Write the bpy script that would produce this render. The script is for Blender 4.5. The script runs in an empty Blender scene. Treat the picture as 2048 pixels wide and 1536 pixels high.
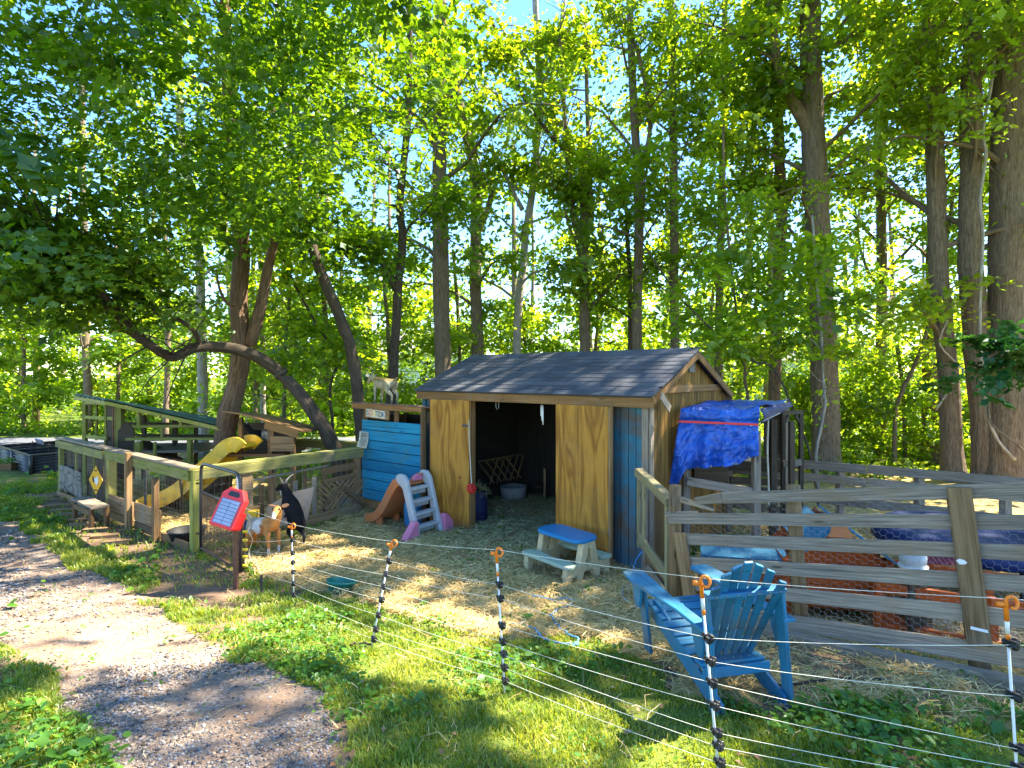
import bpy, bmesh, math, random
import numpy as np
from mathutils import Vector, Matrix, noise as mnoise
R = math.radians
random.seed(7); RNG = np.random.default_rng(7)
scene = bpy.context.scene
COL = scene.collection
# ---------------------------------------------------------------- camera, sky, sun, exposure
FPX, CX, HY, CAMZ = 1110.0, 1024.0, 752.0, 2.5
cam_d = bpy.data.cameras.new("camera"); cam = bpy.data.objects.new("camera", cam_d); COL.objects.link(cam)
cam.location = (0, 0, CAMZ); cam.rotation_euler = (R(90), 0, 0)
cam_d.sensor_width = 36; cam_d.lens = FPX / 2048 * 36; cam_d.shift_y = -16 / 2048
cam_d.clip_start = 0.05; cam_d.clip_end = 600
scene.camera = cam
SUN_AZ, SUN_EL = 70, 50                      # degrees right of the view direction, above the horizon
SUN = np.array([math.sin(R(SUN_AZ)) * math.cos(R(SUN_EL)), math.cos(R(SUN_AZ)) * math.cos(R(SUN_EL)), math.sin(R(SUN_EL))])
world = bpy.data.worlds.new("World"); scene.world = world; world.use_nodes = True
wn = world.node_tree.nodes; wl = world.node_tree.links
bg = wn["Background"]; sky = wn.new("ShaderNodeTexSky"); sky.sky_type = 'NISHITA'; sky.sun_disc = False
sky.sun_elevation = R(SUN_EL); sky.sun_rotation = R(SUN_AZ); sky.air_density = 1.0; sky.dust_density = 0.2; sky.ozone_density = 4.0
hs_ = wn.new("ShaderNodeHueSaturation"); hs_.inputs["Saturation"].default_value = 1.18; hs_.inputs["Hue"].default_value = 0.506; wl.new(sky.outputs[0], hs_.inputs["Color"]); wl.new(hs_.outputs[0], bg.inputs[0]); bg.inputs[1].default_value = 0.08
sun_d = bpy.data.lights.new("sun", 'SUN'); sun = bpy.data.objects.new("sun", sun_d); COL.objects.link(sun)
sun_d.energy = 3.8; sun_d.angle = R(0.6); sun_d.color = (1.0, 0.90, 0.72)
sun.rotation_euler = Vector(SUN).to_track_quat('Z', 'Y').to_euler(); sun.location = (20, 14, 40)
scene.view_settings.view_transform = 'Standard'; scene.view_settings.look = 'None'
scene.view_settings.exposure = 3.05; scene.view_settings.gamma = 1.0; scene.view_settings.use_curve_mapping = False
cy = scene.cycles
cy.max_bounces = 12; cy.diffuse_bounces = 8; cy.glossy_bounces = 3; cy.transmission_bounces = 6; cy.transparent_max_bounces = 6
cy.caustics_reflective = False; cy.caustics_refractive = False; cy.sample_clamp_indirect = 8.0

# ---------------------------------------------------------------- where things stand
def gz(y):
    """height of the yard: a gentle fall from the drive towards the shed"""
    if y >= 7.0: return 0.0
    if y <= 3.0: return 0.42
    if y > 6.0: return 0.06 * (7.0 - y) ** 2
    return min(0.42, 0.06 + 0.12 * (6.0 - y))
GZ = np.vectorize(gz)
def P(px, py, d): return Vector(((px - CX) * d / FPX, d, CAMZ - (py - HY) * d / FPX))
def G(px, py, h=0.0):
    lo, hi = 1.5, 80.0
    for _ in range(50):
        m = (lo + hi) / 2
        if CAMZ - (py - HY) * m / FPX > gz(m) + h: lo = m
        else: hi = m
    return Vector(((px - CX) * lo / FPX, lo, gz(lo) + h))
def pix(X, Y, Z): return CX + X / Y * FPX, HY + (CAMZ - Z) / Y * FPX
def in_poly(px, py, poly):
    c = np.zeros(px.shape, bool); n = len(poly)
    for i in range(n):
        x0, y0 = poly[i]; x1, y1 = poly[(i + 1) % n]
        if y0 == y1: continue
        c ^= ((y0 > py) != (y1 > py)) & (px < (x1 - x0) * (py - y0) / (y1 - y0) + x0)
    return c
def vnoise(X, Y, s=1.0, seed=0):
    """cheap smooth value noise in [0,1] on arrays"""
    x = np.asarray(X) * s + seed * 17.3; y = np.asarray(Y) * s - seed * 9.1
    xi = np.floor(x); yi = np.floor(y); fx = x - xi; fy = y - yi
    fx = fx * fx * (3 - 2 * fx); fy = fy * fy * (3 - 2 * fy)
    def h(a, b):
        t = np.sin(a * 127.1 + b * 311.7 + seed * 5.7) * 43758.5453
        return t - np.floor(t)
    return (h(xi, yi) * (1 - fx) + h(xi + 1, yi) * fx) * (1 - fy) + (h(xi, yi + 1) * (1 - fx) + h(xi + 1, yi + 1) * fx) * fy

# ---------------------------------------------------------------- materials
def newmat(name):
    m = bpy.data.materials.new(name); m.use_nodes = True
    nt = m.node_tree; nt.nodes.clear()
    out = nt.nodes.new("ShaderNodeOutputMaterial")
    return m, nt, out
def nd(nt, t, **k):
    n = nt.nodes.new(t)
    for a, b in k.items():
        if a.startswith('i_'):
            n.inputs[a[2:].replace('_', ' ')].default_value = b
        else: setattr(n, a, b)
    return n
def c4(c): return (c[0], c[1], c[2], 1.0)
def ramp(nt, fac, stops):
    r = nt.nodes.new("ShaderNodeValToRGB"); e = r.color_ramp.elements
    while len(e) < len(stops): e.new(0.5)
    for i, (p, c) in enumerate(stops):
        e[i].position = p; e[i].color = c4(c)
    nt.links.new(fac, r.inputs[0]); return r.outputs[0]
def mixc(nt, fac, a, b, mode='MIX'):
    m = nt.nodes.new("ShaderNodeMix"); m.data_type = 'RGBA'; m.blend_type = mode
    for s, v in ((0, fac), (6, a), (7, b)):
        if isinstance(v, (int, float)): m.inputs[s].default_value = v
        elif isinstance(v, tuple): m.inputs[s].default_value = c4(v)
        else: nt.links.new(v, m.inputs[s])
    return m.outputs[2]
def tonoise(nt, coord, scale, detail=5, rough=0.6, dist=0.0):
    n = nd(nt, "ShaderNodeTexNoise", i_Scale=scale, i_Detail=detail, i_Roughness=rough, i_Distortion=dist)
    if coord is not None: nt.links.new(coord, n.inputs["Vector"])
    return n.outputs[0]
def principled(nt, out, col, rough=0.7, spec=0.3, bump=None, bstr=0.3, bdist=0.01, metal=0.0):
    b = nd(nt, "ShaderNodeBsdfPrincipled")
    if isinstance(col, tuple): b.inputs["Base Color"].default_value = c4(col)
    else: nt.links.new(col, b.inputs["Base Color"])
    if isinstance(rough, (int, float)): b.inputs["Roughness"].default_value = rough
    else: nt.links.new(rough, b.inputs["Roughness"])
    b.inputs["Specular IOR Level"].default_value = spec; b.inputs["Metallic"].default_value = metal
    if bump is not None:
        bp = nd(nt, "ShaderNodeBump", i_Strength=bstr, i_Distance=bdist)
        nt.links.new(bump, bp.inputs["Height"]); nt.links.new(bp.outputs[0], b.inputs["Normal"])
    nt.links.new(b.outputs[0], out.inputs[0]); return b
def wood(name, c1, c2, c3=None, patch=0.5, along=1.2, across=26, rough=0.82, bstr=0.5, psc=1.6, spec=0.2):
    m, nt, out = newmat(name)
    uv = nd(nt, "ShaderNodeUVMap"); mp = nd(nt, "ShaderNodeMapping"); mp.inputs["Scale"].default_value = (along, across, 1)
    nt.links.new(uv.outputs[0], mp.inputs[0])
    g = tonoise(nt, mp.outputs[0], 1.0, 8, 0.70, 0.35)
    col = ramp(nt, g, [(0.30, c1), (0.52, tuple((a + b) / 2 for a, b in zip(c1, c2))), (0.72, c2)])
    mpk = nd(nt, "ShaderNodeMapping"); mpk.inputs["Scale"].default_value = (1.9, 7.5, 1); nt.links.new(uv.outputs[0], mpk.inputs[0])
    vk = nd(nt, "ShaderNodeTexVoronoi", i_Scale=1.0, i_Randomness=1.0); nt.links.new(mpk.outputs[0], vk.inputs["Vector"])
    kn = ramp(nt, vk.outputs["Distance"], [(0.07, (0.75, 0.75, 0.75)), (0.10, (0.25, 0.25, 0.25)), (0.16, (0, 0, 0))])
    col = mixc(nt, kn, col, tuple(v * 0.45 for v in c1))
    mp2 = nd(nt, "ShaderNodeMapping"); mp2.inputs["Scale"].default_value = (along * 0.5, across * 2.6, 1); nt.links.new(uv.outputs[0], mp2.inputs[0])
    crack = tonoise(nt, mp2.outputs[0], 1.0, 3, 0.5, 0.3)
    ck = ramp(nt, crack, [(0.30, (0.35, 0.35, 0.35)), (0.42, (1, 1, 1))])
    col = mixc(nt, 0.8, col, ck, 'MULTIPLY')
    if c3 is not None:
        tc = nd(nt, "ShaderNodeNewGeometry")
        p = tonoise(nt, tc.outputs["Position"], psc, 6, 0.7, 0.4)
        pf = ramp(nt, p, [(1 - patch - 0.1, (0, 0, 0)), (1 - patch + 0.12, (1, 1, 1))])
        c3t = mixc(nt, g, tuple(v * 0.65 for v in c3), tuple(v * 1.25 for v in c3))
        col = mixc(nt, pf, col, c3t)
    oi = nd(nt, "ShaderNodeObjectInfo")
    rv = ramp(nt, oi.outputs["Random"], [(0, (0.74, 0.75, 0.77)), (0.5, (1, 0.99, 0.97)), (1, (1.22, 1.18, 1.12))])
    col = mixc(nt, 1.0, col, rv, 'MULTIPLY')
    principled(nt, out, col, rough, spec, g, bstr, 0.006)
    return m
def plain(name, col, rough=0.6, spec=0.3, var=0.25, vs=6.0, bstr=0.0, metal=0.0, dirt=None, dirtamt=0.4):
    m, nt, out = newmat(name)
    tc = nd(nt, "ShaderNodeNewGeometry")
    n = tonoise(nt, tc.outputs["Position"], vs, 6, 0.65)
    c = ramp(nt, n, [(0.25, tuple(v * (1 - var) for v in col)), (0.75, tuple(min(1, v * (1 + var)) for v in col))])
    if dirt is not None:
        n2 = tonoise(nt, tc.outputs["Position"], vs * 0.8, 8, 0.75, 0.5)
        f = ramp(nt, n2, [(0.62 - dirtamt * 0.4, (0, 0, 0)), (0.80 - dirtamt * 0.3, (1, 1, 1))])
        c = mixc(nt, f, c, dirt)
    principled(nt, out, c, rough, spec, n if bstr else None, bstr, 0.01, metal)
    return m
def leafmat(name, dark, mid, light, trans, tf=0.5):
    m, nt, out = newmat(name)
    at = nd(nt, "ShaderNodeAttribute", attribute_name="tint")
    col = ramp(nt, at.outputs["Fac"], [(0.0, dark), (0.5, mid), (1.0, light)])
    tcol = ramp(nt, at.outputs["Fac"], [(0.0, tuple(v * 0.6 for v in trans)), (0.5, trans), (1.0, (trans[0] * 1.5, trans[1] * 1.15, trans[2]))])
    d = nd(nt, "ShaderNodeBsdfDiffuse"); t = nd(nt, "ShaderNodeBsdfTranslucent"); gl = nd(nt, "ShaderNodeBsdfGlossy", i_Roughness=0.45)
    gl.inputs["Color"].default_value = (0.8, 0.9, 0.95, 1)
    nt.links.new(col, d.inputs[0]); nt.links.new(tcol, t.inputs[0])
    m1 = nd(nt, "ShaderNodeMixShader", i_Fac=tf); nt.links.new(d.outputs[0], m1.inputs[1]); nt.links.new(t.outputs[0], m1.inputs[2])
    m2 = nd(nt, "ShaderNodeMixShader", i_Fac=0.03); nt.links.new(m1.outputs[0], m2.inputs[1]); nt.links.new(gl.outputs[0], m2.inputs[2])
    nt.links.new(m2.outputs[0], out.inputs[0]); return m
def attrmat(name, rough=0.9, bumps=60, bstr=0.4, var=0.3, attr="col"):
    m, nt, out = newmat(name)
    at = nd(nt, "ShaderNodeAttribute", attribute_name=attr); tc = nd(nt, "ShaderNodeNewGeometry")
    n = tonoise(nt, tc.outputs["Position"], bumps, 5, 0.7)
    v = ramp(nt, n, [(0.25, (1 - var,) * 3), (0.75, (1 + var,) * 3)])
    principled(nt, out, mixc(nt, 1.0, at.outputs["Color"], v, 'MULTIPLY'), rough, 0.2, n, bstr, 0.01)
    return m
M = {}
M['greywood'] = wood('grey_weathered_wood', (0.11, 0.088, 0.064), (0.47, 0.385, 0.285), (0.29, 0.205, 0.12), 0.42, along=2.2, across=60, bstr=1.0)
M['postwood'] = wood('post_wood', (0.13, 0.07, 0.028), (0.36, 0.235, 0.115), (0.20, 0.175, 0.13), 0.38, along=1.6, across=22, bstr=0.8)
M['mosswood'] = wood('mossy_wood', (0.20, 0.19, 0.05), (0.40, 0.36, 0.12), (0.17, 0.16, 0.11), 0.40, bstr=0.5, psc=2.2)
M['mossgreen'] = wood('green_mossy_wood', (0.16, 0.17, 0.03), (0.34, 0.33, 0.085), (0.36, 0.30, 0.12), 0.40, psc=2.5)
M['brownwood'] = wood('brown_wood', (0.11, 0.062, 0.027), (0.25, 0.15, 0.07), (0.16, 0.14, 0.07), 0.35)
M['darkwood'] = wood('dark_wood', (0.05, 0.036, 0.022), (0.13, 0.095, 0.06), None)
M['greendark'] = wood('gate_green_wood', (0.20, 0.18, 0.085), (0.42, 0.37, 0.20), (0.27, 0.20, 0.11), 0.45)
M['sidingblue'] = wood('blue_painted_siding', (0.022, 0.12, 0.175), (0.036, 0.20, 0.285), (0.12, 0.085, 0.055), 0.52, psc=1.3, across=18, bstr=0.35)
M['plankblue'] = wood('bright_blue_plank', (0.012, 0.17, 0.31), (0.022, 0.26, 0.42), (0.06, 0.19, 0.20), 0.40, psc=2.0, across=10, bstr=0.3)
M['sidingbrown'] = wood('brown_stained_siding', (0.15, 0.075, 0.016), (0.30, 0.165, 0.04), (0.10, 0.07, 0.035), 0.36, bstr=0.35)
M['trimbrown'] = wood('brown_trim', (0.17, 0.085, 0.028), (0.34, 0.19, 0.075), (0.24, 0.19, 0.13), 0.35)
M['chairblue'] = wood('blue_chair_paint', (0.014, 0.125, 0.245), (0.022, 0.19, 0.33), (0.09, 0.14, 0.16), 0.42, across=8, bstr=0.12, rough=0.5, spec=0.4)
def plywood():
    m, nt, out = newmat('golden_plywood')
    uv = nd(nt, "ShaderNodeUVMap"); mp = nd(nt, "ShaderNodeMapping"); mp.inputs["Scale"].default_value = (0.8, 5.5, 1); nt.links.new(uv.outputs[0], mp.inputs[0])
    n0 = tonoise(nt, mp.outputs[0], 0.9, 2, 0.45, 0.6)
    mul = nd(nt, "ShaderNodeMath", operation='MULTIPLY'); mul.inputs[1].default_value = 26.0; nt.links.new(n0, mul.inputs[0])
    sn = nd(nt, "ShaderNodeMath", operation='SINE'); nt.links.new(mul.outputs[0], sn.inputs[0])
    mr = nd(nt, "ShaderNodeMapRange"); mr.inputs[1].default_value = -1; mr.inputs[2].default_value = 1; nt.links.new(sn.outputs[0], mr.inputs[0])
    mp2 = nd(nt, "ShaderNodeMapping"); mp2.inputs["Scale"].default_value = (2.5, 60, 1); nt.links.new(uv.outputs[0], mp2.inputs[0])
    fine = tonoise(nt, mp2.outputs[0], 1.0, 5, 0.7, 0.3)
    tot = mixc(nt, 0.62, mr.outputs[0], fine)
    vk = nd(nt, "ShaderNodeTexVoronoi", i_Scale=2.4, i_Randomness=1.0); nt.links.new(uv.outputs[0], vk.inputs["Vector"])
    col = ramp(nt, tot, [(0.15, (0.15, 0.055, 0.008)), (0.42, (0.33, 0.14, 0.014)), (0.8, (0.50, 0.245, 0.035))])
    col = mixc(nt, ramp(nt, vk.outputs["Distance"], [(0.035, (.85,) * 3), (0.06, (.3,) * 3), (0.11, (0, 0, 0))]), col, (0.07, 0.03, 0.01))
    tc = nd(nt, "ShaderNodeNewGeometry"); p = tonoise(nt, tc.outputs["Position"], 1.7, 6, 0.7, 0.5)
    pf = ramp(nt, p, [(0.5, (0, 0, 0)), (0.8, (0.7, 0.7, 0.7))]); col = mixc(nt, pf, col, (0.16, 0.10, 0.035))
    sep = nd(nt, "ShaderNodeSeparateXYZ"); nt.links.new(tc.outputs["Position"], sep.inputs[0])   # wet, rotted foot of the sheet
    ad = nd(nt, "ShaderNodeMath", operation='MULTIPLY_ADD'); ad.inputs[1].default_value = -1.5; ad.inputs[2].default_value = 0.55; nt.links.new(sep.outputs[2], ad.inputs[0])
    ad2 = nd(nt, "ShaderNodeMath", operation='ADD'); nt.links.new(ad.outputs[0], ad2.inputs[0]); nt.links.new(p, ad2.inputs[1])
    wf = ramp(nt, ad2.outputs[0], [(0.72, (0, 0, 0)), (1.0, (0.75, 0.75, 0.75))]); col = mixc(nt, wf, col, (0.10, 0.065, 0.035))
    principled(nt, out, col, 0.6, 0.25, fine, 0.2, 0.004); return m
M['plywood'] = plywood()
def barkmat(name, c1, c2, c3, sc=1.0, moss=0.35):
    m, nt, out = newmat(name)
    uv = nd(nt, "ShaderNodeUVMap"); mp = nd(nt, "ShaderNodeMapping"); mp.inputs["Scale"].default_value = (4.2 * sc, 24 * sc, 1); nt.links.new(uv.outputs[0], mp.inputs[0])
    g = tonoise(nt, mp.outputs[0], 1.0, 8, 0.7, 1.0)
    col = ramp(nt, g, [(0.32, c1), (0.60, c2), (0.8, tuple(v * 1.3 for v in c2))])
    tc = nd(nt, "ShaderNodeNewGeometry"); p = tonoise(nt, tc.outputs["Position"], 0.9, 6, 0.7, 0.3)
    pf = ramp(nt, p, [(1 - moss - 0.08, (0, 0, 0)), (1 - moss + 0.15, (0.8, 0.8, 0.8))]); col = mixc(nt, pf, col, c3)
    principled(nt, out, col, 0.95, 0.1, g, 1.0, 0.05); return m
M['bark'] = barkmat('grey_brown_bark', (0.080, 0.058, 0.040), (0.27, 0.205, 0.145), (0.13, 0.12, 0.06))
M['barkpale'] = barkmat('pale_bark', (0.18, 0.155, 0.13), (0.48, 0.43, 0.37), (0.18, 0.17, 0.11))
M['barkred'] = barkmat('shaggy_reddish_bark', (0.075, 0.045, 0.028), (0.27, 0.175, 0.115), (0.12, 0.09, 0.055), 0.8, 0.3)
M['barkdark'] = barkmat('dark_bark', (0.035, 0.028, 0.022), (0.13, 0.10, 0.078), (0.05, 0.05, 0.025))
M['leafnear'] = leafmat('maple_leaf', (0.018, 0.060, 0.004), (0.048, 0.12, 0.006), (0.12, 0.21, 0.010), (0.24, 0.43, 0.006), 0.53)
M['leaftall'] = leafmat('poplar_leaf', (0.045, 0.10, 0.006), (0.09, 0.17, 0.008), (0.16, 0.24, 0.012), (0.40, 0.58, 0.012), 0.6)
M['leafunder'] = leafmat('understory_leaf', (0.05, 0.12, 0.008), (0.10, 0.20, 0.010), (0.19, 0.28, 0.016), (0.44, 0.64, 0.014), 0.6)
M['leafdark'] = leafmat('dark_leaf', (0.012, 0.05, 0.012), (0.022, 0.09, 0.018), (0.04, 0.14, 0.025), (0.05, 0.18, 0.02), 0.35)
M['grass'] = leafmat('grass_blade', (0.08, 0.16, 0.010), (0.17, 0.26, 0.016), (0.40, 0.37, 0.07), (0.42, 0.54, 0.025), 0.4)
M['weed'] = leafmat('weed_leaf', (0.035, 0.12, 0.016), (0.08, 0.21, 0.02), (0.17, 0.31, 0.025), (0.25, 0.42, 0.02), 0.4)
M['straw'] = attrmat('straw', 0.7, 90, 0.0, 0.15)
M['gravelstone'] = attrmat('gravel_stone', 0.85, 120, 0.2, 0.2)
M['deadleaf'] = attrmat('fallen_leaf', 0.8, 40, 0.1, 0.2)
M['fur'] = attrmat('goat_fur', 0.95, 140, 0.9, 0.42)
M['white'] = plain('white_plastic', (0.75, 0.75, 0.72), 0.45)
M['black'] = plain('black_plastic', (0.012, 0.012, 0.014), 0.45, 0.4)
M['orange'] = plain('orange_plastic', (0.80, 0.20, 0.012), 0.4, 0.4, 0.1)
M['yellow'] = plain('yellow_plastic', (0.80, 0.58, 0.02), 0.4, 0.4, 0.1)
M['signyellow'] = plain('sign_yellow', (0.72, 0.36, 0.012), 0.5, 0.3, 0.08)
M['yellowslide'] = plain('faded_yellow_plastic', (0.70, 0.44, 0.02), 0.45, 0.4, 0.2, dirt=(0.22, 0.15, 0.05), dirtamt=0.3)
M['red'] = plain('red_plastic', (0.72, 0.022, 0.022), 0.38, 0.45, 0.08)
M['redrope'] = plain('red_ball', (0.60, 0.035, 0.02), 0.5, 0.3, 0.3, 30)
M['panel'] = plain('solar_cell', (0.30, 0.33, 0.42), 0.25, 0.6, 0.2)
M['paneldark'] = plain('solar_cell_gap', (0.10, 0.12, 0.18), 0.25, 0.6, 0.1)
M['rope'] = plain('cream_rope', (0.60, 0.54, 0.40), 0.8)
M['wire'] = plain('cream_poly_wire', (0.72, 0.69, 0.56), 0.6)
M['galv'] = plain('galvanised_wire', (0.27, 0.26, 0.235), 0.45, 0.5, 0.2, metal=0.6)
M['rust'] = plain('rusty_steel', (0.13, 0.065, 0.035), 0.75, 0.3, 0.4, 20)
M['blacksteel'] = plain('black_steel', (0.022, 0.024, 0.028), 0.35, 0.5, 0.3, 12, dirt=(0.14, 0.09, 0.06), dirtamt=0.25)
M['brownmesh'] = plain('brown_gate_mesh', (0.15, 0.085, 0.05), 0.6, 0.3, 0.3, 8)
M['greyplastic'] = plain('grey_blue_plastic', (0.42, 0.43, 0.42), 0.5, 0.35, 0.12, 5, dirt=(0.30, 0.30, 0.26), dirtamt=0.15)
M['pink'] = plain('faded_pink_plastic', (0.62, 0.20, 0.30), 0.5, 0.35, 0.12)
M['orangeslide'] = plain('faded_orange_slide', (0.50, 0.16, 0.05), 0.5, 0.35, 0.2, 4, dirt=(0.35, 0.17, 0.08), dirtamt=0.4)
M['bluetop'] = plain('blue_table_plastic', (0.018, 0.19, 0.40), 0.42, 0.4, 0.12, 8, dirt=(0.10, 0.17, 0.22), dirtamt=0.2)
M['sage'] = plain('sage_green_plastic', (0.34, 0.44, 0.30), 0.5, 0.35, 0.15, 9, dirt=(0.36, 0.37, 0.33), dirtamt=0.35)
M['cream'] = plain('cream_plastic', (0.56, 0.45, 0.24), 0.55, 0.3, 0.15, 7, dirt=(0.38, 0.29, 0.14), dirtamt=0.3)
M['green'] = plain('teal_green_rubber', (0.008, 0.15, 0.11), 0.4, 0.4, 0.2)
M['orangewood'] = plain('orange_stained_wood', (0.44, 0.085, 0.012), 0.6, 0.3, 0.25, 5)
M['orangepale'] = plain('pale_orange_wood', (0.66, 0.24, 0.08), 0.6, 0.3, 0.12)
M['coopblue'] = plain('blue_coop_roof', (0.03, 0.15, 0.26), 0.85, 0.2, 0.3, 40, 0.3, dirt=(0.14, 0.22, 0.26), dirtamt=0.25)
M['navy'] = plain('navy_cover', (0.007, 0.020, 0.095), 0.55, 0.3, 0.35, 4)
M['speckle'] = plain('speckled_navy', (0.012, 0.014, 0.05), 0.6, 0.3, 0.5, 30, dirt=(0.20, 0.21, 0.25), dirtamt=0.12)
M['maroon'] = plain('maroon_plastic', (0.22, 0.035, 0.06), 0.5)
M['clear'] = plain('cloudy_plastic', (0.52, 0.54, 0.52), 0.3, 0.5, 0.15)
M['pinkply'] = plain('bare_plywood', (0.52, 0.36, 0.25), 0.8, 0.2, 0.12, 3, dirt=(0.30, 0.19, 0.11), dirtamt=0.25)
M['stoneprint'] = plain('stone_print_panel', (0.40, 0.37, 0.30), 0.8, 0.2, 0.35, 5, 0.3, dirt=(0.10, 0.09, 0.075), dirtamt=0.25)
M['bluerope'] = plain('blue_rope', (0.10, 0.32, 0.52), 0.7)
M['bluecord'] = plain('blue_cord', (0.05, 0.25, 0.55), 0.6)
M['redtwine'] = plain('red_twine', (0.40, 0.10, 0.05), 0.8)
M['hoof'] = plain('hoof_horn', (0.09, 0.075, 0.055), 0.6)
M['horn'] = plain('pale_horn', (0.34, 0.31, 0.26), 0.55, 0.3, 0.3)
M['eye'] = plain('dark_eye', (0.01, 0.008, 0.006), 0.15, 0.6)
M['earpink'] = plain('ear_skin', (0.30, 0.15, 0.07), 0.9)
M['hay'] = plain('hay', (0.26, 0.23, 0.10), 0.9, 0.1, 0.4, 40)
M['concrete'] = plain('concrete_block', (0.30, 0.29, 0.25), 0.95, 0.1, 0.2, 14, 0.4)
M['greenroof'] = plain('green_corrugated_roof', (0.025, 0.075, 0.05), 0.6, 0.3, 0.4, 5)
M['corrug'] = plain('rusty_corrugated_roof', (0.24, 0.12, 0.08), 0.7, 0.3, 0.35, 7, dirt=(0.30, 0.27, 0.23), dirtamt=0.35)
M['bedsteel'] = plain('black_corrugated_steel', (0.020, 0.021, 0.023), 0.42, 0.5, 0.2)
M['asphalt'] = plain('road_asphalt', (0.10, 0.105, 0.12), 0.9, 0.2, 0.2, 2)
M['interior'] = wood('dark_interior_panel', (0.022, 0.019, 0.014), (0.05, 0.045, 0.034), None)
M['shingle'] = None
def shinglemat():
    m, nt, out = newmat('charcoal_shingle'); tc = nd(nt, "ShaderNodeNewGeometry"); oi = nd(nt, "ShaderNodeObjectInfo")
    n = tonoise(nt, tc.outputs["Position"], 170, 3, 0.7); n2 = tonoise(nt, tc.outputs["Position"], 1.5, 5, 0.6)
    col = ramp(nt, oi.outputs["Random"], [(0, (0.050, 0.054, 0.066)), (0.5, (0.066, 0.070, 0.085)), (1, (0.088, 0.092, 0.108))])
    col = mixc(nt, 1.0, col, ramp(nt, n, [(0.3, (0.55,) * 3), (0.7, (1.5,) * 3)]), 'MULTIPLY')
    col = mixc(nt, ramp(nt, n2, [(0.55, (0, 0, 0)), (0.8, (0.5,) * 3)]), col, (0.12, 0.12, 0.12))
    principled(nt, out, col, 0.9, 0.25, n, 0.5, 0.003); return m
M['shingle'] = shinglemat()
def tarpmat():
    m, nt, out = newmat('blue_tarp'); tc = nd(nt, "ShaderNodeNewGeometry")
    n = tonoise(nt, tc.outputs["Position"], 9, 3, 0.55, 0.5); n2 = tonoise(nt, tc.outputs["Position"], 34, 2, 0.5, 0.3)
    h = mixc(nt, 0.35, n, n2)
    col = ramp(nt, n, [(0.3, (0.004, 0.045, 0.28)), (0.7, (0.010, 0.11, 0.50))])
    principled(nt, out, col, 0.28, 0.6, h, 0.8, 0.05); return m
M['tarp'] = tarpmat()
def stoneprint():
    m, nt, out = newmat('stone_print'); uv = nd(nt, "ShaderNodeUVMap"); mp = nd(nt, "ShaderNodeMapping"); mp.inputs["Scale"].default_value = (4.2, 2.4, 1); nt.links.new(uv.outputs[0], mp.inputs[0])
    n = tonoise(nt, uv.outputs[0], 7, 5, 0.7); wv = mixc(nt, 0.12, mp.outputs[0], nd(nt, "ShaderNodeTexNoise", i_Scale=6.0).outputs[1])
    v = nd(nt, "ShaderNodeTexVoronoi", feature='DISTANCE_TO_EDGE', i_Scale=1.0); nt.links.new(wv, v.inputs["Vector"])
    col = ramp(nt, n, [(0.3, (0.12, 0.105, 0.08)), (0.7, (0.32, 0.285, 0.225))]); col = mixc(nt, ramp(nt, v.outputs["Distance"], [(0.015, (1, 1, 1)), (0.06, (0, 0, 0))]), col, (0.06, 0.055, 0.045))
    principled(nt, out, col, 0.8, 0.2, n, 0.4, 0.02); return m
M['stoneprint'] = stoneprint()
def slate(): # far house siding
    return plain('pale_siding', (0.62, 0.66, 0.72), 0.7, 0.2, 0.06)
M['siding_far'] = slate()
M['window_far'] = plain('window_glass', (0.05, 0.07, 0.10), 0.1, 0.6, 0.1)
M['roof_far'] = plain('far_grey_roof', (0.20, 0.19, 0.19), 0.9)

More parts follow.
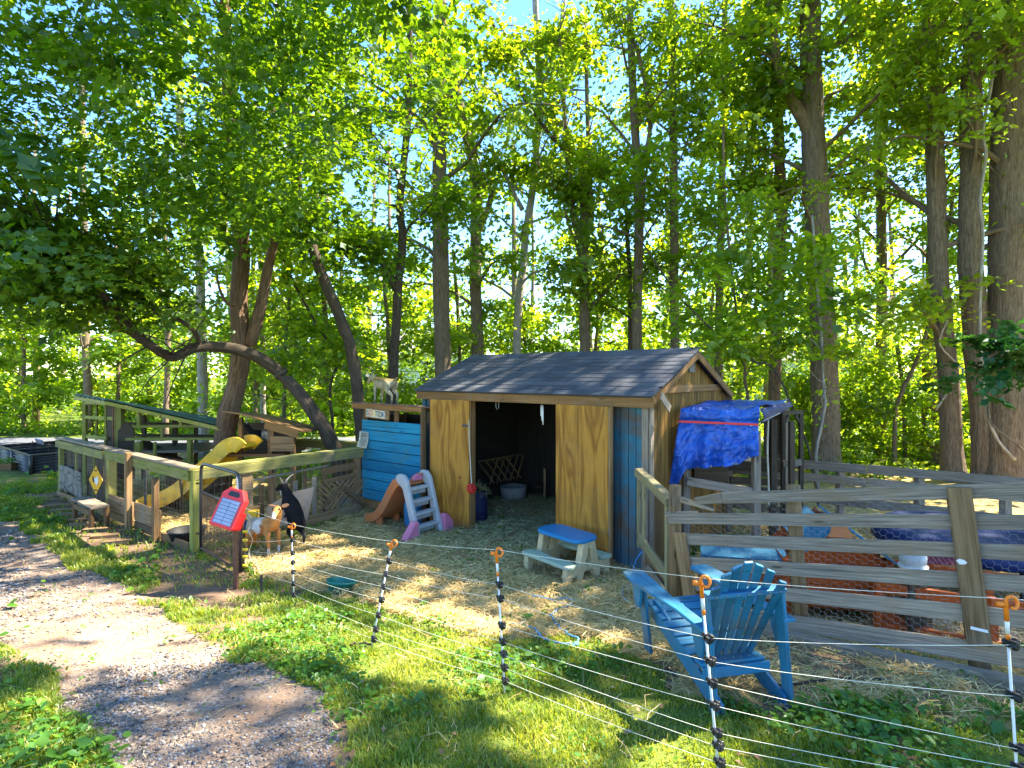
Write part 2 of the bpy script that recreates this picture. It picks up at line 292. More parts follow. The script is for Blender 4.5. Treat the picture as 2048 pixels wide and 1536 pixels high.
# ---------------------------------------------------------------- building helpers
WLOC = {}
class MB:
    def __init__(s): s.v = []; s.f = []; s.uv = []
    def add(s, vs, fs, uvs=None):
        b = len(s.v); s.v += [tuple(v) for v in vs]
        for i, f in enumerate(fs):
            s.f.append(tuple(b + k for k in f))
            s.uv.append(uvs[i] if uvs else [(vs[k][0] + vs[k][1] * .6, vs[k][2] + vs[k][1] * .3) for k in f])
        return s
    def beam(s, p0, p1, w, t, up=(0, 0, 1), w1=None, t1=None):
        """board from p0 to p1, w across, t along up"""
        p0 = Vector(p0); p1 = Vector(p1); d = (p1 - p0); L = d.length; d.normalize()
        u = Vector(up); sd = d.cross(u)
        if sd.length < 1e-4: sd = d.cross(Vector((1, 0, 0)))
        sd.normalize(); u = sd.cross(d).normalized()
        w1 = w if w1 is None else w1; t1 = t if t1 is None else t1
        vs = []
        for p, a, b in ((p0, w, t), (p1, w1, t1)):
            for i, j in ((-1, -1), (1, -1), (1, 1), (-1, 1)): vs.append(p + sd * (a * i / 2) + u * (b * j / 2))
        o, q = random.random() * 9, random.random() * 9
        fs = [(0, 1, 5, 4), (1, 2, 6, 5), (2, 3, 7, 6), (3, 0, 4, 7), (3, 2, 1, 0), (4, 5, 6, 7)]
        wd = [w, t, w, t]; uvs = []; acc = 0
        for k in range(4):
            uvs.append([(o, q + acc), (o, q + acc + wd[k]), (o + L, q + acc + wd[k]), (o + L, q + acc)]); acc += wd[k]
        e = [(o, q), (o + t * .4, q), (o + t * .4, q + w), (o, q + w)]; uvs += [e, e]
        return s.add(vs, fs, uvs)
    def box(s, c, sx, sy, sz, rz=0.0):
        c = Vector(c); d = Vector((math.cos(rz), math.sin(rz), 0)) * (sx / 2)
        return s.beam(c - d, c + d, sy, sz)
    def tube(s, pts, r, n=8, cap=True):
        pts = [Vector(p) for p in pts]; m = len(pts)
        rr = r if isinstance(r, (list, tuple)) else [r] * m
        vs = []; ref = None; Ls = [0]
        for i in range(m):
            a = pts[max(0, i - 1)]; b = pts[min(m - 1, i + 1)]; d = (b - a).normalized()
            if ref is None: ref = d.cross(Vector((0.31, 0.2, 0.93))); ref = ref if ref.length > 1e-3 else d.cross(Vector((1, 0, 0)))
            ref = (ref - d * ref.dot(d)).normalized(); bn = d.cross(ref)
            for k in range(n):
                an = 2 * math.pi * k / n; vs.append(pts[i] + (ref * math.cos(an) + bn * math.sin(an)) * rr[i])
            if i: Ls.append(Ls[-1] + (pts[i] - pts[i - 1]).length)
        fs = []; uvs = []; o = random.random() * 5
        for i in range(m - 1):
            for k in range(n):
                k2 = (k + 1) % n; fs.append((i * n + k, i * n + k2, (i + 1) * n + k2, (i + 1) * n + k))
                C = 2 * math.pi * max(rr[0], 0.01)
                uvs.append([(o + Ls[i], C * k / n), (o + Ls[i], C * (k + 1) / n), (o + Ls[i + 1], C * (k + 1) / n), (o + Ls[i + 1], C * k / n)])
        if cap:
            fs.append(tuple(reversed(range(n)))); uvs.append([(o + 0.1 * math.cos(k), 0.1 * math.sin(k)) for k in range(n)])
            fs.append(tuple((m - 1) * n + k for k in range(n))); uvs.append([(o + 0.1 * math.cos(k), 0.1 * math.sin(k)) for k in range(n)])
        return s.add(vs, fs, uvs)
    def prism(s, poly, org, ux, uy, th):
        org = Vector(org); ux = Vector(ux); uy = Vector(uy); nn = ux.cross(uy).normalized() * (th / 2); n = len(poly)
        vs = [org + ux * a + uy * b - nn for a, b in poly] + [org + ux * a + uy * b + nn for a, b in poly]
        fs = [tuple(reversed(range(n))), tuple(range(n, 2 * n))]
        uvs = [[poly[k] for k in reversed(range(n))], [poly[k] for k in range(n)]]
        for k in range(n):
            k2 = (k + 1) % n; fs.append((k, k2, n + k2, n + k)); a, b = poly[k], poly[k2]
            uvs.append([a, b, (b[0] + th, b[1]), (a[0] + th, a[1])])
        return s.add(vs, fs, uvs)
    def lathe(s, prof, c, n=20, ax=(0, 0, 1), close=True):
        c = Vector(c); ax = Vector(ax).normalized(); e1 = ax.orthogonal().normalized(); e2 = ax.cross(e1)
        vs = []
        for r, z in prof:
            for k in range(n):
                a = 2 * math.pi * k / n; vs.append(c + ax * z + (e1 * math.cos(a) + e2 * math.sin(a)) * r)
        m = len(prof); fs = []
        for i in range(m - 1):
            for k in range(n):
                k2 = (k + 1) % n; fs.append((i * n + k, i * n + k2, (i + 1) * n + k2, (i + 1) * n + k))
        if close: fs.append(tuple(reversed(range(n)))); fs.append(tuple((m - 1) * n + k for k in range(n)))
        return s.add(vs, fs)
    def grid(s, F, nu, nv, th=0.0):
        """surface F(u,v)->Vector, nu x nv cells; th thickens it downwards along the normal"""
        V = [[Vector(F(i / nu, j / nv)) for j in range(nv + 1)] for i in range(nu + 1)]
        vs = [V[i][j] for i in range(nu + 1) for j in range(nv + 1)]; W = nv + 1
        fs = [(i * W + j, (i + 1) * W + j, (i + 1) * W + j + 1, i * W + j + 1) for i in range(nu) for j in range(nv)]
        uvs = [[(i / nu, j / nv), ((i + 1) / nu, j / nv), ((i + 1) / nu, (j + 1) / nv), (i / nu, (j + 1) / nv)] for i in range(nu) for j in range(nv)]
        if th:
            n0 = len(vs); lo = []
            for i in range(nu + 1):
                for j in range(nv + 1):
                    a = V[min(i + 1, nu)][j] - V[max(i - 1, 0)][j]; b = V[i][min(j + 1, nv)] - V[i][max(j - 1, 0)]
                    nn = a.cross(b); nn = nn.normalized() if nn.length > 1e-9 else Vector((0, 0, 1)); lo.append(V[i][j] - nn * th)
            vs += lo; k = len(fs)
            for q in range(k): fs.append(tuple(n0 + x for x in reversed(fs[q]))); uvs.append(list(reversed(uvs[q])))
            edge = [(i, 0) for i in range(nu + 1)] + [(nu, j) for j in range(1, nv + 1)] + [(i, nv) for i in range(nu - 1, -1, -1)] + [(0, j) for j in range(nv - 1, 0, -1)]
            ids = [i * W + j for i, j in edge]
            for q in range(len(ids)):
                a, b = ids[q], ids[(q + 1) % len(ids)]; fs.append((b, a, n0 + a, n0 + b)); uvs.append([(0, 0), (.1, 0), (.1, .1), (0, .1)])
        return s.add(vs, fs, uvs)
    def mesh(s, name, mat, origin=(0, 0, 0), smooth=False):
        me = bpy.data.meshes.new(name); o = Vector(origin)
        me.from_pydata([Vector(v) - o for v in s.v], [], s.f)
        l = me.uv_layers.new(name="UVMap"); flat = [c for f in s.uv for p in f for c in p]
        l.data.foreach_set("uv", flat)
        me.materials.append(M[mat] if isinstance(mat, str) else mat)
        if smooth: me.polygons.foreach_set("use_smooth", [True] * len(me.polygons))
        me.update(); return me
    def build(s, name, mat, parent=None, smooth=False, bevel=0.0):
        vv = np.array([tuple(v) for v in s.v]); c = Vector(((vv.min(0) + vv.max(0)) / 2)); c.z = vv[:, 2].min()
        me = s.mesh(name, mat, c, smooth)
        return link(name, me, c, parent, bevel)
def link(name, me, wloc, parent=None, bevel=0.0, mw=None):
    o = bpy.data.objects.new(name, me); COL.objects.link(o); wloc = Vector(wloc)
    if parent is not None:
        o.parent = parent; pl = WLOC[parent.name]
    else: pl = Vector((0, 0, 0))
    if mw is not None:
        o.matrix_local = Matrix.Translation(-pl) @ mw; wloc = mw.translation.copy()
    else: o.location = wloc - pl
    WLOC[o.name] = wloc
    if bevel:
        b = o.modifiers.new("bevel", 'BEVEL'); b.width = bevel; b.segments = 1; b.limit_method = 'ANGLE'
    return o
def tag(o, label, cat, group=None, kind=None):
    o['label'] = label; o['category'] = cat
    if group: o['group'] = group
    if kind: o['kind'] = kind
    return o
def thing(name, label, cat, loc, group=None):
    o = bpy.data.objects.new(name, None); COL.objects.link(o); o.location = loc; o.empty_display_size = 0.1
    WLOC[o.name] = Vector(loc); return tag(o, label, cat, group)
def setting(o, kind='structure'):
    o['kind'] = kind; return o
def beam(name, mat, parent, p0, p1, w, t, up=(0, 0, 1), bevel=0.0, **k):
    return MB().beam(p0, p1, w, t, up, **k).build(name, mat, parent, False, bevel)
def tube(name, mat, parent, pts, r, n=8, smooth=True): return MB().tube(pts, r, n).build(name, mat, parent, smooth)
def V3(*a): return Vector(a)
def lerp(a, b, t): return a + (b - a) * t
def smoothpath(pts, k=4):
    """Catmull-Rom through the points"""
    pts = [np.array(tuple(p), float) for p in pts]; out = []
    for i in range(len(pts) - 1):
        p0 = pts[max(0, i - 1)]; p1 = pts[i]; p2 = pts[i + 1]; p3 = pts[min(len(pts) - 1, i + 2)]
        for j in range(k):
            t = j / k
            out.append(0.5 * (2 * p1 + (p2 - p0) * t + (2 * p0 - 5 * p1 + 4 * p2 - p3) * t * t + (3 * p1 - p0 - 3 * p2 + p3) * t ** 3))
    out.append(pts[-1]); return out
def text_mesh(txt, size, mat, name, parent, org, ux, uy, off=0.0, width=None):
    cu = bpy.data.curves.new("t", 'FONT'); cu.body = txt; cu.size = size; cu.align_x = 'CENTER'; cu.align_y = 'CENTER'; cu.extrude = 0.0012
    to = bpy.data.objects.new("t", cu); COL.objects.link(to); dg = bpy.context.evaluated_depsgraph_get()
    me = bpy.data.meshes.new_from_object(to.evaluated_get(dg)); bpy.data.objects.remove(to); bpy.data.curves.remove(cu)
    ux = Vector(ux).normalized(); uy = Vector(uy).normalized(); n = ux.cross(uy).normalized()
    sx = 1.0
    if width and len(me.vertices):
        xs = [v.co.x for v in me.vertices]; sx = width / max(1e-6, max(xs) - min(xs))
    mw = Matrix(((ux.x * sx, uy.x, n.x, 0), (ux.y * sx, uy.y, n.y, 0), (ux.z * sx, uy.z, n.z, 0), (0, 0, 0, 1))); mw.translation = Vector(org) + n * off
    me.name = name; me.materials.clear(); me.materials.append(M[mat])
    return link(name, me, org, parent, 0, mw)
def fast_mesh(name, verts, tris, mat, attrs=None, color=None, smooth=False):
    me = bpy.data.meshes.new(name); nv, nt = len(verts), len(tris)
    me.vertices.add(nv); me.vertices.foreach_set("co", np.ascontiguousarray(verts, np.float32).ravel())
    me.loops.add(nt * 3); me.loops.foreach_set("vertex_index", np.ascontiguousarray(tris, np.int32).ravel())
    me.polygons.add(nt); me.polygons.foreach_set("loop_start", np.arange(0, nt * 3, 3, dtype=np.int32))
    if smooth: me.polygons.foreach_set("use_smooth", np.ones(nt, bool))
    me.update(calc_edges=True)
    for k, a in (attrs or {}).items():
        at = me.attributes.new(k, 'FLOAT', 'POINT'); at.data.foreach_set("value", np.ascontiguousarray(a, np.float32))
    if color is not None:
        at = me.attributes.new("col", 'FLOAT_COLOR', 'POINT'); cc = np.ones((nv, 4), np.float32); cc[:, :3] = color
        at.data.foreach_set("color", cc.ravel())
    me.materials.append(M[mat]); return me
def frames(nrm, rng):
    n = nrm / np.linalg.norm(nrm, axis=1, keepdims=True); r = rng.normal(size=n.shape)
    t = np.cross(n, r); t /= np.linalg.norm(t, axis=1, keepdims=True) + 1e-9
    return t, np.cross(n, t), n
LEAF_S = (np.array([(0, -.5, 0), (-.34, 0.0, .07), (0, .55, -.10), (.34, 0.0, .07)]), np.array([(0, 2, 1), (0, 3, 2)]))
LEAF_O = (np.array([(0, -.5, 0), (-.30, -.18, .05), (-.27, .20, .04), (0, .5, -.08), (.27, .20, .04), (.30, -.18, .05), (0, 0, -.03)]), np.array([(0, 6, 1), (1, 6, 2), (2, 6, 3), (3, 6, 4), (4, 6, 5), (5, 6, 0)]))
LEAF_M = (np.array([(0, -.5, 0), (-.52, -.02, -.05), (-.2, .12, .07), (0, .58, -.12), (.2, .12, .07), (.52, -.02, -.05)]), np.array([(0, 5, 4), (0, 4, 3), (0, 3, 2), (0, 2, 1)]))
def leaves(name, C, size, nrm, tint, mat, shape=LEAF_S, rng=RNG):
    L, T = shape; a, b, n = frames(nrm, rng); k = len(L); N = len(C)
    V = C[:, None, :] + size[:, None, None] * (L[None, :, 0:1] * a[:, None, :] + L[None, :, 1:2] * b[:, None, :] + L[None, :, 2:3] * n[:, None, :])
    F = (T[None] + (np.arange(N) * k)[:, None, None]).reshape(-1, 3)
    return fast_mesh(name, V.reshape(-1, 3), F, mat, {"tint": np.repeat(tint, k)})

# ---------------------------------------------------------------- the ground: one sheet, with what covers it as masks
DRIVE = [(-900, 1020), (0, 1040), (70, 1085), (190, 1150), (330, 1215), (440, 1300), (520, 1345), (655, 1400), (660, 1450), (710, 1560), (760, 1800), (800, 2600),
         (100, 2600), (180, 1800), (215, 1545), (150, 1440), (105, 1360), (60, 1320), (0, 1295), (-300, 1290), (-900, 1250)]
STRAW = [(470, 1120), (560, 1085), (620, 1055), (725, 1030), (850, 1030), (930, 960), (1180, 960), (1240, 1100), (1300, 1130), (1370, 1235), (1400, 1270), (1330, 1310),
         (1250, 1295), (1100, 1285), (960, 1262), (800, 1235), (700, 1200), (560, 1168), (490, 1150)]
BARE = [(1230, 1290), (1420, 1250), (1530, 1270), (2600, 1480), (2600, 1560), (2050, 1455), (1880, 1440), (1750, 1410), (1560, 1440), (1400, 1405), (1300, 1335)]
PEN = [(125, 985), (390, 1100), (600, 1062), (725, 1015), (720, 940), (430, 940), (130, 925)]
RUN = [(1365, 1215), (2300, 1420), (2600, 1000), (2048, 940), (1450, 940)]
STEP = [(50, 985), (125, 990), (400, 1105), (505, 1160), (450, 1215), (330, 1190), (225, 1120), (110, 1045)]
def masks(X, Y, Z):
    px, py = pix(X, Y, Z); n1 = vnoise(X, Y, 1.3, 1); n2 = vnoise(X, Y, 4.0, 2); n3 = vnoise(X, Y, 11.0, 3)
    j = (n2 - .5) * 60 + (n3 - .5) * 34; k = (n1 - .5) * 40 + (n3 - .5) * 24
    qx, qy = px + j, py + k * np.clip((py - 850) / 350, .15, 1)
    dr = in_poly(qx, qy, DRIVE); st = in_poly(qx, qy, STRAW) & ~dr; ba = in_poly(qx, qy, BARE) & ~dr & ~st
    pen = in_poly(px, py, PEN); run = in_poly(px, py, RUN); stp = in_poly(qx, qy, STEP) & ~dr
    front = Y < 13.5
    gr = front & ~dr & ~st & ~ba & ~pen & ~run
    g = np.where(gr, np.clip(.50 + (n1 - .42) * 1.7 + (n2 - .5) * .5, 0, 1), 0.0); strip = in_poly(px, py, [(520, 1215), (760, 1245), (1000, 1290), (1330, 1335), (1430, 1440), (1450, 1700), (720, 1700), (690, 1420), (560, 1330)]); g = np.where(strip & gr, np.clip(g, .42 + .4 * n2, 1), g); g = np.where(stp, g * .10, g)
    lawn = (Y > 9) & (X > 3) & ~run
    g = np.where(lawn, .9, g); g = np.where((Y >= 13.5) & ~lawn, np.where(Y > 23, .9, .25 + .35 * n1), g)
    s = np.where(st, 1.0, 0.0); s = np.where(ba, .34 + .5 * (n2 > .5), s); s = np.where(pen | run, .35 + .5 * n2, s)
    v = np.where(dr, 1.0, 0.0)
    return g, s, v, px, py
def stretch(core, far, k=1.22):
    a = [core[0]]; st = core[1] - core[0]
    while a[0] > -far: st *= k; a.insert(0, a[0] - st)
    b = list(core[1:]); st = core[1] - core[0]
    while b[-1] < far: st *= k; b.append(b[-1] + st)
    return np.array(a + b)
gx = stretch(np.arange(-12, 8.01, .075), 260); gy = stretch(np.arange(1.4, 14, .075), 300); gy = gy[gy > -40]
GX, GY = np.meshgrid(gx, gy, indexing='ij'); BASEZ = GZ(GY)
mg, ms, mv, _, _ = masks(GX, np.maximum(GY, 1.3), BASEZ)
mg = np.where(GY < 1.3, .6, mg)
rise = np.clip((GY - 45) / 60, 0, 1) ** 1.5 * 1.5
GZZ = BASEZ + (vnoise(GX, GY, 1.1, 5) - .5) * .05 + (vnoise(GX, GY, 5, 6) - .5) * .018 + ms * (.015 + .03 * vnoise(GX, GY, 3.3, 8)) + mg * .012 + rise
def ground_z(x, y):
    i = np.clip(np.searchsorted(gx, x) - 1, 0, len(gx) - 2); j = np.clip(np.searchsorted(gy, y) - 1, 0, len(gy) - 2)
    fx = (x - gx[i]) / (gx[i + 1] - gx[i]); fy = (y - gy[j]) / (gy[j + 1] - gy[j])
    return (GZZ[i, j] * (1 - fx) + GZZ[i + 1, j] * fx) * (1 - fy) + (GZZ[i, j + 1] * (1 - fx) + GZZ[i + 1, j + 1] * fx) * fy
def groundmat():
    m, nt, out = newmat('yard_ground'); tc = nd(nt, "ShaderNodeNewGeometry"); pos = tc.outputs["Position"]
    a = {k: nd(nt, "ShaderNodeAttribute", attribute_name=k).outputs["Fac"] for k in ("mg", "ms", "mv")}
    n1 = tonoise(nt, pos, 2.2, 8, 0.7); n2 = tonoise(nt, pos, 28, 6, 0.75); n3 = tonoise(nt, pos, 90, 4, 0.7)
    dirt = ramp(nt, n2, [(0.3, (0.11, 0.068, 0.042)), (0.7, (0.28, 0.19, 0.125))])
    vo = nd(nt, "ShaderNodeTexVoronoi", i_Scale=55.0, i_Randomness=1.0); nt.links.new(pos, vo.inputs["Vector"])
    stone = ramp(nt, vo.outputs["Color"], [(0.1, (0.09, 0.08, 0.072)), (0.5, (0.24, 0.20, 0.165)), (0.95, (0.44, 0.385, 0.33))])
    sand = ramp(nt, n2, [(0.3, (0.16, 0.105, 0.072)), (0.7, (0.29, 0.20, 0.14))])
    gravel = mixc(nt, ramp(nt, n1, [(0.42, (0, 0, 0)), (0.62, (.85,) * 3)]), sand, stone)
    green = ramp(nt, n2, [(0.3, (0.05, 0.09, 0.012)), (0.7, (0.17, 0.20, 0.04))])
    mp = nd(nt, "ShaderNodeMapping"); mp.inputs["Scale"].default_value = (60, 18, 1); nt.links.new(pos, mp.inputs[0])
    sn = tonoise(nt, mp.outputs[0], 1.0, 5, 0.7, 2.0)
    straw = ramp(nt, sn, [(0.3, (0.20, 0.135, 0.045)), (0.55, (0.42, 0.31, 0.12)), (0.75, (0.56, 0.44, 0.20))])
    def soft(f):
        ad = nd(nt, "ShaderNodeMath", operation='ADD'); nt.links.new(f, ad.inputs[0]); nt.links.new(n2, ad.inputs[1])
        return ramp(nt, ad.outputs[0], [(0.85, (0, 0, 0)), (1.12, (1, 1, 1))])
    c = mixc(nt, soft(a["mv"]), dirt, gravel); c = mixc(nt, soft(a["mg"]), c, green); c = mixc(nt, soft(a["ms"]), c, straw)
    hb = mixc(nt, 0.5, n3, vo.outputs["Distance"])
    principled(nt, out, c, 0.95, 0.1, hb, 0.5, 0.02); return m
M['ground'] = groundmat()
nX, nY = GX.shape
vid = np.arange(nX * nY).reshape(nX, nY)
q = np.stack([vid[:-1, :-1], vid[1:, :-1], vid[1:, 1:], vid[:-1, 1:]], -1).reshape(-1, 4)
me = fast_mesh("ground", np.stack([GX, GY, GZZ], -1).reshape(-1, 3), np.concatenate([q[:, [0, 1, 2]], q[:, [0, 2, 3]]]), 'ground',
               {"mg": mg.ravel(), "ms": ms.ravel(), "mv": mv.ravel()}, smooth=True)
setting(link("ground", me, (0, 0, 0)))
# road beyond the yard, running off behind the woods
mb = MB(); rp = smoothpath([(-90, 22.5, 0), (-40, 20.6, 0), (-14, 20.0, 0), (-4, 20.6, 0), (3, 23.5, 0), (9, 30, 0), (12, 42, 0)], 6); vs = []
for i, p in enumerate(rp):
    d = rp[min(i + 1, len(rp) - 1)] - rp[max(i - 1, 0)]; nn = np.array([-d[1], d[0], 0]); nn /= np.linalg.norm(nn)
    for o, z in ((-2.0, .02), (-1.9, .06), (1.9, .06), (2.0, .02)): vs.append(Vector(p + nn * o) + Vector((0, 0, z)))
mb.add(vs, [(4 * i + k, 4 * i + 4 + k, 4 * i + 5 + k, 4 * i + 1 + k) for i in range(len(rp) - 1) for k in range(3)][::1])
o = mb.build("road", 'asphalt'); setting(o)

# ---------------------------------------------------------------- trees
LIT = [[(-150, 1165), (60, 1185), (150, 1160), (330, 1180), (440, 1215), (600, 1235), (540, 1290), (440, 1335), (330, 1365), (200, 1345), (150, 1375), (60, 1335), (-150, 1300)],
       [(420, 1185), (640, 1200), (760, 1255), (900, 1270), (1020, 1300), (1070, 1360), (1000, 1405), (860, 1395), (700, 1355), (560, 1320), (470, 1280)],
       [(580, 1080), (700, 1068), (800, 1092), (700, 1130), (590, 1135)], [(450, 1130), (600, 1118), (640, 1150), (500, 1170)],
       [(720, 1218), (900, 1222), (1010, 1255), (980, 1295), (850, 1278)], [(1000, 1395), (1150, 1395), (1300, 1440), (1440, 1500), (1420, 1720), (1000, 1720), (960, 1480)],
       [(-60, 1420), (60, 1440), (60, 1600), (-60, 1600)], [(1260, 1335), (1350, 1335), (1370, 1385), (1290, 1390)],
       [(310, 1040), (420, 1030), (430, 1085), (330, 1105)], [(430, 960), (520, 950), (540, 985), (440, 990)], [(1090, 1270), (1240, 1270), (1260, 1300), (1100, 1300)],
       [(1950, 1430), (2100, 1440), (2100, 1520), (1960, 1500)], [(60, 985), (180, 1040), (330, 1120), (420, 1150), (300, 1140), (140, 1080)]]
def lit_mask(C):
    """true for leaves that would throw their shadow on one of the sunny places of the yard: gaps cut into the crowns so sun falls there"""
    h = (C[:, 2] - .2) / SUN[2]; X = C[:, 0] - SUN[0] * h; Y = C[:, 1] - SUN[1] * h
    gz_ = np.where(Y < 7, GZ(np.clip(Y, 1.6, 7)), 0.0); ok = (Y > 1.7) & (C[:, 2] > .5)
    px, py = pix(X, np.maximum(Y, 1.7), gz_); n = vnoise(X, Y, 2.2, 21); n2 = vnoise(X, Y, 7, 22)
    px = px + (n - .5) * 90; py = py + (n2 - .5) * 30; m = np.zeros(len(C), bool)
    for pl in LIT: m |= in_poly(px, py, pl)
    return m & ok & (n2 < .86)
def clean_leaves(C, low=660, keep=None):
    px, py = pix(C[:, 0], np.maximum(C[:, 1], .3), C[:, 2])
    bad = lit_mask(C)
    bad |= (C[:, 1] < 11.3) & (py > low) & (C[:, 1] > .3)
    bad |= (C[:, 1] < 4.5) & (C[:, 1] > -2) & (py > -250)
    if keep is not None: bad |= ~keep(px, py, C)
    return ~bad
def clusters(pts, per, rc, size, rng, flat=.38):
    """leaf sprays: flat fans of leaves on a few twigs, each spray with its own tilt, size and tone"""
    pts = np.asarray(pts); N = len(pts); nrm0 = np.array([0, 0, 1.0]) + rng.normal(size=(N, 3)) * .48; a, b, n = frames(nrm0, rng)
    w = np.clip(rng.gamma(1.6, .62, N), .15, 2.6); cnt = np.maximum(3, (per * w).astype(int)); I = np.repeat(np.arange(N), cnt); K = len(I)
    ang = np.round(rng.uniform(-2, 2, K)) * .55 + rng.normal(0, .12, K); t = rng.uniform(.05, 1, K) ** .7 * (rc * 2.1 * np.sqrt(np.clip(w, .5, 2)))[I]
    d = np.cos(ang)[:, None] * a[I] + np.sin(ang)[:, None] * b[I]
    C = pts[I] + d * t[:, None] + rng.normal(size=(K, 3)) * rc * np.array([.16, .16, .16]) - np.array([0, 0, 1.0]) * (t * t * .35)[:, None] - (a[I] * rc * .7)
    nrm = n[I] + rng.normal(size=(K, 3)) * .34 + d * .25
    sz = size * rng.lognormal(0, .22, N)[I] * rng.uniform(.7, 1.25, K); tint = np.clip(rng.normal(.48, .26, N)[I] + rng.normal(0, .10, K), 0, 1)
    return C, sz, nrm, tint
def branchset(path, rr, H0, H1, nb, blen, rng, mb, el=(25, 55), twigs=4):
    """limbs along a trunk path; returns the points that carry leaves"""
    zs = path[:, 2]; pts = []; ga = rng.uniform(0, 6.28)
    for i in range(nb):
        h = H0 + (H1 - H0) * ((i + rng.uniform(0, .9)) / nb); k = int(np.clip(np.searchsorted(zs, h), 1, len(zs) - 1))
        t = np.clip((h - zs[k - 1]) / max(1e-3, zs[k] - zs[k - 1]), 0, 1); p = path[k - 1] * (1 - t) + path[k] * t; r = rr[k]
        ga += 2.399 + rng.uniform(-.5, .5); e = R(rng.uniform(*el)); L = blen * rng.uniform(.55, 1.2) * (1.0 - .45 * max(0, (h - H0) / (H1 - H0)) ** 2)
        d = np.array([math.cos(ga) * math.cos(e), math.sin(ga) * math.cos(e), math.sin(e)]); pp = [p]; dd = d.copy()
        for s in range(4):
            dd = dd + rng.normal(size=3) * .16 + np.array([0, 0, -.07 * s]); dd /= np.linalg.norm(dd); pp.append(pp[-1] + dd * L / 4)
        r0 = min(r * .42, .012 + .016 * L); mb.tube(pp, [r0 * (1 - .2 * s) for s in range(5)], 5, False)
        pts += [pp[2] * .4 + pp[3] * .6, pp[3], pp[3] * .5 + pp[4] * .5, pp[4]]
        for s in range(twigs):
            b = pp[1 + s % 4]; a = b + (pp[min(4, 2 + s % 4)] - b) * rng.uniform(0, .8); td = dd * .5 + rng.normal(size=3) * np.array([.8, .8, .35]); td /= np.linalg.norm(td)
            tl = L * rng.uniform(.22, .42); q = a + td * tl * .55; q2 = q + (td + np.array([0, 0, -.15])) * tl * .45
            mb.tube([a, q, q2], [r0 * .35, r0 * .25, r0 * .1], 4, False); pts += [q, q2, (q + q2) / 2]
    return pts
def trunk_mesh(path, rr, mb, rng, n=12):
    m = len(path); off = rng.normal(size=(m, 3)) * np.array([.010, .010, 0])
    pp = np.array([path[i] + off[i] for i in range(m)]); rr = np.array([rr[i] * (1 + rng.normal() * .035) for i in range(m)])
    if n <= 12: mb.tube(list(pp), list(rr), n); return
    L = np.concatenate([[0], np.cumsum(np.linalg.norm(np.diff(pp, axis=0), axis=1))]); q = np.arange(0, min(L[-1], 15.5), .20)   # furrowed bark near the eye
    C = np.stack([np.interp(q, L, pp[:, k]) for k in range(3)], 1); rq = np.interp(q, L, rr); n = 44; th = np.linspace(0, 2 * np.pi, n, endpoint=False); ph = rng.uniform(0, 6.28, 8)
    rid = sum(np.abs(np.sin(k * .5 * th[None] + ph[i] + 1.6 * np.sin(q[:, None] * w + ph[i + 3]) + .4 * np.sin(q[:, None] * 3.1 * w))) / 3 for i, (k, w) in enumerate(((14, .9), (22, 1.3), (30, 1.7))))
    big = np.sin(2 * th[None] + ph[6] + q[:, None] * .3) * .04 + np.sin(3 * th[None] + ph[7] - q[:, None] * .5) * .03
    but = np.exp(-q / .45)[:, None] * np.sin(5 * th[None] + ph[2]) * .10
    Rr = rq[:, None] * (.93 + .13 * rid + big + but) + rng.normal(size=rid.shape) * rq[:, None] * .012
    V = np.stack([C[:, 0:1] + np.cos(th)[None] * Rr, C[:, 1:2] + np.sin(th)[None] * Rr, np.repeat(C[:, 2:3], n, 1)], -1).reshape(-1, 3); cr = 2 * math.pi * rq[0]
    fs = []; uv = []
    for i in range(len(q) - 1):
        for k in range(n):
            k2 = (k + 1) % n; fs.append((i * n + k, i * n + k2, (i + 1) * n + k2, (i + 1) * n + k)); uv.append([(q[i], cr * k / n), (q[i], cr * (k + 1) / n), (q[i + 1], cr * (k + 1) / n), (q[i + 1], cr * k / n)])
    mb.add([tuple(v) for v in V], fs, uv)
    j = int(np.searchsorted(L, q[-1])); tail = [C[-1]] + list(pp[j:]); tr_ = [rq[-1]] + list(rr[j:])
    if len(tail) > 1: mb.tube(tail, tr_, 10)
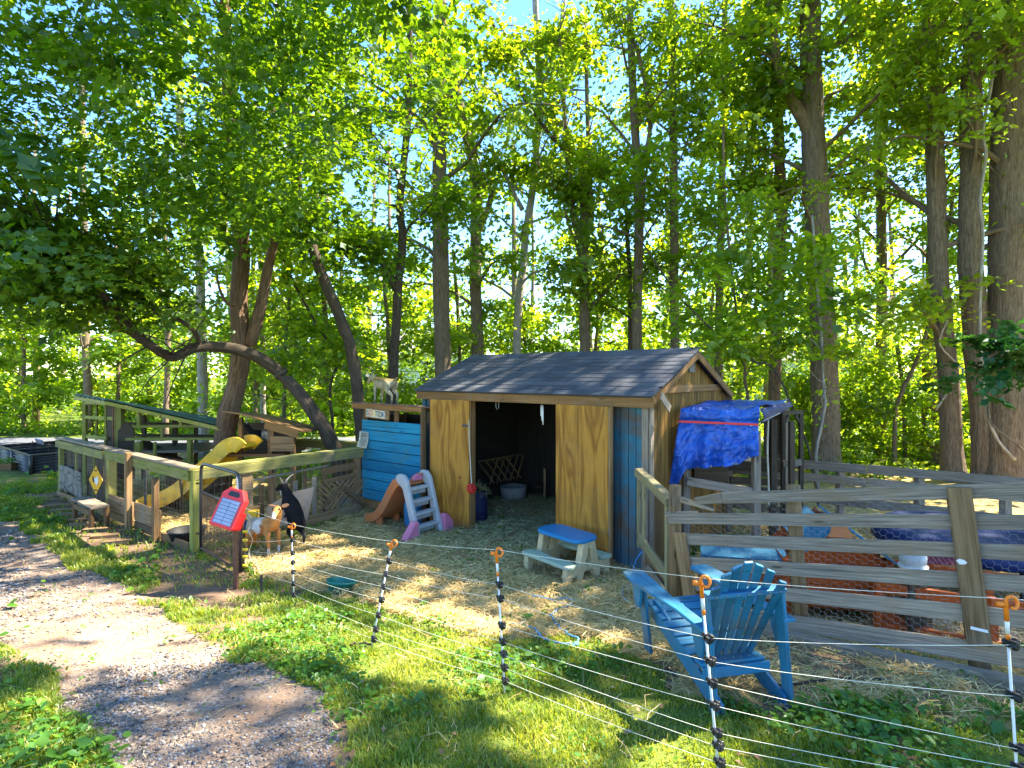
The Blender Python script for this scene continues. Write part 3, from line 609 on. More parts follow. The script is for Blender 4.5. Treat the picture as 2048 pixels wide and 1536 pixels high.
def make_tree(label, D, pts, w0, w1, H, seed, nb=16, h0=3.5, blen=2.6, per=26, lsize=.15, rc=.42, leaf='leaftall', bark='bark', name="tree", group=None, limbs=(), extra=None,
              el=(25, 55), low=660, shape=LEAF_S, flare=1.35, keep=None, twigs=4, cat="tree", flat=.38):
    rng = np.random.default_rng(seed)
    path = [np.array(P(px, py, D)) for px, py in pts]
    base = path[0].copy(); gzv = gz(D); base[2] = gzv - .1; path[0] = base
    top = path[-1]; dv = (path[-1] - path[-2]); dv /= np.linalg.norm(dv) + 1e-9; dv[2] = max(dv[2], .6)
    while top[2] < H:
        dv = dv * .8 + np.array([0, 0, .3]) + rng.normal(size=3) * np.array([.05, .05, 0]); dv /= np.linalg.norm(dv); top = top + dv * 1.6; path.append(top)
    path = np.array(smoothpath(path, 3)); z0, z1 = path[0][2], path[-1][2]
    f = np.clip((path[:, 2] - z0) / (z1 - z0), 0, 1); zt = P(0, 0, D).z; ft = np.clip((path[:, 2] - z0) / max(1, zt - z0), 0, 1.2)
    r0, r1 = w0 * .92 * D / FPX / 2, w1 * .90 * D / FPX / 2; rr = r0 + (r1 - r0) * ft
    rr = np.where(path[:, 2] > zt, r1 * np.clip((z1 - path[:, 2]) / max(.5, z1 - zt), .12, 1), rr)
    rr = rr * (1 + (flare - 1) * np.exp(-(path[:, 2] - z0) / .35))
    t = thing(name, label, cat, base, group)
    mb = MB(); trunk_mesh(path, list(rr), mb, rng, 14 if w0 > 30 else 9); mb.build("trunk", bark, t, True)
    lp = []
    for lb in limbs:                          # limbs drawn from the photograph: ([(px, py, depth)...], width px, width px)
        lm = MB(); q = smoothpath([np.array(P(a, b, c)) for a, b, c in lb[0]], 4); n = len(q); D0 = lb[0][0][2]
        ra, rb = lb[1] * D0 / FPX / 2, lb[2] * D0 / FPX / 2; lm.tube(q, [ra + (rb - ra) * i / (n - 1) for i in range(n)], 9)
        qa = np.array(q); lp += branchset_on(qa, rng, lm, rb) if len(lb) > 3 else []; lm.build("limb", bark, t, True)
    lm = MB(); pl = branchset(path, rr, h0, H, nb, blen, rng, lm, el, twigs) if nb else []
    if lm.v: lm.build("limbs", bark, t, True)
    al = np.array(list(pl) + list(lp)); C, sz, nrm, tint = clusters(al, per, rc, lsize, rng, flat)
    if extra is not None:
        C2, s2, n2, t2 = extra(rng); C = np.concatenate([C, C2]); sz = np.concatenate([sz, s2]); nrm = np.concatenate([nrm, n2]); tint = np.concatenate([tint, t2])
    k = clean_leaves(C, low, keep)
    k &= ~((C[:, 0] > 3) & (C[:, 2] < 7.5) & (D > 12) & (D < 18) & (w0 > 15) & (rng.uniform(size=len(C)) < .45))
    k &= ~((C[:, 2] > 13.2) & (rng.uniform(size=len(C)) < (1.0 if D > 12 else .7)) & (np.arange(len(C)) < len(al) * per))
    if k.sum() > 10:
        c0 = C[k].mean(0); me = leaves("crown", C[k] - c0, sz[k], nrm[k], tint[k], leaf, shape, rng); link("crown", me, c0, t)
    return t
def branchset_on(q, rng, mb, r):
    """side shoots along the outer part of a drawn limb"""
    pts = []; n = len(q)
    for i in range(n // 3, n):
        for s in range(2):
            d = (q[min(i + 1, n - 1)] - q[max(i - 1, 0)]); d /= np.linalg.norm(d) + 1e-9; d = d * .5 + rng.normal(size=3) * np.array([.7, .7, .5]) + np.array([0, 0, .25]); d /= np.linalg.norm(d)
            L = rng.uniform(.5, 1.3); a = q[i]; b = a + d * L * .5; c = b + (d + np.array([0, 0, -.2])) * L * .5
            mb.tube([a, b, c], [r * .5, r * .3, r * .12], 4, False); pts += [b, (b + c) / 2, c]
    return pts
def volume(poly, d0, d1, n, per, rc, size, gap=.42, gs=.9, flat=.38):
    """leaf sprays through a crown's own volume"""
    def f(rng):
        xs = [p[0] for p in poly]; ys = [p[1] for p in poly]; out = []
        while len(out) < n:
            px = rng.uniform(min(xs), max(xs), 4000); py = rng.uniform(min(ys), max(ys), 4000); d = rng.uniform(d0, d1, 4000); ok = in_poly(px, py, poly)
            X = (px - CX) * d / FPX; Z = CAMZ - (py - HY) * d / FPX; ok &= (vnoise(X + d * .7, Z, gs, 31) > gap) | (rng.uniform(size=4000) < .18)
            out += list(np.stack([X, d, Z], -1)[ok])
        return clusters(np.array(out[:n]), per, rc, size, rng, flat)
    return f
def shade_extra(cx, cy_, rad, n, h0, h1, per=24, rc=.5, size=.16):
    """extra sprays added within reach of this trunk, sunward, to shade the yard"""
    def f(rng):
        out = []; tries = 0
        while len(out) < n and tries < 60:
            tries += 1
            g = np.stack([rng.uniform(-11, 7, 4000), rng.uniform(1.5, 13, 4000), np.zeros(4000)], -1); h = rng.uniform(h0, h1, 4000)
            p = g + SUN[None] * (h / SUN[2])[:, None]; d = np.hypot(p[:, 0] - cx, p[:, 1] - cy_)
            out += list(p[d < rad])
        return clusters(np.array(out[:n]), per, rc, size, rng)
    return f
T = make_tree
# --- the near trees on the left
NEARLEAF = [(-500, -500), (880, -500), (930, 60), (880, 240), (800, 380), (720, 450), (640, 470), (560, 430), (430, 480), (330, 560), (290, 640), (190, 660), (60, 640), (-500, 600)]
T("big leaning tree with shaggy reddish bark beside the goat house", 11.6, [(430, 990), (446, 900), (460, 820), (480, 720), (478, 600), (482, 480), (470, 330), (455, 150), (450, 0)], 47, 20, 15, 11,
  nb=14, h0=6.5, blen=2.8, per=24, lsize=.14, leaf='leafnear', bark='barkred', shape=LEAF_M,
  limbs=[([(500, 690, 11.6), (522, 610, 11.5), (535, 540, 11.4), (552, 470, 11.2), (575, 380, 11)], 25, 13),
         ([(480, 610, 11.5), (455, 606, 11.3), (440, 580, 11.2), (432, 540, 11.1)], 9, 3), ([(482, 480, 11.6), (510, 440, 11.2), (560, 425, 10.8), (590, 435, 10.4)], 10, 5, 1)])
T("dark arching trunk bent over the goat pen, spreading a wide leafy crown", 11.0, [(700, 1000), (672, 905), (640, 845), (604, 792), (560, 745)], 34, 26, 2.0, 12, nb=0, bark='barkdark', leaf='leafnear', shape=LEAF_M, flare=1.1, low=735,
  limbs=[([(562, 747, 11.0), (520, 716, 10.8), (470, 698, 10.5), (420, 693, 10.2), (385, 697, 10), (345, 714, 9.7), (300, 690, 9.4), (255, 655, 9.1), (212, 598, 8.7), (160, 530, 8.3), (120, 480, 7.9), (85, 440, 7.5)], 25, 7, 1),
         ([(400, 694, 10.1), (392, 668, 9.9), (372, 648, 9.8), (350, 638, 9.7), (322, 632, 9.6), (300, 612, 9.4), (272, 590, 9.2), (240, 575, 9.0), (180, 545, 8.6), (110, 520, 8.2)], 10, 4, 1),
         ([(212, 598, 8.7), (160, 570, 8.4), (110, 520, 8.2), (60, 485, 7.9), (0, 470, 7.4)], 8, 4, 1), ([(255, 655, 9.1), (200, 610, 8.8), (100, 590, 8.3), (0, 575, 7.8)], 6, 3, 1)],
  per=20, lsize=.12, rc=.32, keep=lambda px, py, C: ~((px > 205) & (px < 520) & (py > 575) & (np.sin(C[:, 0] * 91 + C[:, 2] * 57) < .55)) & ~((py > 665) & (px > 120)), extra=volume(NEARLEAF, 6.4, 10.2, 2200, 30, .27, .098, .36, 1.1))
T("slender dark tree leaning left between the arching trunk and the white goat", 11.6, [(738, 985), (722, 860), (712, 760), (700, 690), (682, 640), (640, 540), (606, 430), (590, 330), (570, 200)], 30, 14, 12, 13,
  nb=9, h0=5, blen=2.4, per=22, leaf='leafnear', bark='barkdark', shape=LEAF_M, lsize=.13)
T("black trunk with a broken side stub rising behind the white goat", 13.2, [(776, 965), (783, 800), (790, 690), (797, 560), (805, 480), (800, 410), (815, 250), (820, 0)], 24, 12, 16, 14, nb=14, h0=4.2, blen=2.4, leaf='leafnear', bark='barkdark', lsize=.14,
  limbs=[([(790, 580, 13.2), (765, 530, 13), (735, 500, 12.8), (700, 490, 12.6)], 12, 5, 1), ([(803, 430, 13.2), (795, 415, 13), (775, 412, 12.9)], 14, 8)])
# --- the tall straight trunks behind the shed, left to right
TALL = [
 ("thick straight trunk behind the left end of the shed roof", 16.0, [(890, 930), (886, 740), (882, 600), (882, 480), (878, 300), (880, 100), (880, 0)], 38, 26, 20, 21, 'bark', []),
 ("mottled trunk just left of the shed ridge with a lifted side limb", 17.5, [(958, 910), (955, 700), (950, 560), (952, 420), (945, 320), (930, 260)], 30, 20, 19, 22, 'bark', [([(952, 470, 17.5), (975, 420, 17.5), (985, 380, 17.5)], 16, 10)]),
 ("pale twisting tree with white bark patches above the shed ridge", 17.0, [(1035, 915), (1034, 690), (1040, 580), (1052, 470), (1068, 350), (1076, 260), (1078, 150), (1070, 0)], 20, 13, 20, 23, 'barkpale', [([(1076, 200, 17), (1100, 130, 17), (1120, 60, 17), (1130, 0, 17)], 9, 5, 1), ([(1045, 420, 17), (1015, 360, 17), (985, 300, 17)], 10, 5, 1)]),
 ("forked trunk splitting in a Y high above the shed", 16.5, [(1172, 920), (1170, 700), (1168, 560), (1166, 490)], 26, 20, 9, 24, 'bark', [([(1166, 492, 16.5), (1148, 440, 16.4), (1142, 380, 16.3), (1130, 250, 16.3), (1120, 60, 16.2)], 15, 7, 1), ([(1166, 490, 16.5), (1182, 440, 16.5), (1180, 380, 16.6), (1175, 230, 16.6), (1170, 40, 16.6)], 15, 7, 1), ([(1172, 620, 16.5), (1205, 590, 16.4), (1240, 550, 16.3)], 10, 5, 1)]),
 ("straight grey trunk behind the middle of the shed roof", 15.5, [(1274, 930), (1274, 700), (1277, 520), (1277, 350), (1270, 260), (1260, 0)], 25, 16, 20, 25, 'bark', [([(1277, 330, 15.5), (1300, 260, 15), (1280, 120, 14.6), (1240, 20, 14.4)], 10, 5, 1)]),
 ("thin dark trunk standing close beside the grey one behind the roof", 16.4, [(1262, 922), (1262, 700), (1256, 470), (1245, 400), (1200, 350), (1150, 320)], 12, 8, 12, 26, 'barkdark', []),
 ("even trunk near the right end of the shed ridge", 15.8, [(1350, 928), (1350, 700), (1348, 520), (1347, 300), (1342, 0)], 22, 16, 20, 27, 'bark', []),
 ("narrow trunk right above the shed gable peak", 16.2, [(1440, 922), (1438, 720), (1440, 560), (1445, 350), (1450, 150), (1450, 0)], 19, 13, 19, 28, 'bark', [([(1450, 450, 16.2), (1475, 400, 16), (1500, 290, 15.8), (1530, 180, 15.6)], 8, 4, 1)]),
 ("brown trunk with a snapped top right of the gable", 15.4, [(1545, 932), (1550, 740), (1555, 600), (1560, 480), (1565, 430), (1560, 330)], 27, 20, 12, 29, 'barkred', [([(1560, 440, 15.4), (1580, 400, 15.3), (1600, 360, 15.2)], 10, 6, 1)]),
 ("stout trunk with patchy pale bark right of the tarp shelter", 14.2, [(1652, 950), (1648, 750), (1642, 600), (1634, 420), (1625, 250), (1622, 100), (1620, 0)], 56, 38, 22, 30, 'bark', [([(1624, 270, 14.2), (1590, 210, 14), (1562, 150, 13.8), (1545, 60, 13.6), (1540, -80, 13.4)], 26, 14, 1), ([(1622, 105, 14.2), (1680, 85, 14), (1740, 62, 13.8), (1800, 60, 13.6)], 10, 7, 1)]),
 ("slim straight trunk among bright leaves right of the stout patchy one", 17.0, [(1762, 912), (1762, 740), (1764, 560), (1760, 330), (1752, 120), (1748, 0)], 24, 17, 19, 31, 'bark', []),
 ("short-looking brown trunk behind the vine-wound one", 16.0, [(1862, 925), (1862, 760), (1866, 640), (1868, 520), (1868, 300), (1860, 0)], 34, 20, 17, 32, 'barkred', []),
 ("trunk wound with a bare vine, third from the right edge", 13.2, [(1908, 965), (1902, 850), (1892, 700), (1880, 560), (1872, 380), (1868, 200), (1862, 0)], 40, 32, 21, 33, 'bark', [([(1893, 690, 13.1), (1860, 640, 12.8), (1830, 610, 12.5)], 9, 4, 1)]),
 ("tall trunk curving to the left as it rises, second from the right edge", 12.8, [(1975, 968), (1966, 830), (1955, 700), (1942, 520), (1940, 350), (1942, 150), (1945, 0)], 46, 34, 22, 34, 'bark', []),
 ("massive straight trunk at the right edge of the woods", 12.6, [(2012, 970), (2012, 800), (2014, 600), (2018, 350), (2020, 100), (2020, 0)], 72, 58, 23, 35, 'bark', []),
]
for lb, D, pts, w0, w1, H, seed, bark, limbs in TALL:
    big = w0 > 33; r = np.random.default_rng(seed + 500); bx = P(pts[0][0], 900, D).x
    ex = shade_extra(bx, D - 2.5, 6.5, 150, 10, 18) if bx > 7 else None
    T(lb, D, pts, w0, w1, H, seed, nb=24 if H > 15 else 10, h0=4.2 if not big else 5.2, blen=2.7 + (.9 if big else 0), per=27, lsize=.15, rc=.36, bark=bark, limbs=limbs, name="woodland_tree", extra=ex, group="tall trunks along the edge of the woods")
# trees that stand beside the frame and shade the yard
for i, (x, y, s, lb) in enumerate([(12.0, 5.2, 41, "shade tree just outside the right edge, reaching over the yard"), (9.6, 3.0, 42, "near shade tree standing right of the fence, its boughs overhead"), (15.5, 9.5, 43, "shade tree farther right along the back fence")]):
    px = CX + x / y * FPX; py0 = HY + CAMZ * FPX / y
    T(lb, y, [(px, py0), (px + 8, HY), (px - 5, HY - 3 * FPX / y)], 60 * 12 / y, 50 * 12 / y, 18, s, nb=20, h0=7, blen=3.6, per=22, lsize=.16, rc=.5, name="shade_tree", group="shade trees right of the yard", low=-200 if i < 2 else 660,
      extra=shade_extra(x - 1.5, y, 8, 240, 8, 16))
# --- smaller trees left and behind
SMALL = [
 ("pale grey trunk behind the left play tower roof", 17.0, [(408, 915), (405, 760), (402, 640), (398, 500), (380, 380)], 22, 14, 13, 51, 'barkpale'),
 ("grey trunk far left behind the raised beds", 24.0, [(178, 868), (174, 740), (170, 600), (168, 450)], 17, 12, 15, 52, 'bark'),
 ("thin trunk between the play tower and the leaning tree", 21.0, [(330, 884), (334, 760), (336, 620)], 12, 9, 11, 53, 'bark'),
 ("thin upright trunk behind the goat house roof", 18.0, [(512, 906), (511, 800), (510, 700)], 10, 7, 10, 54, 'bark'),
 ("light grey slim trunk right of the goat house roof", 18.5, [(528, 902), (527, 800), (524, 640)], 12, 9, 12, 55, 'barkpale'),
 ("slim trunk under the arching limb", 17.5, [(652, 911), (652, 760), (650, 640), (640, 500)], 13, 9, 12, 56, 'bark'),
 ("thin bent sapling in front of the road right of the arch", 12.5, [(668, 974), (665, 860), (660, 780), (672, 730), (665, 690), (640, 660)], 7, 4, 6, 57, 'barkdark'),
 ("pale forked sapling in front of the stout patchy trunk", 10.8, [(1640, 1000), (1632, 905), (1645, 850), (1650, 800), (1648, 760)], 6, 4, 5.0, 58, 'barkpale'),
 ("bent bare sapling arching over the tarp shelter frame", 10.4, [(1640, 1010), (1620, 915), (1595, 840), (1570, 780), (1540, 730), (1490, 715)], 5, 3, 4.0, 59, 'barkdark'),
 ("whippy sapling behind the back fence", 15.0, [(1790, 937), (1788, 860), (1800, 790), (1830, 730)], 9, 5, 7, 60, 'bark'),
 ("leafy sapling right behind the tarp shelter", 12.5, [(1500, 972), (1500, 850), (1492, 760), (1480, 680)], 7, 4, 6.5, 61, 'bark'),
]
for lb, D, pts, w0, w1, H, seed, bark in SMALL:
    T(lb, D, pts, w0, w1, H, seed, nb=16 if H > 6 else 8, h0=2.4 if H > 6 else 1.6, blen=2.0 if H > 6 else .9, per=18, lsize=.14, rc=.36, leaf='leafunder', bark=bark, name="young_tree", low=720 if D < 12 else 9999, group="young trees at the wood's edge")
# understory: bushy saplings with a crown from knee height up
rg = np.random.default_rng(99)
UND = [(-22, 25), (-18.5, 26), (-15.5, 25), (-19.5, 31), (-12.5, 27), (-10.2, 24.6), (-8.2, 27), (-5.8, 25.4), (-7, 17), (-3.9, 17.5), (-1.6, 18.5), (.6, 19.5), (2.6, 18.4), (4.6, 20), (6.4, 18.6), (8.3, 20.2), (10.3, 18.8), (12.4, 20.4), (14.6, 19), (17, 20.5), (11.2, 15.8), (13.4, 15.6), (9.2, 16.6), (15.8, 16.4), (-25, 28), (-28, 26)]
UL = ["far left beyond the road", "beyond the road behind the raised beds", "beyond the road left of the play tower", "deep beyond the road at the left", "beyond the road behind the play tower", "beyond the road right of the play tower",
      "beyond the road behind the leaning tree", "beyond the road under the arching limb", "just behind the goat house", "behind the white goat's shelter", "behind the left end of the shed", "left of the pale twisting tree", "behind the forked trunk",
      "behind the middle of the shed roof", "behind the right end of the shed ridge", "right of the shed gable", "behind the tarp shelter", "behind the stout patchy trunk", "between the stout and the vine-wound trunks", "behind the massive trunk",
      "low over the back fence, left clump", "low over the back fence, right clump", "beside the tall frame posts", "by the right edge behind the massive trunk", "at the far left edge of the woods", "off the left edge beyond the road"]
for i, ((x, y), w) in enumerate(zip(UND, UL)):
    H = (rg.uniform(4.5, 8.0) if x < 3 else rg.uniform(3.6, 6.5)) if i not in (20, 21, 22, 23) else rg.uniform(2.0, 3.0); px = CX + x / y * FPX; low_ = H < 3.5
    T("bushy bright green sapling " + w, y, [(px, HY + CAMZ * FPX / y), (px + rg.uniform(-10, 10), HY + 20), (px + rg.uniform(-20, 20), HY - 60)], 8, 6, H, 700 + i, nb=20 if not low_ else 14, h0=.5, blen=2.2 if not low_ else 1.4, per=(22 if x < 3 else 14) if not low_ else 24,
      lsize=.19 if y > 22 else .145, rc=.36, leaf='leafunder', name="sapling", el=(5, 40), low=9999, group="bushy saplings of the understory", keep=(lambda a, b, C: C[:, 2] > .1))
T("dark maple bough hanging in at the right edge", 9.6, [(2120, 1040), (2110, 800), (2100, 700), (2090, 600)], 12, 8, 5, 62, nb=0, leaf='leafdark', bark='bark', name="maple_sapling", shape=LEAF_M, low=9999,
  limbs=[([(2100, 720, 9.6), (2060, 715, 9.5), (2010, 740, 9.4)], 4, 2, 1), ([(2110, 1000, 9.6), (2050, 905, 9.5), (1985, 850, 9.5), (1975, 800, 9.5)], 6, 4)], per=16, lsize=.13, rc=.16,
  extra=volume([(1985, 690), (2090, 660), (2100, 760), (2010, 765), (1975, 735)], 9.2, 9.8, 26, 16, .16, .15, 0))
# far woods: trunks one can pick out, and the leaf mass behind them
ft = MB(); rgd = np.random.default_rng(5)
mbt = MB(); mbt.tube([V3(0, 0, -.3), V3(.05, 0, 4), V3(-.05, .1, 9), V3(.1, 0, 15)], [.17, .14, .11, .05], 8); fme = mbt.mesh("distant_trunk", 'bark', (0, 0, 0), True)
for i in range(34):
    x = -34 + i * 2.1 + rgd.uniform(-.8, .8); y = rgd.uniform(27, 37)
    o = link("distant_tree", fme, (x, y, 0)); tag(o, "thin bare trunk of a far tree deep in the hazy woods", "tree", "thin far trunks deep in the woods"); o.rotation_euler = (rgd.uniform(-.05, .05), rgd.uniform(-.05, .05), rgd.uniform(0, 6)); s = rgd.uniform(.7, 1.4); o.scale = (s, s, 1)
pts = []
while len(pts) < 2500:
    x = rgd.uniform(-60, 55); y = rgd.uniform(29, 46); z = rgd.gamma(1.25, 3.3)
    if z < 15 and not (-11.5 < x < -6 and 1.2 < z < 4.2 and rgd.uniform() < .8) and not (13 < x < 19 and 1 < z < 3.5 and rgd.uniform() < .7): pts.append((x, y, z + .2))
C, sz, nrm, tint = clusters(pts, 26, .85, .34, rgd, .5)
setting(link("far_woods", leaves("far_woods", C, sz, nrm, tint, 'leafunder'), (0, 0, 0)), 'stuff')
# leaves on vines along the right trunks
for lb, pts_, w in (("bare vine hanging down the trunk second from the right edge", [(1995, 0, 12.3), (1985, 150, 12.3), (1966, 260, 12.3), (1972, 310, 12.3), (1960, 400, 12.2), (1966, 470, 12.2), (1960, 600, 12.2), (1964, 740, 12.2), (1985, 860, 12.2), (2030, 920, 12.1)], 6),
                    ("vine wound about the trunk third from the right edge", [(1872, 820, 12.85), (1905, 770, 12.8), (1925, 740, 12.95), (1880, 690, 12.85), (1895, 640, 12.75)], 4)):
    q = smoothpath([P(*a) for a in pts_], 4); tag(MB().tube(q, [w * 12 / FPX / 2] * len(q), 6).build("vine", 'barkpale', None, True), lb, "vine")
# houses glimpsed beyond the woods
def house(label, x, y, w, d, h, rz):
    t = thing("house", label, "house", (x, y, 0)); rm = Matrix.Translation((x, y, 0)) @ Matrix.Rotation(rz, 4, 'Z')
    L = lambda a, b, c: rm @ Vector((a, b, c))
    MB().add([L(-w/2, -d/2, -.2), L(w/2, -d/2, -.2), L(w/2, d/2, -.2), L(-w/2, d/2, -.2), L(-w/2, -d/2, h), L(w/2, -d/2, h), L(w/2, d/2, h), L(-w/2, d/2, h)], [(0, 1, 5, 4), (1, 2, 6, 5), (2, 3, 7, 6), (3, 0, 4, 7), (4, 5, 6, 7)]).build("wall", 'siding_far', t)
    b = MB(); r_ = h + d * .32
    b.add([L(-w/2-.4, -d/2-.4, h-.1), L(w/2+.4, -d/2-.4, h-.1), L(w/2+.4, 0, r_), L(-w/2-.4, 0, r_), L(w/2+.4, d/2+.4, h-.1), L(-w/2-.4, d/2+.4, h-.1)], [(0, 1, 2, 3), (3, 2, 4, 5), (0, 3, 5), (1, 4, 2)]); b.build("roof", 'roof_far', t)
    for k in range(4):
        a = -w/2 + w * (k + .5) / 4; f = MB().beam(L(a - .55, -d/2 - .03, 1.7), L(a + .55, -d/2 - .03, 1.7), .08, 1.5).build("window", 'white', t)
        MB().beam(L(a - .45, -d/2 - .08, 1.7), L(a + .45, -d/2 - .08, 1.7), .04, 1.3).build("pane", 'window_far', f)
house("pale blue sided house glimpsed through leaves behind the white goat", -9.2, 50, 11, 7, 4.4, .1)
house("pale house half hidden beyond the trees right of the shed gable", 22.5, 50, 12, 7, 3.9, -.2)

# ---------------------------------------------------------------- the shed
C0 = V3(1.70, 6.94, 0); FD = V3(-.757, .654, 0).normalized(); ED = V3(.654, .757, 0).normalized(); UP = V3(0, 0, 1)
SL, SW, EAVE, RIDGE = 4.29, 2.55, 2.28, 2.86
FN = -ED      # outward normal of the front
def S(t, w, z): return C0 + FD * t + ED * w + UP * z
shed = thing("garden_shed", "blue and brown board shed with open double doors and a charcoal shingle roof", "shed", S(SL / 2, SW / 2, 0))
def siding(name, mat, t0, t1, z0, z1, step=.107):
    n = max(1, round((t1 - t0) / step)); st = (t1 - t0) / n
    for i in range(n):
        a = t0 + st * (i + .5); beam("siding_board", mat, shed, S(a, .012, z0), S(a, .012, z1), st - .009, .02, up=ED, bevel=.003)
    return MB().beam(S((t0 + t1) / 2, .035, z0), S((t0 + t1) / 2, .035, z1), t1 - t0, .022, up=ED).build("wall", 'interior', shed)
DZ = 2.13
siding("w", 'sidingblue', .06, 1.36, .02, EAVE - .10); siding("w", 'sidingblue', 3.10, SL - .05, .02, EAVE - .10); siding("w", 'sidingblue', 1.36, 3.10, DZ + .09, EAVE - .10)
beam("door_header", 'trimbrown', shed, S(1.30, -.02, DZ + .045), S(3.14, -.02, DZ + .045), .035, .10, bevel=.004)
for t_ in (1.345, 3.115): beam("door_jamb", 'trimbrown', shed, S(t_, .02, 0), S(t_, .02, DZ), .05, .10, up=ED, bevel=.004)
n = 24
for i in range(n):                              # right end wall, vertical brown boards up into the gable
    w = SW * (i + .5) / n; top = EAVE - .04 + (RIDGE - EAVE) * (1 - abs(w / (SW / 2) - 1)) - .03
    beam("siding_board", 'sidingbrown', shed, S(-.012, w, .02), S(-.012, w, EAVE + .02), SW / n - .009, .02, up=FD, bevel=.003)
    if top > EAVE + .12: beam("gable_board", 'sidingbrown', shed, S(-.010, w, EAVE + .09), S(-.010, w, top), SW / n - .009, .02, up=FD)
gab = lambda t: [S(t, 0, 0), S(t, SW, 0), S(t, SW, EAVE - .02), S(t, SW / 2, RIDGE - .05), S(t, 0, EAVE - .02)]
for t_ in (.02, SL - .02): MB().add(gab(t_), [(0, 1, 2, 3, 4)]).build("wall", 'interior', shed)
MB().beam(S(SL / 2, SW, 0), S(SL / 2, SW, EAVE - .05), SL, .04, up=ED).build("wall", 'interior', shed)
beam("corner_trim", 'greywood', shed, S(.03, -.015, 0), S(.03, -.015, EAVE - .1), .09, .025, up=ED, bevel=.004)
beam("corner_trim", 'greywood', shed, S(-.035, .03, 0), S(-.035, .03, EAVE - .06), .09, .025, up=FD, bevel=.004)
beam("corner_trim", 'sidingblue', shed, S(SL - .03, -.015, 0), S(SL - .03, -.015, EAVE - .1), .08, .025, up=ED)
beam("corner_trim", 'sidingbrown', shed, S(-.035, SW - .04, 0), S(-.035, SW - .04, EAVE - .04), .09, .025, up=FD)
beam("gable_trim", 'trimbrown', shed, S(-.045, .12, EAVE + .045), S(-.045, SW + .02, EAVE + .045), .024, .10, up=UP, bevel=.004)
# roof: front slope of single shingles, back slope as a sheet
roof = MB().add([S(-.13, -.09, EAVE - .035), S(SL + .1, -.09, EAVE - .035), S(SL + .1, SW / 2, RIDGE), S(-.13, SW / 2, RIDGE), S(-.13, SW + .09, EAVE - .035), S(SL + .1, SW + .09, EAVE - .035)],
               [(3, 2, 1, 0), (4, 5, 2, 3)]); roof = roof.build("roof", 'shingle', shed)
sol = roof.modifiers.new("thick", 'SOLIDIFY'); sol.thickness = .02; sol.offset = -1
sd = (S(0, SW / 2, RIDGE) - S(0, -.10, EAVE - .04)); slen = sd.length; sd.normalize(); sn = (-FD).cross(sd).normalized(); sn = sn if sn.z > 0 else -sn
rows = 11; ex = slen / rows; TW = .305
sh_me = [MB().beam(V3(-TW * k / 2, 0, .006), V3(TW * k / 2, 0, .006), ex * 1.7, .011).mesh("shingle", 'shingle') for k in (.99, .48)]
for r_ in range(rows):
    x = -.14 - (TW * .5 if r_ % 2 else 0) + random.uniform(-.03, .03) - (.15 if r_ % 3 == 1 else 0)
    while x < SL + .10:
        a, b = max(x, -.145), min(x + TW, SL + .115); x += TW
        if b - a < .06: continue
        k = (b - a) / TW; o = S((a + b) / 2, -.11, EAVE - .043) + sd * (ex * (r_ + .62)) + sn * (.016 + random.uniform(0, .004))
        ux = FD; tl = .045 + random.uniform(-.006, .010); uy = (sd - sn * tl).normalized(); uz = ux.cross(uy).normalized(); uz = uz if uz.z > 0 else -uz
        mw = Matrix(((ux.x * k, uy.x, uz.x, 0), (ux.y * k, uy.y, uz.y, 0), (ux.z * k, uy.z, uz.z, 0), (0, 0, 0, 1))); mw.translation = o
        link("shingle", sh_me[0], o, roof, 0, mw)
mbr = MB().beam(S(-.14, SW / 2 - .075, RIDGE - .012), S(SL + .11, SW / 2 - .075, RIDGE - .012), .17, .012, up=sn); mbr.build("ridge_cap", 'shingle', shed)
beam("fascia", 'trimbrown', shed, S(-.12, -.085, EAVE - .115), S(SL + .09, -.085, EAVE - .115), .026, .125, bevel=.004)
beam("fascia", 'trimbrown', shed, S(-.12, SW + .085, EAVE - .115), S(SL + .09, SW + .085, EAVE - .115), .026, .125)
for (w0, z0, w1, z1) in ((-.10, EAVE - .09, SW / 2, RIDGE - .06), (SW + .10, EAVE - .09, SW / 2, RIDGE - .06)): beam("rake_board", 'trimbrown', shed, S(-.115, w0, z0), S(-.115, w1, z1), .03, .10, up=UP, bevel=.004)
beam("soffit_return", 'greywood', shed, S(-.17, .02, EAVE - .02), S(-.17, .26, EAVE - .20), .02, .10, bevel=.003, up=UP)
v_ = MB().beam(S(-.03, SW / 2 - .02, RIDGE - .31), S(-.03, SW / 2 - .02, RIDGE - .12), .17, .03, up=FD).build("gable_vent", 'galv', shed)
for i in range(7): beam("louvre", 'galv', v_, S(-.055, SW / 2 - .095, RIDGE - .30 + i * .027), S(-.055, SW / 2 + .055, RIDGE - .30 + i * .027), .02, .006, up=(FD * .6 + UP).normalized())
# the doors, folded back; bare plywood faces outwards now
def door(h, f, label, sgn):
    dr = thing("x", "x", "x", h); bpy.data.objects.remove(dr)
    d = (f - h).normalized(); nrm = d.cross(UP).normalized(); nrm = nrm if nrm.y < 0 else -nrm; w = (f - h).length; z0, z1 = .04, DZ - .02
    m_ = MB().beam(h + d * w / 2 + UP * z0, h + d * w / 2 + UP * z1, w, .02, up=nrm).build("door", 'plywood', shed, False, .003); m_['label'] = label
    for a in (.02, w - .02): beam("stile", 'trimbrown', m_, h + d * a - nrm * .04 + UP * z0, h + d * a - nrm * .04 + UP * z1, .085, .055, up=nrm, bevel=.003)
    n_ = 8
    for i in range(n_): beam("siding_board", 'sidingblue', m_, h + d * (w * (i + .5) / n_) - nrm * .08 + UP * z0, h + d * (w * (i + .5) / n_) - nrm * .08 + UP * z1, w / n_ - .008, .02, up=nrm)
    return m_, d, nrm, w
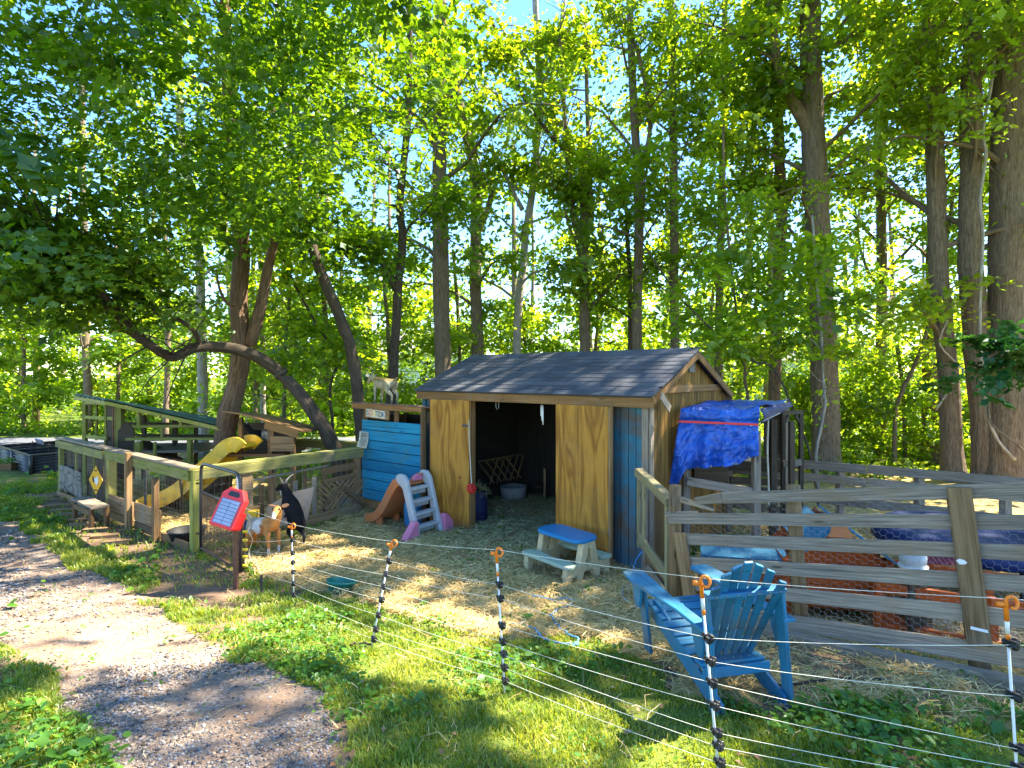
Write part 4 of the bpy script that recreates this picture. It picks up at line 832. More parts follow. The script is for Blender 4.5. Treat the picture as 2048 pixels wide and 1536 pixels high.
hR = S(1.36, -.08, 0); fR = P(1217, 1140, 7.07); fR.z = 0
dR, dd, dn, dw = door(hR, fR, "right door of golden swirled plywood", 1)
beam("astragal", 'postwood', dR, fR + dd * .03 + dn * .012 + UP * .10, fR + dd * .03 + dn * .012 + UP * (DZ - .05), .022, .03, up=dn, bevel=.002)
hL = S(3.10, -.06, 0); fL = P(861, 1000, 9.2); fL.z = 0
dL, d2, n2_, w2_ = door(hL, fL, "left door of streaked golden plywood", -1)
beam("hinge", 'blacksteel', dL, hL + UP * 1.7, hL + d2 * .12 + UP * 1.7 + n2_ * .015, .02, .04, up=UP)
# inside
lat = thing("lattice_hay_rack", "small lattice hay rack hanging in the dark shed doorway", "hay rack", S(4.1, 1.9, .55))
for k in range(5):
    beam("slat", 'postwood', lat, S(4.02, 1.40 + k * .20, .42), S(4.12, 1.40 + k * .20 + .34, .86), .03, .012, up=FD); beam("slat", 'postwood', lat, S(4.035, 1.55 + k * .20, .42), S(4.135, 1.55 + k * .20 - .34, .86), .03, .012, up=FD)
beam("rail", 'postwood', lat, S(4.12, 1.2, .88), S(4.12, 2.45, .88), .05, .03)
tag(MB().lathe([(.20, 0), (.25, .01), (.27, .27), (.25, .275), (.23, .05), (0, .05)], S(3.98, 2.05, .03), 24).build("stone_trough", 'concrete', None, True), "pale round tub on the hay inside the shed doorway", "tub")
bar = thing("speckled_barrel", "dark blue speckled barrel heaped with hay just inside the left jamb", "barrel", S(3.36, .38, 0))
MB().lathe([(.16, 0), (.18, .02), (.18, .55), (.16, .56), (.15, .40), (0, .40)], S(3.36, .38, 0), 20).build("body", 'speckle', bar, True)
hb = MB(); rb = random.Random(3)
for i in range(90):
    a = rb.uniform(0, 6.28); r_ = rb.uniform(0, .22); c = S(3.36, .38, .53) + V3(r_ * math.cos(a), r_ * math.sin(a), .14 * (1 - r_ / .22)); d = V3(rb.gauss(0, 1), rb.gauss(0, 1), rb.gauss(0, .4)).normalized() * .1; hb.beam(c - d, c + d, .006, .004)
hb.build("hay", 'hay', bar)
t_ = thing("leaning_board_stand", "narrow upright board standing in the dark at the right of the doorway", "board", S(3.39, 2.3, 0)); beam("board", 'postwood', t_, S(3.39, 2.3, 0), S(3.39, 2.3, .68), .03, .04); beam("shelf", 'darkwood', t_, S(3.41, 2.3, .33), S(3.6, 2.3, .33), .2, .03)
ch = thing("wind_chime", "metal wind chime hanging from the door header", "wind chime", S(1.72, .05, DZ - .05))
MB().tube([S(1.72, .06, DZ), S(1.72, .06, DZ - .06)], .004, 5).build("cord", 'rope', ch)
for k in range(3): MB().tube([S(1.70 + .025 * k, .06 + .01 * k, DZ - .06), S(1.70 + .025 * k, .06 + .01 * k, DZ - .34 + .06 * k)], .010, 8).build("pipe", 'white', ch, True)
hk = thing("hanging_hook", "small wire hooks hanging from the header near the left jamb", "hook", S(2.65, .08, DZ)); MB().tube([S(2.65, .08, DZ), S(2.65, .08, DZ - .12), S(2.62, .08, DZ - .16)], .006, 5).build("wire", 'galv', hk); MB().tube([S(2.6, .09, DZ), S(2.6, .09, DZ - .14)], .006, 5).build("wire", 'galv', hk)
bt = thing("hanging_ball", "red knotted ball toy on a long cream rope beside the left door", "ball toy", P(943, 975, 8.72))
bc = P(943, 977, 8.72); MB().tube(smoothpath([P(938, 840, 8.85), P(939, 890, 8.8), bc + V3(0, 0, .075)], 4), .0075, 6).build("rope", 'rope', bt)
for k in range(7):
    ax = Vector((random.gauss(0, 1), random.gauss(0, 1), random.gauss(0, 1))).normalized(); e1 = ax.orthogonal().normalized(); e2 = ax.cross(e1)
    MB().tube([bc + (e1 * math.cos(a) + e2 * math.sin(a)) * .068 + ax * .012 * math.sin(3 * a) for a in [2 * math.pi * q / 18 for q in range(19)]], .014, 6, False).build("strand", 'redrope', bt, True)
# ---------------------------------------------------------------- the blue lean-to
LR, LL = P(846, 1000, 9.20), P(725, 1000, 10.2); LR.z = LL.z = 0; ld = (LR - LL).normalized(); ln = V3(ld.y, -ld.x, 0); lw = (LR - LL).length
lean = thing("lean_to_stall", "bright blue plank stall with a corrugated roof leaning against the shed", "stall", (LL + LR) / 2)
def Lp(s, o, z): return LL + ld * s - ln * o + UP * z
z = .10; i = 0
while z < 1.58:
    h = .185 if i % 3 else .165
    beam("plank", 'plankblue' if i else 'trimbrown', lean, Lp(-.01 * (i % 2), 0, z + h / 2), Lp(lw, 0, z + h / 2), .022, h - .011, bevel=.004); z += h; i += 1
for s in (.03, lw * .55, lw - .05): beam("post", 'brownwood', lean, Lp(s, .06, 0), Lp(s, .06, 1.96), .08, .08)
beam("post", 'brownwood', lean, Lp(lw + .015, -.02, 0), Lp(lw + .015, -.02, 2.0), .05, .06, up=ln)
for s in (0.03, lw - .05): beam("post", 'brownwood', lean, Lp(s, 1.0, 0), Lp(s, 1.0, 1.78), .08, .08)
MB().beam(Lp(.0, 1.05, .9), Lp(lw, 1.05, .9), .02, 1.7).build("back_wall", 'interior', lean); MB().beam(Lp(0, .1, .9), Lp(0, 1.0, .9), .02, 1.7).build("side_wall", 'brownwood', lean)
beam("roof_beam", 'trimbrown', lean, Lp(-.22, -.05, 1.945), Lp(lw + .03, -.05, 1.945), .04, .085, bevel=.003)
def cor(u, v): return Lp(-.30 + u * (lw + .36), -.12 + v * 1.35, 2.01 - v * .22 + .014 * math.sin(u * (lw + .36) / .076 * 2 * math.pi))
MB().grid(cor, 150, 4, .004).build("roof", 'corrug', lean, True)
sg = thing("letter_tile_sign", "board sign of colourful letter tiles under the stall's corrugated roof", "sign", Lp(.62, -.09, 1.8))
beam("backing", 'postwood', sg, Lp(.20, -.085, 1.845), Lp(.86, -.085, 1.815), .02, .17, bevel=.002)
for k, (chh, cm) in enumerate(zip("SOUTDK", ('green', 'red', 'yellow', 'black', 'black', 'chairblue'))):
    c = Lp(.295 + k * .088, -.103, 1.842 - k * .004); tl = MB().beam(c - UP * .066, c + UP * .066, .078, .012, up=ln).build("tile", 'rope', sg)
    text_mesh(chh, .13, cm, "letter", tl, c, ld, UP, .0085)
ns = thing("notice_sign", "cream notice with black lettering curling off the stall's left edge", "sign", P(726, 878, 10.05))
a0 = P(714, 893, 9.95); a1 = P(733, 897, 10.0); b0 = P(720, 861, 10.1); b1 = P(738, 864, 10.1)
def nsf(u, v): return lerp(lerp(a0, a1, u), lerp(b0, b1, u), v) + V3(.02 * math.sin(v * 3.1), -.02 - .025 * math.sin(v * 2.4), 0)
MB().grid(nsf, 4, 8, .002).build("plate", 'rope', ns, True)
for k, (tx, sz) in enumerate((("WELCOME", .055), ("HIPPIES", .085), ("IN BETWEEN", .05), ("SHORTS", .085), ("ALL ARE FREE", .05))):
    v = .85 - k * .175; text_mesh(tx, sz, 'black', "lettering", ns, nsf(.5, v), nsf(1, v) - nsf(0, v), nsf(.5, min(1, v + .1)) - nsf(.5, max(0, v - .1)), .006, .13 if k % 2 else .11)

# ---------------------------------------------------------------- the goat pen on the left
K = P(385, 1105, 7.86); K.z = 0; KE = P(118, 1000, 11.5); KE.z = 0; KR = V3(-2.72, 10.05, 0)
pd = (K - KE).normalized(); pn = V3(-pd.y, pd.x, 0); pn = pn if pn.y < 0 else -pn; plen = (K - KE).length
def PF(s, o, z): return KE + pd * s + (-pn) * o + UP * z       # o > 0: into the pen
pen = thing("goat_pen_fence", "mossy plank and wire goat pen fence with a broad cap rail", "fence", K)
ms_ = .46 * plen
RZ = 1.19
beam("cap_rail", 'greywood', pen, PF(-.05, .02, RZ + .03), PF(ms_ - .12, .02, RZ + .02), .17, .035, bevel=.005); beam("cap_rail", 'greywood', pen, PF(ms_ - .02, .02, RZ + .02), PF(plen + .04, .02, RZ + .0), .17, .035, bevel=.005)
beam("fascia_rail", 'mosswood', pen, PF(-.02, -.04, RZ - .08), PF(ms_ - .10, -.04, RZ - .10), .035, .15, bevel=.005); beam("fascia_rail", 'mossgreen', pen, PF(ms_, -.04, RZ - .075), PF(plen - .02, -.04, RZ - .10), .035, .15, bevel=.005)
for s, m_, h, w in ((.04, 'mossgreen', RZ, .09), (ms_ + .05, 'mossgreen', RZ, .14), (.66 * plen, 'postwood', RZ + .07, .095), (.835 * plen, 'brownwood', .96, .085), (plen, 'mossgreen', RZ - .02, .11)):
    o = -.10 if m_ in ('postwood', 'brownwood') else .03
    beam("post", m_, pen, PF(s, o, -.05), PF(s, o, h), w, w * .9, up=pn, bevel=.006)
beam("post", 'blacksteel', pen, PF(.72 * plen, .02, 0), PF(.72 * plen, .02, 1.05), .03, .03)
n = 9
for i in range(n):
    if i in (3,): continue
    s = .12 + i * ms_ / n; beam("picket", 'darkwood', pen, PF(s + .12, .11, .05), PF(s + .12, .11, RZ - .06), ms_ / n - .035, .02, up=pn)
for i in range(5): beam("picket", 'darkwood', pen, PF(ms_ + .28 + i * .14, .85, .05), PF(ms_ + .28 + i * .14, .85, .98), .10, .02, up=pn)
for s in (ms_ * .36, ms_ * .72): beam("stave", 'mossgreen', pen, PF(s, .02, .1), PF(s, .02, RZ - .12), .045, .03, up=pn)
for s0, s1, z0, z1, m_ in ((ms_ + .1, .655 * plen, .02, .15, 'brownwood'), (ms_ + .1, .655 * plen, .16, .43, 'postwood'), (.67 * plen, .83 * plen, .02, .14, 'brownwood'), (.67 * plen, .83 * plen, .15, .45, 'postwood'), (.84 * plen, plen - .05, .0, .13, 'brownwood'), (-.02, ms_ - .1, .0, .13, 'postwood')):
    beam("kick_board", m_, pen, PF(s0, -.02, (z0 + z1) / 2), PF(s1, -.02, (z0 + z1) / 2), .03, z1 - z0, bevel=.004)
sp = MB().grid(lambda u, v: PF(.10 + u * 1.32, -.015 + .012 * math.sin(u * 9) * math.sin(v * 7), .16 + v * .50 + .02 * math.sin(u * 5)), 14, 8, .02).build("stone_print_panel", 'stoneprint', pen, True)
def wiremesh(F, nu, nv, r, name, mat, parent):
    mb = MB()
    for i in range(nu + 1): mb.tube([F(i / nu, 0), F(i / nu, .5), F(i / nu, 1)], r, 3, False)
    for j in range(nv + 1): mb.tube([F(q / 6, j / nv) for q in range(7)], r, 3, False)
    o = mb.build(name, mat, parent); return o
wiremesh(lambda u, v: PF(.05 + u * (plen - .1), -.062, .14 + v * (RZ - .25)), 60, 9, .0010, "wire_mesh", 'galv', pen)
dia = thing("diamond_sign", "yellow diamond sign with a white hen on the mossy pen post", "sign", P(210, 947, 9.7)); dc = PF(ms_ + .03, -.19, .69)
sdx = (pd * .55 + V3(1, 0, 0) * .55).normalized(); pn_ = sdx.cross(UP); pn_ = pn_ if pn_.y < 0 else -pn_
MB().prism([(0, -.25), (.17, 0), (0, .25), (-.17, 0)], dc, sdx, UP, .006).build("plate", 'signyellow', dia)
hen = [(-.075, .06), (-.05, .035), (-.035, .055), (0, .04), (.02, .09), (.05, .10), (.055, .075), (.045, .04), (.06, -.01), (.045, -.07), (.02, -.10), (.015, -.15), (0, -.10), (-.04, -.07), (-.07, -.01)]
pf_ = pn * -.005
MB().prism([(a * .72 + .02, b * .72) for a, b in hen], dc + pn_ * .006, sdx, UP, .004).build("hen_emblem", 'white', dia)
MB().prism([(a, b) for a, b in ((-.065, .07), (-.035, .03), (-.02, -.02), (-.045, -.045), (-.07, .0))], dc + pn_ * .008, sdx, UP, .004).build("hen_tail", 'black', dia)
for zz, ww in ((.165, .07), (-.175, .08)): MB().beam(dc + UP * zz - sdx * ww / 2 + pn_ * .005, dc + UP * zz + sdx * ww / 2 + pn_ * .005, .004, .022).build("lettering", 'black', dia)
# right run of the pen, from the corner post to the stall
qd = (KR - K).normalized(); qn = V3(qd.y, -qd.x, 0); qlen = (KR - K).length
def QF(s, o, z): return K + qd * s - qn * o + UP * z
pen2 = thing("pen_cross_fence", "pen fence from the corner post to the blue stall with mixed boards and lattice", "fence", QF(qlen / 2, 0, 0))
beam("cap_rail", 'mosswood', pen2, QF(-.06, .03, RZ - .005), QF(qlen + .02, .03, RZ + .01), .15, .035, bevel=.005)
beam("fascia_rail", 'mosswood', pen2, QF(.0, -.04, RZ - .095), QF(qlen, -.04, RZ - .085), .035, .14, bevel=.005)
for s, w, h in ((.27 * qlen, .17, RZ - .1), (.97 * qlen, .09, RZ - .05)): beam("post", 'postwood', pen2, QF(s, .02, 0), QF(s, .02, h), w, .1, up=qn, bevel=.005)
for s, h, m_ in ((.36, .80, 'brownwood'), (.43, .96, 'postwood'), (.5, .85, 'brownwood'), (.56, .78, 'greywood'), (.62, .97, 'brownwood'), (.68, .80, 'greywood'), (.75, .82, 'brownwood')):
    beam("picket", m_, pen2, QF(s * qlen, .06, .1), QF(s * qlen, .06, h), .075 if s != .62 else .05, .025, up=qn, bevel=.003)
beam("thin_rail", 'greywood', pen2, QF(.30 * qlen, -.01, .90), QF(.76 * qlen, -.01, .97), .02, .03)
beam("board", 'brownwood', pen2, QF(.72 * qlen, .03, .86), QF(1.0 * qlen, .03, .91), .025, .13, bevel=.004); beam("board", 'brownwood', pen2, QF(.74 * qlen, .03, .68), QF(1.0 * qlen, .03, .72), .025, .10, bevel=.004)
beam("bottom_board", 'postwood', pen2, QF(.50 * qlen, -.10, .10), QF(1.0 * qlen, -.02, .13), .035, .17, bevel=.004)
for i in range(9):                         # lattice panel, slats over slats
    a = .70 * qlen + i * .105
    for sg_, off in ((1, -.03), (-1, -.014)):
        x0, x1 = (a, a + .48) if sg_ > 0 else (a + .05, a - .43); z0, z1 = .22, .68
        lo, hi = .685 * qlen, 1.0 * qlen
        def cl(x0, z0, x1, z1):
            t0, t1 = 0., 1.
            dx = x1 - x0
            for b, s in ((lo, 1), (hi, -1)):
                f0 = (x0 - b) * s; f1 = (x1 - b) * s
                if f0 < 0 and f1 < 0: return None
                if f0 < 0: t0 = max(t0, f0 / (f0 - f1))
                elif f1 < 0: t1 = min(t1, f0 / (f0 - f1))
            return (x0 + dx * t0, z0 + (z1 - z0) * t0, x0 + dx * t1, z0 + (z1 - z0) * t1) if t1 - t0 > .08 else None
        c = cl(x0, z0, x1, z1)
        if c: beam("lattice_slat", 'postwood', pen2, QF(c[0], off, c[1]), QF(c[2], off, c[3]), .042, .012, up=qn)
beam("brace", 'brownwood', pen2, QF(.86 * qlen, -.06, .55), QF(1.0 * qlen, -.10, .16), .06, .025, up=qn)
wiremesh(lambda u, v: QF(.06 + u * (qlen - .1), -.062, .15 + v * .9), 26, 7, .0011, "wire_mesh", 'galv', pen2)
pp = MB().prism([(0, 0), (.68, .03), (.80, .54), (.44, .52), (.0, .36)], QF(.36 * qlen, -.11, .12), qd, UP, .015).build("plywood_panel", 'pinkply', pen2)
MB().prism([(0, 0), (.36, .02), (.36, .40), (.0, .38)], QF(.20 * qlen, -.085, .12), qd, UP, .015).build("plywood_panel", 'brownwood', pen2)
# far fence of the pen and yard
fb = thing("back_pen_rail", "mossy rail fence behind the pen, from the goat house to the stall", "fence", V3(-3.5, 12, 0))
b0, b1 = P(592, 1000, 12.2), P(722, 1000, 11.2); b0.z = b1.z = 0
beam("rail", 'mossgreen', fb, b0 + UP * 1.12, b1 + UP * 1.15, .12, .04); beam("rail", 'mossgreen', fb, b0 + UP * 1.02, b1 + UP * 1.05, .035, .14); 
for q in (.05, .45, .86): beam("post", 'mossgreen', fb, lerp(b0, b1, q), lerp(b0, b1, q) + UP * 1.1, .09, .09)
wiremesh(lambda u, v: lerp(b0, b1, u) + UP * (.05 + v * .95), 22, 10, .002, "wire_mesh", 'green', fb)
# stepping planks along the pen
st = [(62, 128, 996), (72, 140, 1003), (92, 150, 1012), (100, 158, 1022), (112, 172, 1031), (128, 188, 1040), (140, 200, 1050), (165, 222, 1062), (182, 240, 1074), (205, 262, 1088)]
for i, (x0, x1, y) in enumerate(st):
    a, b = G(x0, y + 2), G(x1, y - 2); a.z += .02; b.z += .02
    w = ("first, farthest, plank of the walk, at the pen's far corner", "second plank of the walk from the far end", "third plank of the walk from the far end", "fourth plank of the walk from the far end", "fifth plank of the walk from the far end", "sixth plank of the walk from the far end", "plank of the walk just before the little bench", "plank of the walk beside the little bench", "plank of the walk just past the little bench", "nearest plank of the walk, half sunk in soil")[i]
    tag(beam("walk_plank", 'postwood', None, a, b, .13, .05, bevel=.008), "weathered " + w, "plank", "planks laid as a walk along the pen")
bn = thing("step_bench", "little weathered plank bench standing against the pen", "bench", PF(ms_ + .1, -.35, 0)); s0 = ms_ - .28; s1 = ms_ + .72
beam("top", 'greywood', bn, PF(s0, -.33, .36), PF(s1, -.33, .34), .26, .035, bevel=.004)
for s in (s0 + .08, s1 - .08):
    for o in (-.22, -.43): beam("leg", 'brownwood', bn, PF(s, o, 0), PF(s, o, .34), .07, .05, bevel=.003)
beam("apron", 'brownwood', bn, PF(s0 + .08, -.44, .26), PF(s1 - .08, -.44, .25), .02, .09)
# play tower with a green roof
tw = thing("play_tower", "old timber play deck with railings under a sloping green roof", "play tower", P(300, 970, 12.2))
TD = 12.0
def TP(px, py, d=TD): return P(px, py, d)
ra, rb_, rc_, rd_ = TP(150, 792, 12.6), TP(440, 850, 11.4), TP(238, 789, 14.2), TP(458, 846, 13.0)
ra = TP(212, 803, 11.5)
rL0, rL1 = TP(150, 790, 13.2), TP(212, 801, 11.4); rR0, rR1 = TP(452, 842, 13.2), TP(442, 853, 11.4)
def rfn(u, v): 
    p = lerp(lerp(rL0, rR0, u), lerp(rL1, rR1, u), v); return p + UP * (.02 * math.sin(v * 40))
MB().grid(rfn, 10, 40, .025).build("roof", 'greenroof', tw); beam("rafter", 'mossgreen', tw, rL1 - UP * .05, rR1 - UP * .05, .04, .07); beam("rafter", 'darkwood', tw, rL0 - UP * .07, rR0 - UP * .07, .04, .09); beam("rafter", 'mosswood', tw, rL0 - UP * .06, rL1 - UP * .06, .04, .08)
def vpost(px, y0, y1, d, w=.085, m_='mossgreen'): beam("post", m_, tw, TP(px, y1, d), TP(px, y0, d), w, w, up=(0, 1, 0), bevel=.004)
vpost(240, 806, 990, 11.6, .12); vpost(435, 855, 998, 11.6, .10); vpost(170, 803, 975, 12.6, .08); vpost(212, 806, 985, 11.9, .05); vpost(193, 808, 880, 12.6, .045)
vpost(278, 815, 852, 11.6, .06); vpost(362, 832, 852, 11.6, .055); vpost(288, 830, 960, 13.2, .08, 'darkwood'); vpost(350, 840, 960, 13.2, .09, 'darkwood'); vpost(392, 855, 965, 13.2, .07, 'darkwood'); vpost(263, 850, 870, 13.2, .06, 'darkwood')
vpost(324, 856, 882, 11.6, .045); vpost(310, 884, 925, 11.6, .05); vpost(380, 880, 925, 11.6, .09); vpost(277, 884, 915, 11.6, .12)
def hrail(x0, y0, d0, x1, y1, d1, h=.09, w=.04, m_='mossgreen', nm="rail"): beam(nm, m_, tw, TP(x0, y0, d0), TP(x1, y1, d1), w, h, bevel=.004)
hrail(243, 853, 11.6, 434, 852, 11.6, .06); hrail(250, 847, 13.0, 430, 849, 13.0, .07, .04, 'darkwood'); hrail(255, 878, 11.6, 432, 877, 11.6, .06, .14); hrail(250, 870, 13.0, 430, 872, 13.0, .06, .04, 'darkwood')
hrail(171, 834, 12.5, 240, 838, 11.6, .07); hrail(172, 806, 12.5, 240, 808, 11.6, .06); hrail(174, 873, 12.5, 214, 877, 11.8, .08)
MB().beam(TP(215, 860, 11.9), TP(238, 864, 11.65), .03, 1.05).build("door_panel", 'darkwood', tw)
for k in range(3): beam("slat", 'trimbrown', tw, TP(226 + k * 4, 893, 11.62), TP(226 + k * 4, 815, 11.62), .02, .02, up=(0, 1, 0))
MB().prism([(0, -.55), (.34, -.55), (.34, .45), (.22, .60), (.12, .60), (0, .45)], TP(236, 886, 11.55) - UP * .2, (1, 0, 0), UP, .025).build("scalloped_panel", 'darkwood', tw)
beam("deck", 'greywood', tw, TP(200, 897, 12.3), TP(432, 894, 12.3), 1.4, .05); beam("ramp", 'darkwood', tw, TP(285, 885, 11.9), TP(355, 922, 11.9), .4, .04); beam("brace", 'darkwood', tw, TP(335, 905, 12.4), TP(352, 885, 12.4), .05, .05)
# goat house
gh = thing("goat_house", "small board goat house on stilts with a sagging brown roof", "goat house", P(530, 985, 10.9))
g0, g1, g2, g3 = P(447, 823, 11.6), P(535, 842, 10.3), P(600, 868, 10.3), P(545, 838, 11.9)
MB().grid(lambda u, v: lerp(lerp(P(447, 822, 11.0), P(500, 825, 12.2), v), lerp(P(535, 842, 10.25), P(590, 842, 11.6), v), u) + UP * (.03 * math.sin(u * 3.1)), 6, 4, .03).build("roof", 'trimbrown', gh)
MB().grid(lambda u, v: lerp(lerp(P(535, 842, 10.25), P(590, 842, 11.6), v), lerp(P(602, 862, 10.2), P(650, 858, 11.5), v), u), 4, 4, .03).build("roof", 'brownwood', gh)
beam("fascia", 'trimbrown', gh, P(530, 849, 10.22), P(597, 868, 10.2), .03, .15)
hx = lambda px, py, d=10.4: P(px, py, d)
beam("floor", 'brownwood', gh, hx(478, 903, 10.9), hx(592, 903, 10.9), 1.1, .05)
for i in range(2): beam("wall_board", 'postwood', gh, hx(541, 880 + i * 15, 10.32), hx(588, 880 + i * 15, 10.32), .025, .135)
for px, y0, d in ((482, 850, 10.5), (541, 850, 10.4), (586, 862, 10.4), (482, 835, 11.5), (586, 858, 11.5)): beam("post", 'brownwood', gh, P(px, 752 + 2.5 * FPX / d, d), P(px, y0, d), .075, .075, up=(0, 1, 0))
beam("post", 'postwood', gh, hx(542, 882, 10.34), hx(542, 852, 10.34), .11, .03, up=(0, 1, 0))
MB().beam(hx(478, 872, 11.55), hx(592, 872, 11.55), .03, .55).build("back_wall", 'darkwood', gh)
beam("stilt_brace", 'greywood', gh, hx(500, 985, 10.5), hx(575, 920, 10.5), .05, .03)
# raised beds
def bed(label, c0, c1, c2, c3, h, solar=False):
    t = thing("raised_bed", label, "raised bed", (c0 + c2) / 2, "black corrugated garden beds")
    cs = [c0, c1, c2, c3]
    for k in range(4):
        a, b = cs[k], cs[(k + 1) % 4]; nn = (b - a).normalized().cross(UP)
        MB().grid(lambda u, v: lerp(a, b, u) + UP * (.02 + v * h) + nn * (.018 * math.sin(v * 2 * math.pi * 6)), 2, 48, .004).build("side_panel", 'bedsteel', t, True)
        beam("rim", 'bedsteel', t, a + UP * (h + .02), b + UP * (h + .02), .045, .03); MB().tube([a, a + UP * (h + .02)], .045, 8).build("corner_post", 'bedsteel', t, True)
    MB().add([c + UP * h * .72 for c in cs], [(0, 1, 2, 3)]).build("soil", 'bark', t)
    return t
B0 = G(62, 950); bx = V3(.60, .80, 0); by = V3(-.80, .60, 0)
bed("black corrugated raised bed nearest the pen corner", B0, B0 + bx * 1.9, B0 + bx * 1.9 + by * 1.75, B0 + by * 1.75, .47)
B1 = B0 + by * 1.80; bed("black corrugated raised bed behind the nearer one, at the left edge", B1, B1 + bx * 1.9, B1 + bx * 1.9 + by * 1.6, B1 + by * 1.6, .47)
sl = thing("solar_light", "small solar panel light on a stake at the back of the beds", "solar light", P(78, 925, 15.2)); MB().tube([P(76, 905, 15.2), P(76, 884, 15.2)], .012, 6).build("stake", 'blacksteel', sl)
MB().beam(P(72, 881, 15.15), P(86, 885, 15.15), .03, .16, up=(0, -.6, .8)).build("panel", 'panel', sl)
for px in (62, 96): tag(MB().tube([P(px, 905, 15.3), P(px + (3 if px < 70 else 0), 882, 15.3)], .012, 6).build("stake", 'blacksteel', None), "dark stake at the " + ("left" if px < 70 else "right") + " of the solar light behind the beds", "stake")
pb = thing("planter_box", "small wooden planter with flowers in front of the rear bed", "planter", G(14, 940)); c = G(14, 940)
for s, a, b in (((1, 0), .22, .02), ((-1, 0), .22, .02)): pass
beam("board", 'brownwood', pb, c + V3(-.2, -.1, .1), c + V3(.2, -.1, .1), .02, .18); beam("board", 'brownwood', pb, c + V3(-.2, .1, .1), c + V3(.2, .1, .1), .02, .18); beam("board", 'brownwood', pb, c + V3(-.2, -.1, .1), c + V3(-.2, .1, .1), .02, .18); beam("board", 'brownwood', pb, c + V3(.2, -.1, .1), c + V3(.2, .1, .1), .02, .18)
cc = np.array(c)[None] + RNG.normal(size=(90, 3)) * np.array([.12, .07, .05]) + np.array([0, 0, .24]); ll = leaves("flowers", cc - np.array(c), RNG.uniform(.05, .09, 90), RNG.normal(size=(90, 3)), RNG.uniform(0, 1, 90), 'weed'); link("plants", ll, c, pb)
# ---------------------------------------------------------------- metal gate and fence charger
gt = thing("metal_gate", "open black tube gate with a brown wire grid, hung on the pen corner post", "gate", V3(-4.3, 7.7, 0))
h0 = P(402, 1100, 7.75); h0.z = .08; f0 = P(481, 1150, 6.95); f0.z = .06; gd = (f0 - h0); 
def gp(u, z): return V3(h0.x + gd.x * u, h0.y + gd.y * u, z)
MB().tube([gp(0, .06), gp(0, .7), gp(0, 1.15)] + smoothpath([gp(0, 1.15), gp(.02, 1.24), gp(.09, 1.275), gp(.2, 1.28)], 4)[1:] + smoothpath([gp(.8, 1.275), gp(.93, 1.26), gp(.985, 1.2), gp(1, 1.1)], 4) + [gp(1, .5), gp(1, .04)], .022, 10).build("tube_frame", 'blacksteel', gt, True)
MB().tube([gp(0, .88), gp(1, .86)], .018, 8).build("mid_rail", 'blacksteel', gt, True); MB().tube([gp(0, .10), gp(1, .07)], .020, 8).build("bottom_rail", 'rust', gt, True)
for i in range(1, 27): MB().tube([gp(i / 27, .08), gp(i / 27, .87)], .0045, 5, False).build("bar", 'brownmesh', gt)
for z in (.2, .32, .45, .6, .75): MB().tube([gp(0, z), gp(1, z)], .0035, 5, False).build("cross_wire", 'brownmesh', gt)
for z in (.3, 1.0): MB().tube([gp(0, z) - V3(.07, 0, 0), gp(0, z)], .015, 6).build("hinge", 'rust', gt)
EB = G(472, 1178); ec = P(458, 1018, EB.y - .07)
eb = thing("fence_charger", "red solar fence charger tilted on a rusty post beside the gate", "fence charger", EB)
beam("mount_post", 'rust', eb, EB - UP * .05, V3(EB.x, EB.y, ec.z + .05), .05, .05, up=(0, 1, 0), bevel=.004)
ex_ = V3(.93, -.32, -.16).normalized(); ey = V3(.36, .30, .88); ey = (ey - ex_ * ey.dot(ex_)).normalized(); ez = ex_.cross(ey).normalized(); ez = ez if ez.y < 0 else -ez
body = [(-.165, -.215), (.165, -.215), (.175, -.20), (.175, .13), (.09, .235), (-.10, .235), (-.175, .16), (-.175, -.20)]
hole = [(-.075, .135), (.075, .135), (.075, .185), (-.075, .185)]
bo = MB().prism(body, ec - ez * .02, ex_, ey, .075).build("body", 'red', eb, False, .012)
MB().prism([(-.14, -.20), (.15, -.20), (.13, .0), (-.12, .0)], ec - ez * .10, ex_, ey, .13).build("battery_case", 'red', eb, False, .012)
MB().prism([(-.072, .142), (.072, .142), (.085, .165), (.06, .198), (-.06, .198), (-.085, .165)], ec + ez * .019, ex_, ey, .004).build("handle_slot", 'black', eb)
pl_ = MB().prism([(-.135, -.18), (.135, -.18), (.135, .105), (-.135, .105)], ec + ez * .0195, ex_, ey, .006).build("solar_panel", 'paneldark', eb)
for r_ in range(7):
    for c_ in range(2): 
        q = ec + ex_ * (-.064 + c_ * .128) + ey * (-.158 + r_ * .040) + ez * .0245; MB().beam(q - ex_ * .060, q + ex_ * .060, .033, .003, up=ez).build("cell", 'panel', pl_)
TB = G(487, 1140); tt = P(477, 953, TB.y)
tp = thing("insulator_post", "dark T post with a white tip and five yellow wire insulators", "post", TB)
beam("stake", 'blacksteel', tp, TB - UP * .05, lerp(TB, tt, .86), .04, .03, up=(0, 1, 0)); beam("tip", 'white', tp, lerp(TB, tt, .86), tt, .042, .032, up=(0, 1, 0))
TBINS = []
for y in (1063, 1080, 1099, 1113, 1131):
    p = P(486, y, TB.y - .03); TBINS.append(p + V3(.05, -.03, 0)); MB().tube([p - V3(.035, 0, 0), p + V3(.06, -.01, 0)], .017, 8).build("insulator", 'yellow', tp, True)
gr_ = thing("ground_rod", "short dark metal rod driven into the grass beside the charger post", "stake", G(524, 1195)); MB().tube([G(524, 1195) - UP * .05, P(522, 1150, G(524, 1195).y)], .014, 6).build("rod", 'blacksteel', gr_)
lw_ = MB().tube(smoothpath([ec + V3(.12, .05, -.05), P(500, 1045, TB.y), P(497, 1062, TB.y), P(505, 1080, TB.y), P(498, 1110, TB.y), P(520, 1140, TB.y - .3), P(523, 1152, TB.y - .5)], 5), .004, 5)
